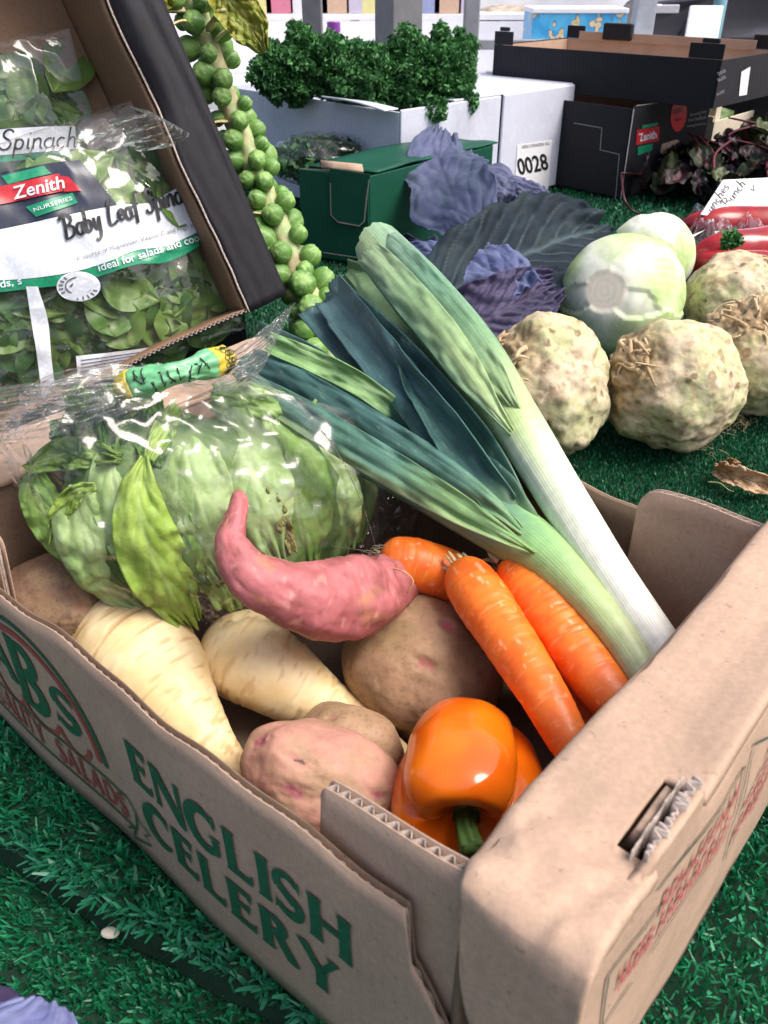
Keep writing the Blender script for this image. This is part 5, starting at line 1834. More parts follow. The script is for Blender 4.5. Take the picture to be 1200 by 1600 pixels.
# ---- the bag
bag = thing('plastic_bag', LM * V3(1, 1, 0) + V3(0, 0, 0.04), 'clear crinkled plastic bag tied over the lettuce with a printed label', 'plastic bag')
NECK = at(285, 590, 0.222)
nr, nc = 150, 300
t = np.linspace(0, 1, nr)
thv = np.linspace(0, 2 * math.pi, nc, endpoint=False)
TT, TH = np.meshgrid(t, thv, indexing='ij')
phi = 0.16 + (3.05 - 0.16) * TT
S = np.stack([np.sin(phi) * np.sin(TH), np.sin(phi) * np.cos(TH), np.cos(phi)], -1)
crum = 1 - np.abs(fbm(S * V3(1.6, 1.6, 1.1), 2.6, 3, 61, 0.55)) * 2.4
crum2 = 1 - np.abs(fbm(S * V3(1.5, 1.5, 0.7), 4.6, 2, 67)) * 2.4
rad = 1.26 - 0.15 * sstep(1.2, 2.1, phi) + 0.045 * crum + 0.016 * crum2 + 0.05 * sstep(1.5, 0.4, phi)
rad = rad - 0.16 * sstep(0.0, 0.7, -np.sin(TH)) * sstep(1.2, 1.8, phi)
pl = np.sin(TH * 17 + 3 * fbm(S, 1.2, 2, 5)) * 0.05 * sstep(1.3, 0.3, phi)
V = on_lettuce(phi, TH, rad + pl)
# loose film to the lower right
loose = sstep(0.7, 1.2, np.sin(TH)) * sstep(0.6, 1.5, phi) * sstep(3.0, 2.0, phi)
loose = sstep(0.75, 1.0, np.sin(TH)) * np.sin(np.clip(phi, 0, math.pi)) ** 2
V = V + (loose * 0.020)[..., None] * l1
k = sstep(0.75, 0.16, phi)
neck_ring = NECK - l1 * 0.012 * 0 + (np.sin(TH) * 0.024)[..., None] * l1 + (np.cos(TH) * 0.009 + 0.003 * np.sin(TH * 13))[..., None] * l3 + (0.004 * np.sin(TH * 9))[..., None] * l2
V = V * (1 - k)[..., None] + neck_ring * k[..., None]
mk('film', V, grid_faces(nr, nc, wrap=True), M_FILM, bag)


def film_sheet(name, parent, rows, seed, pleat=0.004, nfold=5, nr=50, nc=60, mat=None):
    """loose film: rows of (px, py, z, half width px, screen angle of the width in degrees)"""
    P = np.array([at(*r[:3]) for r in rows])
    Wd = np.array([px2m(r[3], p) for r, p in zip(rows, P)])
    An = np.radians([r[4] for r in rows])
    Pc = catmull(P, nr)
    ts = np.linspace(0, 1, len(rows))
    t = np.linspace(0, 1, nr)
    w = np.interp(t, ts, Wd)
    an = np.interp(t, ts, An)
    x = np.linspace(-1, 1, nc)
    TT, XX = np.meshgrid(t, x, indexing='ij')
    vd = nrm(CAM - Pc)
    right = nrm(np.cross(V3(0, 0, 1), vd))
    upv = np.cross(vd, right)
    sd = right * np.cos(an)[:, None] - upv * np.sin(an)[:, None]
    fold = np.sin(XX * nfold * 3 + 2.5 * fbm(np.stack([TT * 2, XX, TT * 0], -1), 1, 2, seed)) * pleat + (np.abs(fbm(np.stack([TT * 5, XX * 5, TT * 0 + seed], -1), 1, 3, seed)) - .2) * pleat * 2.2
    rag = 0.05 * fbm(np.stack([TT * 6, XX * 0, TT * 0 + seed], -1), 1, 3, seed + 1)
    V = Pc[:, None, :] + sd[:, None, :] * (XX * (1 + rag) * w[:, None])[..., None] + vd[:, None, :] * fold[..., None]
    return mk(name, V, grid_faces(nr, nc), mat or M_FILM, parent)


film_sheet('film_tail', bag, [(225, 608, 0.222, 26, 70), (150, 622, 0.226, 36, 80), (70, 640, 0.222, 44, 85), (-20, 652, 0.212, 46, 90), (-90, 660, 0.205, 48, 90)], 3, 0.009, 7, mat=M_FILM_T)
film_sheet('film_tail', bag, [(335, 592, 0.222, 26, 100), (385, 568, 0.226, 46, 110), (422, 538, 0.226, 48, 115), (446, 505, 0.224, 36, 120)], 6, 0.009, 8, mat=M_FILM_T)
film_sheet('film_tail', bag, [(380, 590, 0.216, 60, 30), (455, 630, 0.206, 62, 45), (515, 690, 0.188, 46, 60), (556, 765, 0.160, 38, 70), (588, 855, 0.122, 32, 75)], 9, 0.008, 6, mat=M_FILM_T)

# label wrapped round the gathered neck
M_LAB_G = ink('label green', (0.14, 0.42, 0.20), 0.35)
M_LAB_Y = ink('label yellow', (0.55, 0.45, 0.05), 0.35)
M_BLACK_INK = ink('black print', (0.012, 0.013, 0.016), 0.5)
pts = [at(188, 606, 0.226), at(230, 594, 0.231), at(285, 581, 0.234), at(335, 566, 0.234), at(354, 560, 0.233)]
V, t, th, d = tube(pts, lambda t: 0.0074 + 0.0010 * np.sin(t * 9), 60, 48)
TT, HH = np.meshgrid(t, th, indexing='ij')
S = np.stack([np.cos(HH), np.sin(HH), TT * 4], -1)
V = V + d * (0.0016 * fbm(S, 1.4, 3, 4) - 0.001 * np.abs(np.sin(HH * 3 + 4 * TT)))[..., None]
F = grid_faces(60, 48, wrap=True)
tf = t[F[:, 0] // 48]
lab = mk('label', V, F[(tf > 0.12) & (tf < 0.80)], M_LAB_G, bag, solid=0.0004)
mk('label_end', V, F[(tf <= 0.12) | (tf >= 0.80)], M_LAB_Y, bag, solid=0.0004)
Lr = np.mean(np.linalg.norm(V - V.mean(1, keepdims=True), axis=-1))
gl = MB()
rr_ = random.Random(12)
for k in range(9):
    i0 = int(60 * (0.2 + 0.062 * k))
    for s_ in range(3):
        i1 = min(59, i0 + rr_.randint(-1, 2))
        # find the segments that face the camera
        j = int(np.argmax(((V[i0] - V[i0].mean(0)) @ nrm(CAM - V[i0].mean(0)))))
        ja, jb = (j + rr_.randint(-5, 5)) % 48, (j + rr_.randint(-5, 5)) % 48
        A_, B_ = V[i0][ja] + d[i0][ja] * 0.0006, V[i1][jb] + d[i1][jb] * 0.0006
        m_ = (V[i0][(ja + jb) // 2 if abs(ja - jb) < 20 else ja] + d[i0][ja] * 0.0009)
        simple_tube(gl, [A_, m_, B_], 0.0004, 0.0004, 5, 4)
gl.build('label_print', M_BLACK_INK, lab, True)
ye = MB()
for k in range(4):                # the little rings printed on the yellow end
    i0 = 53 + k
    for m_ in range(5):
        j = int(np.argmax(((V[i0] - V[i0].mean(0)) @ nrm(CAM - V[i0].mean(0))))) + (m_ - 2) * 4
        c_ = V[i0][j % 48] + d[i0][j % 48] * 0.0006
        x_, y_, z_ = basis_from(d[i0][j % 48])
        a_ = np.linspace(0, 2 * math.pi, 10)
        simple_tube(ye, [c_ + x_ * 0.0016 * math.cos(q) + y_ * 0.0016 * math.sin(q) for q in a_], 0.00022, 0.00022, 14, 4)
ye.build('label_rings', M_BLACK_INK, lab, True)

# ================================================================== tilted carton of spinach bags
M_BLACKCARD = card_mat('black printed board', (0.014, 0.0135, 0.018), 0.85, 0.6, 0.0)
M_BROWNIN = card_mat('brown board inside', (0.22, 0.135, 0.085), 0.85)
TA = at(390, 487, 0.100)
_up = aty(175, 0, TA[1] + 0.05)
ta = nrm(_up - TA)
_lp = at(258, 556, 0.072) - TA
tb = nrm(_lp - ta * (_lp @ ta))
tn = np.cross(ta, tb)
if tn @ (CAM - TA) < 0:
    tn = -tn
tray = thing('spinach_carton', TA * V3(1, 1, 0) + V3(-0.1, 0.05, 0.0), 'black carton with brown inside tipped on its side, holding spinach bags', 'carton')
TD, TH_, TW_ = 0.13, 0.62, 0.50


def tp(a, b, d):
    """tray coordinates: up the right wall, leftwards along the lip, out of the opening"""
    a, b, d = np.broadcast_arrays(np.asarray(a, float), np.asarray(b, float), np.asarray(d, float))
    return TA + a[..., None] * ta + b[..., None] * tb + d[..., None] * tn


def sheet(name, parent, f, na, nb, mat, solid=0.0035, offset=0, smooth=True):
    s, t = np.meshgrid(np.linspace(0, 1, na), np.linspace(0, 1, nb), indexing='ij')
    return mk(name, f(s, t), grid_faces(na, nb), mat, parent, smooth=smooth, solid=solid, offset=offset)


wob = lambda s, k: fbm(np.stack([s * 6, s * 0 + k, s * 0], -1), 1, 3, k)
strip_w = 0.047
# rim band on the right (the broad folded end), black
sheet('rim_band', tray, lambda s, t: tp(s * TH_, -(t * strip_w) + (1 - t) * 0.005 * wob(s, 3), 0.002 * wob(s + t, 5) - 0.012 * sstep(.25, 0, t) * sstep(.28, .40, s) * sstep(.62, .5, s)), 70, 12, M_BLACKCARD)
# cut edge of the rim band
sheet('rim_edge', tray, lambda s, t: tp(s * TH_, 0.0005 + 0.005 * wob(s, 3) + 0.0018 * t, 0.0012 + 0.002 * wob(s, 5) - 0.012 * sstep(.28, .40, s) * sstep(.62, .5, s)), 90, 3, M_EDGE, 0.002)
sheet('inner_wall', tray, lambda s, t: tp(s * TH_, 0.004 + 0.005 * wob(s, 3) * (1 - t) + 0.006 * t, -t * TD - 0.0035 - 0.012 * (1 - t) * sstep(.28, .40, s) * sstep(.62, .5, s)), 60, 12, M_BROWNIN)
sheet('outer_wall', tray, lambda s, t: tp(s * TH_, -strip_w - 0.0005, -t * TD - 0.002), 40, 10, M_BLACKCARD)
# lower long side: brown inside, black outside, raw edge to the viewer
sheet('side_panel', tray, lambda s, t: tp(0.0045 + 0.003 * wob(s, 9), -strip_w + s * TW_, -t * TD - 0.001), 60, 10, M_BROWNIN, 0.0015)
sheet('side_panel_outer', tray, lambda s, t: tp(0.001 + 0.003 * wob(s, 9), -strip_w + s * TW_, -t * TD - 0.001), 60, 10, M_BLACKCARD, 0.0015)
xs = np.linspace(-0.004, 0.4, 420)
V = np.concatenate([tp(0.0028 + 0.0014 * np.sin(xs / 0.0055 * 6.283) + 0.003 * wob((xs + strip_w) / TW_, 9), xs, 0.0008 - k * 0.02) for k in (0, 1)])
mk('edge_fluting', V, grid_faces(2, len(xs)), M_EDGE, tray, solid=0.0006)
sheet('back_panel', tray, lambda s, t: tp(s * TH_, -strip_w + t * TW_, -TD - 0.002), 20, 20, M_BROWNIN)
sheet('side_panel', tray, lambda s, t: tp(0.47 - 0.04 * s, -strip_w + s * TW_, -t * TD - 0.004), 30, 10, M_BROWNIN)
# the bench it leans on, a low dark crate
mb = MB()
for k in range(5):
    mb.box(tp(-0.012 - 0.0, 0.06 + 0.08 * k, -0.06) * V3(1, 1, 0) + V3(0, 0.03, 0.012 - 0.002), nrm(tb * V3(1, 1, 0)), nrm(np.cross(Z, tb)), Z, 0.03, 0.10, 0.006)
sl = mb
# ------------------------------------------------------------------ bags
M_FILM2 = film_mat('spinach bag film', rough=0.06, refl=0.06, haze=0.015, scale=30, strength=0.6)
M_P_WHITE = ink('white bag print', (0.62, 0.66, 0.74), 0.3)
M_P_NAVY = ink('navy bag print', (0.02, 0.026, 0.05), 0.3)
M_P_GREEN = ink('green bag print', (0.012, 0.24, 0.12), 0.3)
M_P_RED = ink('red bag print', (0.48, 0.02, 0.03), 0.3)
M_P_GREY = ink('grey bag print', (0.12, 0.13, 0.15), 0.4)
M_SPINACH = vmat('spinach leaf', 0.42, (60, 0.18), (80, 0.35, 0.0012), 0.45, trans=0.18)


def spinach_mesh(seed, L=0.055, W=0.019):
    nr, nc = 16, 9
    t, x = np.meshgrid(np.linspace(0, 1, nr), np.linspace(-1, 1, nc), indexing='ij')
    w = W * np.sin(np.clip(t * 1.02, 0, 1) ** 0.7 * math.pi) ** 0.8 + 0.0012
    z = 0.35 * np.abs(x) * w + 0.004 * fbm(np.stack([t * 4, x * 1.5, t * 0 + seed], -1), 1, 2, seed) + 0.012 * (t - .5) ** 2 * (1 if seed % 2 else -1)
    V = np.stack([x * w, (t - .5) * L, z], -1)
    rib = np.exp(-(x / 0.12) ** 2)
    k = [(0.055, 0.155, 0.03), (0.10, 0.22, 0.04), (0.035, 0.11, 0.028), (0.14, 0.26, 0.05)][seed % 4]
    C = lerp(np.array(k), np.array(k) * 0.75, sstep(-.4, .4, fbm(np.stack([t * 3, x * 2, t * 0 + seed], -1), 1, 3, seed)))
    C = lerp(C, col3(0.36, 0.46, 0.18), rib * 0.6)
    me = make_mesh('leaf', V, grid_faces(nr, nc), M_SPINACH, C.reshape(-1, 3))
    return me


SPM = [spinach_mesh(k) for k in range(8)]


class Pillow:
    """a filled bag: plane through a pixel, swollen towards the viewer"""
    def __init__(self, px, py, y, hw, hh, dpt, ang, seed, lean=0.55):
        self.c = aty(px, py, y)
        vd = nrm(CAM - self.c)
        nb = nrm(tn * lean + vd * (1 - lean))
        a = R(ang)
        right = nrm(np.cross(V3(0, 0, 1), vd))
        upv = np.cross(vd, right)
        r = right * math.cos(a) + upv * math.sin(a)
        self.r = nrm(r - nb * (r @ nb))
        self.n = nb
        self.u = np.cross(nb, self.r)
        self.hw, self.hh, self.d, self.seed = hw, hh, dpt, seed

    def st(self, px, py):
        rr = ray(px, py)
        # meet the swollen face about half way
        o = self.c + self.n * self.d * 0.75
        t = ((o - CAM) @ self.n) / (rr @ self.n)
        q = CAM + rr * t - self.c
        return np.array([q @ self.r / self.hw, q @ self.u / self.hh])

    def P(self, s, t, off=0.0):
        s, t = np.asarray(s, float), np.asarray(t, float)
        sw = np.clip(1 - s * s, 0, 1) ** 0.4 * np.clip(1 - t * t, 0, 1) ** 0.45
        q = np.stack([s * self.hw * 9, t * self.hh * 9, s * 0 + self.seed], -1)
        wr = 0.006 * fbm(q, 1.2, 3, self.seed) - 0.007 * np.abs(fbm(q * V3(1, 1.0, 1), 2.1, 2, self.seed + 4))
        return self.c + (s * self.hw)[..., None] * self.r + (t * self.hh)[..., None] * self.u + (self.d * sw + wr + off)[..., None] * self.n

    def film(self, parent, mat):
        s, t = np.meshgrid(np.linspace(-1, 1, 120), np.linspace(-1, 1, 100), indexing='ij')
        o = mk('film', self.P(s, t), grid_faces(120, 100), mat, parent)
        back = self.c + (s * self.hw)[..., None] * self.r + (t * self.hh)[..., None] * self.u - (0.01 * np.clip(1 - s * s, 0, 1) ** .5 * np.clip(1 - t * t, 0, 1) ** .5)[..., None] * self.n
        mk('film', back, grid_faces(120, 100), mat, parent)
        return o

    def band(self, name, parent, mat, top, bot, off, n=70, m=10):
        """printed band between two pixel polylines"""
        A = np.array([self.st(*p) for p in top])
        B = np.array([self.st(*p) for p in bot])
        A, B = catmull(np.c_[A, A[:, :1] * 0], n)[:, :2], catmull(np.c_[B, B[:, :1] * 0], n)[:, :2]
        k = np.linspace(0, 1, m)[:, None, None]
        Q = np.clip(A[None] * (1 - k) + B[None] * k, -0.985, 0.985)
        return mk(name, self.P(Q[..., 0], Q[..., 1], off), grid_faces(m, n), mat, parent)

    def flat(self, name, parent, mat, pieces, off):
        mb = MB()
        for V, F in pieces:
            q = np.array([self.st(*p) for p in V])
            q = np.clip(q, -0.985, 0.985)
            mb.add(self.P(q[:, 0], q[:, 1], off), F)
        return mb.build(name, mat, parent)

    def leaves(self, parent, n, rng, s0=-1, s1=1, t0=-1, t1=1):
        for k in range(n):
            s, t = rng.uniform(s0, s1), rng.uniform(t0, t1)
            s, t = np.clip(s, -.88, .88), np.clip(t, -.86, .86)
            p = self.P(np.array([s]), np.array([t]), -0.018 - 0.028 * rng.uniform())[0]
            n_ = nrm(self.n + 0.22 * rng.normal(size=3) + (self.r * s + self.u * t) * 0.4)
            a = rng.uniform(0, 6.28)
            x, y, z = basis_from(n_, self.u)
            xx = x * math.cos(a) + y * math.sin(a)
            yy = np.cross(z, xx)
            place('leaf', SPM[int(rng.integers(0, 8))], frame_m(p, xx, yy, z, rng.uniform(.8, 1.35)), parent)


# handwriting: polylines on a unit grid (x-height 0.5, capitals 1)
def arcp(cx, cy, rx, ry, a0, a1, n=9):
    t = np.radians(np.linspace(a0, a1, n))
    return [(cx + rx * math.cos(q), cy + ry * math.sin(q)) for q in t]


HAND = {
    'B': (0.62, [[(.12, .98), (.14, .5), (.10, 0)], arcp(.16, .74, .32, .24, 120, -90) + arcp(.18, .25, .38, .26, 90, -110), [(-.12, .8), (.0, .98), (.2, 1.02)]]),
    'a': (0.42, [arcp(.18, .24, .16, .24, 60, 330), [(.33, .5), (.32, .1), (.42, .02)]]),
    'b': (0.42, [[(.08, 1.0), (.07, .02)], arcp(.19, .24, .14, .23, 160, -160)]),
    'y': (0.42, [[(.05, .5), (.10, .12), (.22, .06), (.34, .5)], [(.34, .5), (.30, -.2), (.14, -.42), (.0, -.34)]]),
    'L': (0.52, [[(.25, 1.0), (.12, .55), (.10, .05), (.28, .0), (.5, .1)], [(.12, .75), (.22, 1.02), (.34, .9)]]),
    'e': (0.36, [[(.04, .24), (.3, .3)] + arcp(.18, .28, .14, .22, 10, 320)]),
    'f': (0.34, [[(.40, .92), (.30, 1.02), (.18, .85), (.12, -.25)], [(.0, .48), (.32, .52)]]),
    'S': (0.5, [arcp(.30, .76, .18, .22, 20, 230) + arcp(.22, .26, .20, .26, 70, -160)]),
    'p': (0.42, [[(.08, .5), (.05, -.42)], arcp(.2, .25, .15, .24, 150, -170)]),
    'i': (0.20, [[(.08, .5), (.08, .05), (.16, .02)], [(.1, .72), (.13, .76)]]),
    'n': (0.42, [[(.06, .5), (.06, .0)], [(.06, .3), (.18, .5), (.3, .42), (.32, .05), (.4, .02)]]),
    'c': (0.36, [arcp(.19, .25, .15, .24, 50, 310)]),
    'h': (0.42, [[(.08, 1.0), (.06, .0)], [(.06, .3), (.18, .5), (.3, .42), (.32, .05), (.4, .02)]]),
    'u': (0.42, [[(.05, .5), (.08, .08), (.2, .02), (.32, .5)], [(.32, .5), (.33, .05), (.41, .02)]]),
    's': (0.32, [arcp(.18, .38, .10, .12, 30, 230) + arcp(.15, .12, .12, .12, 70, -150)]),
    'r': (0.30, [[(.06, .5), (.06, .0)], [(.06, .3), (.16, .48), (.28, .46)]]),
    'U': (0.55, [[(.06, .95), (.08, .2), (.22, .02), (.38, .2), (.42, .95)], [(.42, .3), (.5, .02)]]),
    'K': (0.52, [[(.08, 1.0), (.06, 0)], [(.42, .95), (.1, .42), (.46, .02)]]),
    ' ': (0.28, []),
}


def hand(s, p0, p1, h, slant=0.0, w=0.09, thin=0.55, lo=0, vec=None, gap=.02):
    """strokes of a handwritten line between two pixels; h is capital height in px"""
    p0, p1 = np.array(p0, float), np.array(p1, float)
    tot = sum(HAND[c][0] + gap for c in s)
    ux = (p1 - p0) / tot
    d = nrm(p1 - p0)
    up = np.array(vec if vec is not None else (d[1], -d[0])) * h
    out, x = [], 0
    for c in s:
        for st_ in HAND[c][1]:
            q = np.array(st_, float)
            if len(q) < 4:
                q = np.concatenate([np.linspace(q[i], q[i + 1], 5, endpoint=False) for i in range(len(q) - 1)] + [q[-1:]])
            else:
                q = catmull(np.c_[q, q[:, :1] * 0], 18)[:, :2]
            pix = p0 + (x + q[:, :1] + slant * q[:, 1:2]) * ux + q[:, 1:2] * up
            T = nrm(np.gradient(pix, axis=0))
            k = 0.5 + 0.5 * np.abs(T @ nrm(up))
            ww = h * w * (thin + (1 - thin) * k)
            out.append(line_ribbon(pix, ww))
        x += HAND[c][0] + gap
    return out


def typed(s, p0, p1, h, bold=0.0, shear=0.0):
    """lettering of the built-in face laid between two pixels"""
    V, F = text_mesh(s, 1.0, bold=bold, shear=shear)
    L = V[:, 0].max()
    p0, p1 = np.array(p0, float), np.array(p1, float)
    d = (p1 - p0)
    up = np.array([nrm(d)[1], -nrm(d)[0]]) * h / 0.7
    return [(p0 + V[:, :1] / L * d + V[:, 1:2] * up, F)]


rng_s = np.random.default_rng(21)
# upper bag, further back
bag2 = thing('spinach_bag', tp(0.20, 0.22, -0.08), 'upper clear spinach bag at the back of the tipped carton, top left', 'spinach bag', 'bags of baby spinach')
sp2 = thing('spinach', tp(0.20, 0.22, -0.09), 'baby spinach leaves packed in the upper bag', 'spinach', 'spinach inside the bags')
p2 = Pillow(-55, 200, 0.955, 0.130, 0.080, 0.03, 4, 9, 0.45)
p2.leaves(sp2, 110, rng_s, -.2, .95, -.9, .6)
p2.film(bag2, M_FILM2)
p2.band('print_band', bag2, M_P_WHITE, [(-120, 212), (-40, 206), (40, 200), (118, 196)], [(-120, 250), (-40, 246), (40, 240), (122, 232)], 0.0012)
p2.flat('lettering', bag2, M_BLACK_INK, hand('Baby Leaf Spinach', (-190, 245), (122, 229), 32, .15, .10, .4), 0.002)
p2.band('print_band', bag2, M_P_GREEN, [(-120, 251), (-40, 247), (40, 241), (123, 233)], [(-120, 262), (-40, 258), (40, 250), (124, 242)], 0.0012)
# front bag
bag1 = thing('spinach_bag', tp(0.03, 0.15, -0.03), 'front spinach bag with navy and white print, lowest in the tipped carton', 'spinach bag', 'bags of baby spinach')
sp1 = thing('spinach', tp(0.03, 0.15, -0.04), 'baby spinach leaves packed in the front bag', 'spinach', 'spinach inside the bags')
p1 = Pillow(82, 425, 0.885, 0.172, 0.130, 0.05, 14, 4, 0.55)
p1.leaves(sp1, 280, rng_s, -.5, .95, -.95, .62)
p1.film(bag1, M_FILM2)
b_ = p1.band
b_('print_panel', bag1, M_P_NAVY, [(-60, 276), (20, 265), (80, 255), (124, 250)], [(-60, 370), (40, 350), (120, 333), (182, 321)], 0.0011)
b_('print_band', bag1, M_P_WHITE, [(-60, 371), (40, 351), (120, 334), (182, 322), (235, 316), (262, 302), (292, 284)], [(-60, 440), (40, 436), (110, 426), (160, 412), (210, 392), (260, 384), (312, 362)], 0.0012)
b_('print_band', bag1, M_P_GREEN, [(-60, 441), (40, 437), (110, 427), (160, 413), (210, 393), (260, 385), (313, 363)], [(-60, 464), (40, 452), (110, 444), (160, 430), (210, 414), (262, 409), (316, 384)], 0.0012)
p1.flat('lettering', bag1, M_BLACK_INK, hand('Baby Leaf Spinach', (100, 376), (316, 306), 38, .12, .135, .35), 0.0032)
p1.flat('small_print', bag1, M_P_GREY, typed('A source of Magnesium, Vitamin C and High in', (118, 408), (308, 352), 6.5), 0.0032)
p1.flat('green_band_print', bag1, M_P_WHITE, typed('ideal for salads and cooking', (152, 425), (345, 366), 12, 0.01), 0.0032)
p1.flat('green_band_print', bag1, M_P_WHITE, typed('ds, s', (0, 450), (34, 444), 12, 0.01), 0.0032)
po = lambda *p: (np.array(p, float), [list(range(len(p)))])
b_('logo_ribbon', bag1, M_P_GREEN, [(2, 274), (35, 267), (68, 260)], [(12, 288), (46, 280), (80, 272)], 0.0024, 20, 6)
b_('logo_ribbon', bag1, M_P_GREEN, [(40, 324), (76, 313), (112, 303)], [(56, 340), (88, 330), (120, 319)], 0.0024, 20, 6)
b_('logo_band', bag1, M_P_RED, [(-22, 296), (35, 284), (92, 272)], [(-10, 322), (44, 311), (98, 300)], 0.0032, 24, 8)
b_('logo_band', bag1, M_P_RED, [(93, 276), (100, 277), (106, 278)], [(99, 301), (112, 301), (126, 300)], 0.0028, 10, 6)
p1.flat('logo_lettering', bag1, M_P_WHITE, typed('Zenith', (22, 312), (101, 295), 20, 0.015, 0.1) + typed('NURSERIES', (52, 333), (112, 314), 6.5), 0.0046)
ring = lambda cx, cy, rx, ry, w, a0=0, a1=360: arc_ribbon(cx, cy, rx, ry, a0, a1, w, w, n=40)
disc = (np.array([(121 + 34 * math.cos(q), 448 + 23 * math.sin(q)) for q in np.linspace(0, 6.283, 32, endpoint=False)]), [list(range(32))])
p1.flat('seal', bag1, M_P_WHITE, [disc], 0.0020)
p1.flat('seal_print', bag1, M_P_GREY, [ring(121, 447, 20, 13, 2.2), ring(121, 449, 12, 6, 3.5, 180, 360), ring(121, 454, 9, 5, 2.5, 200, 340)] + [line_ribbon([(121 + 24 * math.cos(q), 448 + 16 * math.sin(q)), (121 + 31 * math.cos(q), 448 + 21 * math.sin(q))], 2.4) for q in np.radians([150, 168, 186, 204, 222, 20, 38, 56, 74, 92])], 0.0026)
b_('seam_strip', bag1, M_P_WHITE, [(40, 448), (48, 500), (58, 560), (66, 622)], [(58, 448), (74, 500), (80, 560), (88, 622)], 0.0035)
b_('sticker', bag1, M_P_WHITE, [(118, 556), (160, 552), (234, 544)], [(122, 590), (165, 584), (232, 560)], 0.0026)
p1.flat('sticker_print', bag1, M_P_GREY, [line_ribbon(np.linspace((126 + 0 * k, 563 + 6 * k), (222 - 8 * k, 551 + 5 * k), 12), 1.6) for k in range(4)], 0.0034)
film_sheet('film_corner', bag1, [(180, 225, 0.31, 40, 20), (230, 205, 0.325, 50, 25), (262, 190, 0.335, 24, 30), (205, 168, 0.352, 6, 30)], 5, 0.006, 4, mat=M_FILM2)

# ================================================================== brussels sprouts on the stalk
M_SPROUT = vmat('brussels sprout leaf', 0.42, (90, 0.12), (120, 0.25, 0.0009), 0.45)
M_STALK = vmat('sprout stalk', 0.6, (110, 0.25), (130, 0.5, 0.0016), 0.35)
stalk = thing('sprout_stalk', at(500, 540, 0.0), 'brussels sprouts still on their long stalk leaning on the black carton', 'sprout stalk')
spts = [aty(282, -60, 1.13), aty(322, 60, 1.115), aty(362, 175, 1.10), aty(408, 290, 1.075), aty(455, 400, 1.015), aty(492, 490, 0.965), aty(522, 575, 0.925)]
SV, st_, sth, sd_ = tube(spts, lambda t: 0.0135 - 0.001 * np.cos(t * 3), 120, 32)
TT, HH = np.meshgrid(st_, sth, indexing='ij')
S = np.stack([np.cos(HH), np.sin(HH), TT * 16], -1)
SV = SV + sd_ * (0.0022 * fbm(S, 1.2, 3, 4))[..., None]
C = lerp(col3(0.34, 0.42, 0.20), col3(0.42, 0.34, 0.20), sstep(0.0, 0.5, fbm(S, 1.6, 3, 6)))
mk('stalk', SV, tube_faces(120, 32), M_STALK, stalk, C.reshape(-1, 3))


def sprout_mesh(seed):
    rng_ = np.random.default_rng(seed)
    S, F = ico(4)
    th = np.arctan2(S[:, 1], S[:, 0])
    phi = np.arccos(np.clip(S[:, 2], -1, 1))
    lay = np.zeros(len(S))
    C = np.tile(col3(0.24, 0.42, 0.11), (len(S), 1))
    cen = rng_.uniform(0, 6.28) + np.arange(5) * 2.4
    for k, t0 in enumerate(cen):
        dth = (th - t0 + math.pi) % (2 * math.pi) - math.pi
        reach = 0.12 + 0.38 * k / 5
        w = 1.15 * sstep(reach - .1, reach + 1.0, phi) + 0.1
        e = np.minimum((w - np.abs(dth)) * np.maximum(np.sin(phi), .3), phi - reach + 0.35 * np.abs(dth) * 0)
        m = sstep(0.0, 0.06, e)
        base = lerp(col3(0.075, 0.20, 0.035), col3(0.16, 0.32, 0.065), rng_.uniform())
        rib = np.exp(-(dth * np.sin(phi) / 0.06) ** 2)
        vein = np.exp(-((((np.abs(dth) * 4 + phi * 1.6) % 1) - .5) / .12) ** 2)
        lc = lerp(base, col3(0.40, 0.54, 0.24), np.clip(rib * .6 + vein * .22, 0, 1))
        lc = lerp(lc, col3(0.42, 0.58, 0.26), 0.5 * np.exp(-(e / 0.06) ** 2))
        C = lerp(C, lc, m)
        lay = np.where(m > .5, k + 1, lay)
    C = lerp(C, col3(0.46, 0.48, 0.26), sstep(2.4, 2.9, phi))
    r = 1 + 0.030 * lay + 0.03 * fbm(S + seed, 1.5, 2, seed)
    P = S * r[:, None] * V3(1, 1, 1.06)
    return make_mesh('sprout', P, F, M_SPROUT, C)


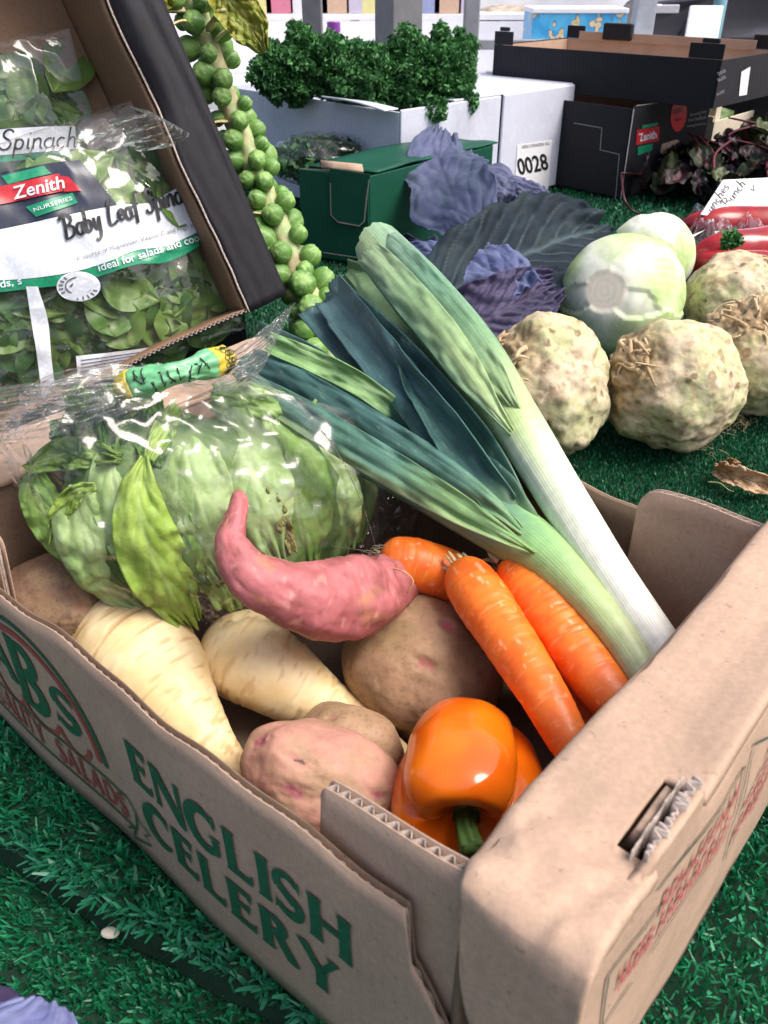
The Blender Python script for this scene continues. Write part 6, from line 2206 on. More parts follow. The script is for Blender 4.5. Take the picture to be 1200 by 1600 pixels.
SPR = [sprout_mesh(k + 3) for k in range(8)]
rr_ = np.random.default_rng(9)
Pc = catmull(spts, 200)
T, N_, B_ = frames(Pc)
ns = 82
for k in range(ns):
    f = (k + 0.5) / ns
    i = int(f * 199)
    a = k * 2.39996 + rr_.normal(0, .3)
    d = N_[i] * math.cos(a) + B_[i] * math.sin(a)
    out = nrm(d - T[i] * 0.35)
    s = 0.0108 * (0.9 + 0.25 * f) * rr_.uniform(.65, 1.3)
    c = Pc[i] + d * (0.0125 + s * 0.92) - T[i] * s * .25
    if c[2] < s:
        continue
    x, y, z = basis_from(nrm(out + 0.2 * rr_.normal(size=3)), T[i])
    place('sprout', SPR[(k * 5) % 8], frame_m(c, x, y, z, s), stalk)
M_BRACT = vmat('withered leaf stub', 0.7, (120, 0.25), (150, 0.4, 0.001))
for k in range(26):
    f = rr_.uniform(0.04, 0.50) if k < 20 else rr_.uniform(.4, .8)
    i = int(f * 199)
    a = rr_.uniform(0, 6.28)
    d = N_[i] * math.cos(a) + B_[i] * math.sin(a)
    if d @ nrm(CAM - Pc[i]) < -0.35:
        continue
    L = rr_.uniform(.04, .065) * (1 if f < .3 else .4)
    b = Pc[i] + d * 0.012 + nrm(CAM - Pc[i]) * 0.006
    pts = [b, b + d * L * .5 - T[i] * L * .1, b + d * L + rr_.normal(0, .004, 3)]
    V, t, th, dd = tube(pts, lambda t: 0.0042 - 0.001 * t + 0.001 * np.sin(t * 9), 12, 10, flat=.45)
    cc = lerp(col3(0.60, 0.44, 0.22), col3(0.50, 0.50, 0.26), rr_.uniform())
    mk('leaf_stub', V, tube_faces(12, 10), M_BRACT, stalk, np.tile(cc, (120, 1)))
lf = lambda rows, seed, **k: broadleaf('leaf', stalk, M_SPINACH, rows, seed, (0.40, 0.42, 0.12), (0.22, 0.28, 0.04), (0.30, 0.30, 0.045), **k)


def aty_rows(rows):
    out = []
    for px, py, y, w in rows:
        out.append((px, py, aty(px, py, y)[2], w))
    return out


lf(aty_rows([(330, -30, 1.09, 18), (360, 5, 1.075, 30), (385, 35, 1.065, 32), (402, 60, 1.06, 24), (412, 80, 1.055, 8)]), 3, cup=0.4, ruf=0.012)
lf(aty_rows([(262, -40, 1.08, 20), (235, -10, 1.07, 34), (225, 20, 1.06, 26), (250, 48, 1.06, 10)]), 5, cup=0.4, ruf=0.012)

# ================================================================== cartons behind
M_WHITECARD = card_mat('white glossy board', (0.60, 0.62, 0.73), 0.97, 0.4, 0.0)
M_GREENCARD = card_mat('dark green board', (0.008, 0.075, 0.045), 0.9, 0.45, 0.0)
M_LABELW = ink('white paper label', (0.78, 0.78, 0.82), 0.6)
M_PALE_INK = ink('pale line print', (0.30, 0.30, 0.33), 0.6)
M_STICK_RED = ink('red sticker', (0.62, 0.025, 0.03), 0.45)
M_STRAP = plain('maroon packing strap', (0.06, 0.014, 0.02), 0.5)


class Frame:
    """a vertical face: origin at its lower left, x to the right, z up, n outward"""
    def __init__(self, o, x, n):
        self.o, self.x, self.n = np.asarray(o, float), nrm(x), nrm(n)

    def __call__(self, x, z, n):
        x, z, n = np.asarray(x, float), np.asarray(z, float), np.asarray(n, float)
        return self.o + x[:, None] * self.x + z[:, None] * Z + n[:, None] * self.n

    def hit(self, px, py):
        r_ = ray(px, py)
        t = ((self.o - CAM) @ self.n) / (r_ @ self.n)
        q = CAM + r_ * t - self.o
        return float(q @ self.x), float(q[2])

    def px(self, pts):
        return np.array([self.hit(*p) for p in pts])


def face_print(name, parent, mat, fr, pieces, off=0.0008, pixels=True):
    p = Print(fr, off)
    for V, F in pieces:
        p.add((fr.px(V) if pixels else V, F), lambda V: V)
    return p.build(name, mat, parent)


def slab(name, parent, mat, o, x, y, z, sx, sy, sz, bevel=0.0):
    """box from a corner with lengths along three axes"""
    mb = MB()
    c = np.asarray(o) + nrm(x) * sx / 2 + nrm(y) * sy / 2 + nrm(z) * sz / 2
    mb.box(c, nrm(x), nrm(y), nrm(z), sx / 2, sy / 2, sz / 2)
    ob = mb.build(name, mat, parent)
    if bevel:
        m = ob.modifiers.new('soft edges', 'BEVEL')
        m.width = bevel
        m.segments = 3
    return ob


# ---- white carton with the parsley
ZW = 0.20
wc = at(627, 172, ZW) * V3(1, 1, 0)
wr = nrm(V3(0.716, 0.697, 0))
wlft = nrm(V3(-0.697, 0.716, 0))
WR, WL = 0.53, 0.52
white = thing('white_carton', wc + wr * .25 + wlft * .2, 'big white carton labelled 0028 with parsley piled on it', 'carton')
seam = 0.285
slab('front_panel', white, M_WHITECARD, wc + V3(0, 0, 0.0), wr, wlft, Z, seam - 0.002, 0.005, ZW, 0.003)
slab('front_panel', white, M_WHITECARD, wc + wr * (seam + 0.003) - wlft * 0.003, wr, wlft, Z, WR - seam - 0.003, 0.006, ZW + 0.002, 0.003)
slab('side_panel', white, M_WHITECARD, wc + wlft * 0.006, wlft, wr, Z, WL, 0.005, ZW - 0.004, 0.002)
slab('side_panel', white, M_WHITECARD, wc + wr * WR + wlft * 0.005, wlft, -wr, Z, WL, 0.005, ZW, 0.002)
slab('back_panel', white, M_WHITECARD, wc + wlft * WL, wr, -wlft, Z, WR, 0.005, ZW, 0.002)
slab('lid', white, M_WHITECARD, wc + wr * 0.145 + wlft * 0.003 + Z * ZW, wr, wlft, Z, WR - 0.145, 0.32, 0.004, 0.002)
slab('bottom_panel', white, M_WHITECARD, wc + wr * 0.006 + wlft * 0.006 + Z * 0.002, wr, wlft, Z, WR - .012, WL - .012, 0.004)
# lifted flap along the left edge
s_, t_ = np.meshgrid(np.linspace(0, 1, 30), np.linspace(0, 1, 8), indexing='ij')
V = wc + (wlft * 0.008) + s_[..., None] * wlft * 0.17 + (t_ * -0.035)[..., None] * wr + (ZW + 0.001 + 0.008 * t_ * s_ + 0.004 * np.sin(s_ * 3))[..., None] * Z
mk('flap', V, grid_faces(30, 8), M_WHITECARD, white, solid=0.003)
fw = Frame(wc - wlft * 0.0032, wr, -wlft)
face_print('label', white, M_LABELW, fw, [po((808, 226), (862, 218), (856, 296), (803, 300))], 0.0009)
face_print('label_number', white, M_BLACK_INK, fw, typed('0028', (810, 273), (857, 264), 25, 0.02), 0.0016)
face_print('label_print', white, M_P_GREY, fw, typed('HERB CORIANDER 1KG', (815, 232), (858, 226), 5), 0.0016)

# ---- parsley
M_PARSLEY = vmat('curly parsley', 0.55, (60, 0.2), None, 0.35, trans=0.15)


def frilly(n, rng, cfun, size):
    """n curled leaflets as one mesh; cfun() -> (point, outward)"""
    nr, nc = 4, 5
    t, x = np.meshgrid(np.linspace(0, 1, nr), np.linspace(-1, 1, nc), indexing='ij')
    base = []
    for k in range(8):
        ruff = 0.35 * np.sin(x * 7 + k) * t + 0.3 * rng.normal(size=x.shape) * t
        base.append(np.stack([x * (0.35 + 0.65 * t) * .6, t, ruff], -1).reshape(-1, 3))
    F0 = grid_faces(nr, nc)
    po_ = [cfun(rng) for i in range(n)]
    P_, O_ = np.array([q[0] for q in po_]), np.array([q[1] for q in po_])
    z_ = nrm(O_ + 0.55 * rng.normal(size=(n, 3)))
    x_ = nrm(np.cross(rng.normal(size=(n, 3)), z_))
    y_ = np.cross(z_, x_)
    s = size * rng.uniform(.6, 1.3, n)
    B = np.array(base)[np.arange(n) % 8] * s[:, None, None]
    Vs = P_[:, None] + B[..., :1] * x_[:, None] + B[..., 1:2] * z_[:, None] + B[..., 2:3] * y_[:, None]
    k = (rng.uniform(size=n) ** 1.5)[:, None]
    c = np.array([[0.035, 0.13, 0.035]]) * (1 - k) + np.array([[0.11, 0.32, 0.10]]) * k
    F = (F0[None] + (np.arange(n) * nr * nc)[:, None, None]).reshape(-1, 4)
    return Vs.reshape(-1, 3), F, np.repeat(c, nr * nc, 0)


def parsley(label, blobs, n, seed):
    """blobs: (px, py, y, rx px, ry px)"""
    cs = [(aty(b[0], b[1], b[2]), px2m(b[3], aty(b[0], b[1], b[2])), px2m(b[4], aty(b[0], b[1], b[2]))) for b in blobs]
    t_ = thing('parsley_bunch', cs[0][0] * V3(1, 1, 0) + V3(0, 0, ZW + .005), label, 'parsley', 'parsley on the white carton')
    wgt = np.array([c[1] * c[2] for c in cs])
    wgt /= wgt.sum()
    rng = np.random.default_rng(seed)

    def cf(rng):
        c, rx, ry = cs[int(rng.choice(len(cs), p=wgt))]
        d = nrm(rng.normal(size=3))
        q = rng.uniform(.55, 1.0) ** .6 * (1 + .16 * math.sin(d[0] * 8 + seed) + .14 * math.sin(d[2] * 9 + d[0] * 5) + abs(rng.normal(0, .06)))
        return c + d * V3(rx, rx * .8, ry) * q, d
    V, F, C = frilly(n, rng, cf, 0.009)
    tag(mk('foliage', V, F, M_PARSLEY, t_, C, True), kind='stuff')
    for k in range(14):
        c, rx, ry = cs[k % len(cs)]
        d = nrm(rng.normal(size=3) * V3(1, .8, 1))
        mb = MB()
        simple_tube(mb, [c - V3(0, 0, ry * .8), c + d * V3(rx, rx, ry) * .4, c + d * V3(rx, rx, ry) * .95], 0.0018, 0.0009, 8, 5, (0.06, 0.17, 0.05))
        mb.build('stem', M_PARSLEY, t_, True)
    return t_


parsley('left clump of dark curly parsley on the white carton', [(480, 104, 1.86, 66, 44), (440, 120, 1.83, 38, 30), (525, 106, 1.9, 42, 36)], 9000, 3)
parsley('right clump of curly parsley with sprigs hanging over the carton edge', [(640, 114, 1.84, 82, 48), (690, 98, 1.88, 45, 40), (590, 130, 1.80, 60, 34), (700, 140, 1.82, 34, 28), (678, 172, 1.72, 14, 14), (728, 160, 1.80, 12, 14), (718, 84, 1.95, 22, 26)], 11000, 8)

# ---- low plastic bag of something dark between the sprouts and the green carton
pb = thing('plastic_bag', at(500, 300, 0.0), 'clear plastic bag of dark greens beside the green carton', 'plastic bag')
cpt = aty(505, 250, 1.74)
S, F = ico(5)
rad = 1 + 0.10 * fbm(S, 2.2, 3, 5) - 0.10 * np.abs(fbm(S, 4.5, 2, 9))
Vb = cpt + S * rad[:, None] * V3(0.115, 0.06, 0.05)
mk('film', Vb, F, M_FILM2, pb)
rng = np.random.default_rng(4)
V, F, C = frilly(900, rng, lambda rg: ((lambda d: (cpt + d * V3(.085, .042, .030) * rg.uniform(.5, 1), d))(nrm(rg.normal(size=3)))), 0.016)
dg_ = mk('greens', V, F, M_PARSLEY, None, C * 0.6, True)
tag(dg_, 'dark leafy greens packed in the clear bag by the green carton', 'greens')

# ---- green carton
ZG = 0.14
gc = at(575, 275, ZG) * V3(1, 1, 0)
gr = nrm(V3(0.64, 0.768, 0))
gl_ = nrm(V3(-0.90, 0.436, 0))
GL, GR = 0.127, 0.35
green = thing('green_carton', gc + gr * .15 + gl_ * .05, 'low dark green carton with a torn tab between sprouts and red cabbage', 'carton')
gn = nrm(np.cross(gl_, Z))
if gn @ (CAM - gc) < 0:
    gn = -gn
slab('front_panel', green, M_GREENCARD, gc, gl_, -gn, Z, GL, 0.004, ZG, 0.0015)
grn = nrm(np.cross(gr, Z))
if grn @ (CAM - gc) < 0:
    grn = -grn
slab('side_panel', green, M_GREENCARD, gc + gr * 0.004, gr, -grn, Z, GR, 0.004, ZG - 0.001, 0.0015)
slab('side_panel', green, M_GREENCARD, gc + gl_ * GL + gr * 0.004, gr, -grn, Z, GR, 0.004, ZG - 0.001, 0.0015)
slab('back_panel', green, M_GREENCARD, gc + gr * GR, gl_, -gn, Z, GL, 0.004, ZG, 0.0015)
# sloping lid: two sheets meeting the front with a torn gap
s_, t_ = np.meshgrid(np.linspace(0, 1, 24), np.linspace(0, 1, 10), indexing='ij')
V = gc + (s_ * (GR - .005) + 0.028 * (t_ > .2) * 0 + 0.022)[..., None] * gr + (t_ * GL * 0.985)[..., None] * gl_ + (ZG + 0.0015 + 0.003 * np.sin(s_ * 3) + 0.004 * fbm(np.stack([s_ * 3, t_ * 2, s_ * 0], -1), 1, 2, 3))[..., None] * Z
mk('lid', V, grid_faces(24, 10), M_GREENCARD, green, solid=0.003)
fg = Frame(gc + gl_ * GL, -gl_, gn)
tab = [(517, 262), (580, 272), (578, 285), (571, 345), (563, 351), (530, 345), (519, 335)]
q = fg.px(tab)
mbt = MB()
mbt.add(fg(q[:, 0], q[:, 1], np.full(len(q), 0.0026)), [list(range(len(q)))])
mbt.build('tab', M_GREENCARD, green, solid=0.002)
face_print('tab_edge', green, M_EDGE, fg, [line_ribbon(np.array([(518, 285), (519, 335), (530, 346)]), 1.2), line_ribbon(np.array([(530, 346), (563, 352), (571, 345), (575, 305), (579, 280)]), 2.0)], 0.0042)
face_print('cut_edge', green, M_EDGE, fg, [line_ribbon(np.linspace((468, 263), (520, 266), 6), 1.6), line_ribbon(np.linspace((505, 394), (572, 404), 6), 1.6)], 0.0012)
s_, t_ = np.meshgrid(np.linspace(0, 1, 14), np.linspace(0, 1, 4), indexing='ij')
V = gc + (0.003 + s_ * 0.02)[..., None] * gr + (0.01 + 0.075 * t_ + 0.02 * s_)[..., None] * gl_ + (ZG + 0.004 + 0.012 * s_ * (1 - s_) * 3)[..., None] * Z
mk('torn_flap', V, grid_faces(14, 4), M_KRAFT, green, solid=0.002)

# ---- black fruit cartons, one on the other
ZL = 0.178
zc_ = at(991, 167, ZL) * V3(1, 1, 0)
zr = nrm((at(1113, 147, ZL) - at(991, 167, ZL)) * V3(1, 1, 0))
zl = nrm((at(892, 157, ZL) - at(991, 167, ZL)) * V3(1, 1, 0))
zl = nrm(zl - zr * (zl @ zr))
ZR_, ZLN = 0.30, 0.46


def black_carton(name, label, o, xr, xl, LR, LL, z0, z1, cut=0.0, inner=M_KRAFT):
    t_ = thing(name, o * V3(1, 1, 0) + xr * LR / 2 + xl * LL / 2 + Z * z0, label, 'carton', 'black cartons stacked at the back')
    o = o * V3(1, 1, 0) + Z * z0
    h = z1 - z0
    slab('end_panel', t_, M_BLACKCARD, o, xr, xl, Z, LR, 0.004, h, 0.001)
    slab('end_panel', t_, M_BLACKCARD, o + xl * LL, xr, -xl, Z, LR, 0.004, h, 0.001)
    slab('side_panel', t_, M_BLACKCARD, o + xl * 0.0045, xl, xr, Z, LL - .009, 0.004, h - cut, 0.001)
    slab('side_panel', t_, M_BLACKCARD, o + xl * 0.0045 + xr * LR, xl, -xr, Z, LL - .009, 0.004, h - cut, 0.001)
    slab('side_lining', t_, inner, o + xl * 0.006 + xr * 0.0045, xl, xr, Z, LL - .012, 0.002, h - cut - .001)
    slab('side_lining', t_, inner, o + xl * 0.006 + xr * (LR - 0.0045), xl, -xr, Z, LL - .012, 0.002, h - cut - .001)
    slab('end_lining', t_, inner, o + xl * (LL - 0.0065) + xr * 0.008, xr, xl, Z, LR - .016, 0.002, h - .002)
    slab('bottom_panel', t_, inner, o + xl * 0.008 + xr * 0.008 + Z * 0.002, xr, xl, Z, LR - .016, LL - .016, 0.003)
    return t_


lowc = black_carton('fruit_carton', 'lower black carton with red logo and round red sticker', zc_, zr, zl, ZR_, ZLN, 0.002, ZL, 0.004)
fz = Frame(zc_ - zl * 0.0005, zr, -zl)
face_print('sticker', lowc, M_STICK_RED, fz, [(np.array([(1060 + 12.5 * math.cos(a) , 179 + 26 * math.sin(a) - 5 * math.cos(a)) for a in np.linspace(0, 6.283, 32, endpoint=False)]), [list(range(32))])], 0.0009)
face_print('sticker_print', lowc, M_P_NAVY, fz, typed('BEST', (1056, 165), (1066, 161), 5, .02) + typed('EVENT', (1052, 179), (1067, 174), 7, .02) + typed('BUY', (1055, 190), (1065, 187), 4, .02), 0.0016)
face_print('logo_band', lowc, M_P_RED, fz, [po((995, 203), (1030, 197), (1029, 220), (993, 227))], 0.0009)
face_print('logo_ribbon', lowc, M_P_GREEN, fz, [po((1003, 196), (1027, 191), (1027, 196), (1003, 201)), po((996, 229), (1020, 224), (1018, 235), (996, 243))], 0.0009)
face_print('logo_lettering', lowc, M_P_WHITE, fz, typed('Zenith', (999, 221), (1026, 215), 12, .02, .1), 0.0015)
face_print('side_print', lowc, M_PALE_INK, fz, typed('Growing Now', (1078, 182), (1104, 176), 5) + typed('from Seedland', (1075, 190), (1103, 185), 5) + typed('www.growers.co', (1073, 199), (1102, 194), 4), 0.0009)
face_print('hand_hole', lowc, M_KRAFT, fz, [po((1034, 225), (1056, 218), (1061, 220), (1059, 232), (1053, 237), (1034, 241), (1031, 238))], 0.0009)
face_print('crease', lowc, M_PALE_INK, fz, [line_ribbon(np.linspace((1028, 249), (1075, 249), 6), 1.6), line_ribbon(np.linspace((990, 170), (969, 312), 8), 1.3), line_ribbon(np.linspace((994, 165), (1110, 150), 8), 1.2)], 0.0008)
fzl = Frame(zc_ + zl * ZLN - zr * 0.0005, -zl, -zr)
face_print('outline_print', lowc, M_PALE_INK, fzl, [line_ribbon(np.linspace((897, 192), (941, 200), 6), 1.1), line_ribbon(np.linspace((941, 200), (938, 234), 6), 1.1), line_ribbon(np.linspace((938, 234), (968, 241), 6), 1.1), line_ribbon(np.linspace((968, 241), (962, 312), 6), 1.1)], 0.0009)
mb = MB()
simple_tube(mb, [fz(*[np.array([v]) for v in (*fz.hit(968, 270), 0.004)])[0], fz(*[np.array([v]) for v in (*fz.hit(1020, 273), 0.006)])[0], fz(*[np.array([v]) for v in (*fz.hit(1080, 274), 0.004)])[0]], 0.0022, 0.0022, 10, 6)
simple_tube(mb, [fz(*[np.array([v]) for v in (*fz.hit(968, 272), 0.004)])[0], at(976, 312, 0.03), at(990, 330, 0.004), at(1012, 338, 0.003)], 0.0022, 0.0022, 16, 6)
st_ob = mb.build('packing_strap', M_STRAP, None, True)
tag(st_ob, 'thin maroon packing strap trailing off the lower black carton', 'strap')
# rounded tab of the lower carton
mb = MB()
q = fz.px([(1024, 166), (1026, 152), (1036, 144), (1052, 143), (1062, 148), (1068, 157), (1068, 160)])
mb.add(fz(q[:, 0], q[:, 1], np.full(len(q), -0.006)), [list(range(len(q)))])
mb.build('tab', M_KRAFT, lowc, solid=0.004)

# upper carton: open, long side towards us, posts at the corners
ZU0, ZU1 = ZL + 0.004, ZL + 0.088
uc = at(1114, 170, ZU0) * V3(1, 1, 0)
ul = nrm((at(768, 134, ZU0) - at(1114, 170, ZU0)) * V3(1, 1, 0))
ur = nrm((at(1142, 160, ZU0) - at(1114, 170, ZU0)) * V3(1, 1, 0))
ur = nrm(ur - ul * (ur @ ul))
if ur[1] < 0:
    ur = -ur
un = -ur
ULEN = float(np.linalg.norm((at(768, 134, ZU0) - at(1114, 170, ZU0))[:2]))
upc = black_carton('fruit_carton', 'upper black open carton with raised corner posts on the stack', uc, ur, ul, 0.30, ULEN, ZU0, ZU1, 0.0, M_KRAFT)
fu = Frame(uc + Z * ZU0, ul, un)
for (u0, u1) in ((0.0, 0.07), (ULEN - 0.05, ULEN)):
    slab('corner_post', upc, M_BLACKCARD, uc + Z * (ZU1 + 0.0005) + ul * u0, ul, ur, Z, u1 - u0, 0.004, 0.026, 0.001)
    slab('corner_post', upc, M_BLACKCARD, uc + Z * (ZU1 + 0.0005) + ul * u0 + ur * 0.296, ul, ur, Z, u1 - u0, 0.004, 0.026, 0.001)
    slab('corner_cap', upc, M_BLACKCARD, uc + Z * (ZU1 + 0.027) + ul * (u0 + .012), ul, ur, Z, (u1 - u0) * .5, 0.007, 0.008, 0.002)
slab('handle_block', upc, M_BLACKCARD, uc + Z * (ZU1 + 0.001) + ul * (ULEN * 0.66) + ur * 0.28, ul, ur, Z, 0.075, 0.015, 0.035, 0.003)
slab('back_liner', upc, M_KRAFT, uc + Z * (ZU1 - 0.002) + ul * 0.06 + ur * 0.292, ul, -ur, Z, ULEN - 0.1, 0.003, 0.018)
fe = Frame(uc + Z * ZU0 - ul * 0.0005, ur, -ul)
face_print('end_print', upc, M_PALE_INK, fe, typed('CLASS ONE', (1122, 118), (1134, 112), 5) + typed('SALADS', (1122, 128), (1134, 122), 5) + typed('PACKED', (1120, 150), (1132, 144), 4), 0.0009)
face_print('label', upc, M_LABELW, fe, [po((1158, 112), (1172, 104), (1166, 148), (1154, 150))], 0.0009)

black_carton('fruit_carton', 'flat black carton propping up the tipped spinach carton', TA * V3(1, 1, 0) - nrm(tn * V3(1, 1, 0)) * 0.13 - nrm(tb * V3(1, 1, 0)) * 0.04, nrm(V3(tb[0], tb[1], 0)), nrm(V3(tb[1], -tb[0], 0)) if nrm(V3(tb[1], -tb[0], 0))[1] > 0 else -nrm(V3(tb[1], -tb[0], 0)), 0.22, 0.16, 0.002, 0.055)
# third carton stood behind them
black_carton('fruit_carton', 'brown edged black carton behind the upper one at the right', at(1150, 165, 0.16) + ur * 0.30 + ul * -0.05, ur, ul, 0.22, 0.40, 0.002, 0.225, 0.0)

# ---- black plastic crate at the right edge
M_PLASTIC = plain('black crate plastic', (0.012, 0.012, 0.014), 0.35, var=0.1)
crate = thing('plastic_crate', at(1200, 160, 0.1) * V3(1, 1, 0), 'black slatted plastic crate at the right edge behind the cartons', 'crate')
co = at(1168, 150, 0.10) * V3(1, 1, 0) + Z * 0.002
cx_, cy_ = nrm(V3(0.95, -0.3, 0)), nrm(V3(0.3, 0.95, 0))
for k in range(6):
    slab('slat', crate, M_PLASTIC, co + Z * (0.006 + 0.034 * k), cx_, cy_, Z, 0.42, 0.006, 0.018, 0.002)
for k in range(8):
    slab('rib', crate, M_PLASTIC, co + cx_ * (0.055 * k) - cy_ * 0.004, cx_, cy_, Z, 0.010, 0.004, 0.20, 0.001)
slab('rim', crate, M_PLASTIC, co + Z * 0.206 - cy_ * 0.006 - cx_ * .006, cx_, cy_, Z, 0.44, 0.02, 0.012, 0.003)
for xx_ in (0.0, 0.42):
    slab('side_wall', crate, M_PLASTIC, co + cx_ * xx_ + cy_ * 0.008, cx_, cy_, Z, 0.006, 0.28, 0.205, 0.001)
slab('base', crate, M_PLASTIC, co + cx_ * 0.008 + cy_ * 0.008, cx_, cy_, Z, 0.40, 0.28, 0.006)

# ---- cream carton with leaves
M_CREAM = card_mat('cream board', (0.62, 0.55, 0.44), 0.95, 0.6, 0.0)
cream = thing('cream_carton', at(1160, 215, 0.06) * V3(1, 1, 0), 'cream carton of green leaves beside the dark salad bunches', 'carton')
ko = at(1117, 190, 0.115) * V3(1, 1, 0)
kx = nrm((at(1200, 166, 0.115) - at(1117, 190, 0.115)) * V3(1, 1, 0))
ky = nrm(V3(-kx[1], kx[0], 0))
slab('side_panel', cream, M_CREAM, ko, kx, ky, Z, 0.42, 0.004, 0.115, 0.001)
slab('side_panel', cream, M_CREAM, ko + ky * 0.26, kx, ky, Z, 0.42, 0.004, 0.135, 0.001)
slab('end_panel', cream, M_CREAM, ko + ky * 0.0045, ky, kx, Z, 0.255, 0.004, 0.125, 0.001)
slab('end_panel', cream, M_CREAM, ko + ky * 0.0045 + kx * 0.416, ky, kx, Z, 0.255, 0.004, 0.125, 0.001)
slab('bottom_panel', cream, M_CREAM, ko + kx * .005 + ky * 0.005 + Z * .001, kx, ky, Z, 0.41, 0.25, 0.004)
slab('corner_post', cream, M_CREAM, ko + kx * 0.02 + ky * 0.009 + Z * 0.05, kx, ky, Z, 0.03, 0.03, 0.10, 0.002)
lc_ = thing('salad_leaves', ko + kx * 0.15 + ky * 0.13 + Z * 0.006, 'green salad leaves heaped in the cream carton', 'salad')
rng = np.random.default_rng(31)
for k in range(24):
    c = ko + kx * rng.uniform(.05, .36) + ky * rng.uniform(.04, .22) + Z * rng.uniform(.07, .15)
    x_, y_, z_ = basis_from(nrm(V3(0, -.3, 1) + .6 * rng.normal(size=3)), rng.normal(size=3))
    place('leaf', SPM[k % 8], frame_m(c, x_, y_, z_, rng.uniform(1.3, 2.2)), lc_)

# ---- dark salad / beetroot leaf bunches
M_DARKLEAF = vmat('dark red salad leaf', 0.5, (50, 0.25), (70, 0.4, 0.0016), 0.4, trans=0.08)


def dark_leaf_mesh(seed):
    nr, nc = 16, 11
    t, x = np.meshgrid(np.linspace(0, 1, nr), np.linspace(-1, 1, nc), indexing='ij')
    w = 0.030 * np.sin(np.clip(t, 0, 1) ** .8 * math.pi) ** .6 * (1 + .2 * fbm(np.stack([t * 6, np.sign(x) * 3, t * 0 + seed], -1), 1, 3, seed)) + .002
    z = 0.4 * np.abs(x) * w + 0.012 * fbm(np.stack([t * 5, x * 2.5, t * 0 + seed], -1), 1, 3, seed) + 0.03 * (t - .5) ** 2
    c0 = [(0.018, 0.012, 0.015), (0.026, 0.014, 0.017), (0.022, 0.035, 0.012), (0.012, 0.011, 0.012), (0.07, 0.10, 0.03)][seed % 5]
    C = lerp(np.array(c0), np.array(c0) * .6, sstep(-.4, .4, fbm(np.stack([t * 4, x * 3, t * 0 + seed], -1), 1, 3, seed)))
    C = lerp(C, col3(0.16, 0.03, 0.05), np.exp(-(x / .1) ** 2) * .7)
    return make_mesh('leaf', np.stack([x * w, (t - .5) * .10, z], -1), grid_faces(nr, nc), M_DARKLEAF, C.reshape(-1, 3))


DLM = [dark_leaf_mesh(k) for k in range(10)]


def dark_bunch(label, cx, cy, z0, rx, ry, n, seed):
    c0 = at(cx, cy, z0)
    t_ = thing('beetroot_leaf_bunch', c0 * V3(1, 1, 0), label, 'beetroot leaves', 'dark leaf bunches at the right')
    rng = np.random.default_rng(seed)
    for k in range(n):
        d = rng.normal(size=3)
        p = c0 + V3(d[0] * rx * .5, d[1] * ry * .5, abs(d[2]) * .025)
        x_, y_, z_ = basis_from(nrm(V3(0, -.35, .8) + .7 * rng.normal(size=3)), rng.normal(size=3))
        p[2] = max(p[2], .03)
        place('leaf', DLM[int(rng.integers(0, 10))], frame_m(p, x_, y_, z_, rng.uniform(.5, 0.95)), t_)
    for k in range(7):
        b = c0 + V3(rng.normal(0, rx * .5), -ry * .6 + rng.normal(0, .03), 0.03)
        mb = MB()
        simple_tube(mb, [b, b + V3(rng.normal(0, .04), .06, .03), b + V3(rng.normal(0, .06), .13, .05)], .0035, .002, 10, 6, (0.13, 0.02, 0.04))
        mb.build('stem', M_DARKLEAF, t_, True)
    return t_


dark_bunch('dark purple beetroot leaves heaped in front of the black cartons', 1135, 283, 0.03, 0.13, 0.13, 130, 3)
dark_bunch('dark beetroot leaves with pale green flecks by the picture edge', 1205, 252, 0.045, 0.14, 0.14, 130, 9)

# ---- price card
M_CARD_W = plain('white plastic card', (0.74, 0.76, 0.82), 0.35, var=0.03)
cp = [aty(1095, 335, 1.42), aty(1130, 281, 1.47), aty(1215, 277, 1.50), aty(1215, 350, 1.43)]
price = thing('price_card', cp[0] * V3(1, 1, 0) + Z * 0.02, 'white handwritten price card stuck among the beetroot bunches', 'price card')
cn = nrm(np.cross(cp[2] - cp[1], cp[0] - cp[1]))
if cn @ (CAM - cp[0]) < 0:
    cn = -cn
mk('card', np.array(cp + [p - cn * 0.003 for p in cp]), [[0, 1, 2, 3], [7, 6, 5, 4], [0, 4, 5, 1], [1, 5, 6, 2], [2, 6, 7, 3], [3, 7, 4, 0]], M_CARD_W, price, smooth=False)


def on_card(V):
    out = []
    for p in V:
        r_ = ray(*p)
        t = ((cp[0] - CAM) @ cn) / (r_ @ cn)
        out.append(CAM + r_ * t + cn * 0.0007)
    return np.array(out)


mb = MB()
for V, F in hand('unches', (1112, 333), (1140, 292), 15, .1, .13, .7) + hand('r Bunch', (1130, 337), (1166, 287), 16, .1, .13, .7) + hand('UK', (1174, 316), (1188, 295), 13, .1, .14, .7):
    mb.add(on_card(V), F)
mb.build('handwriting', M_BLACK_INK, price)

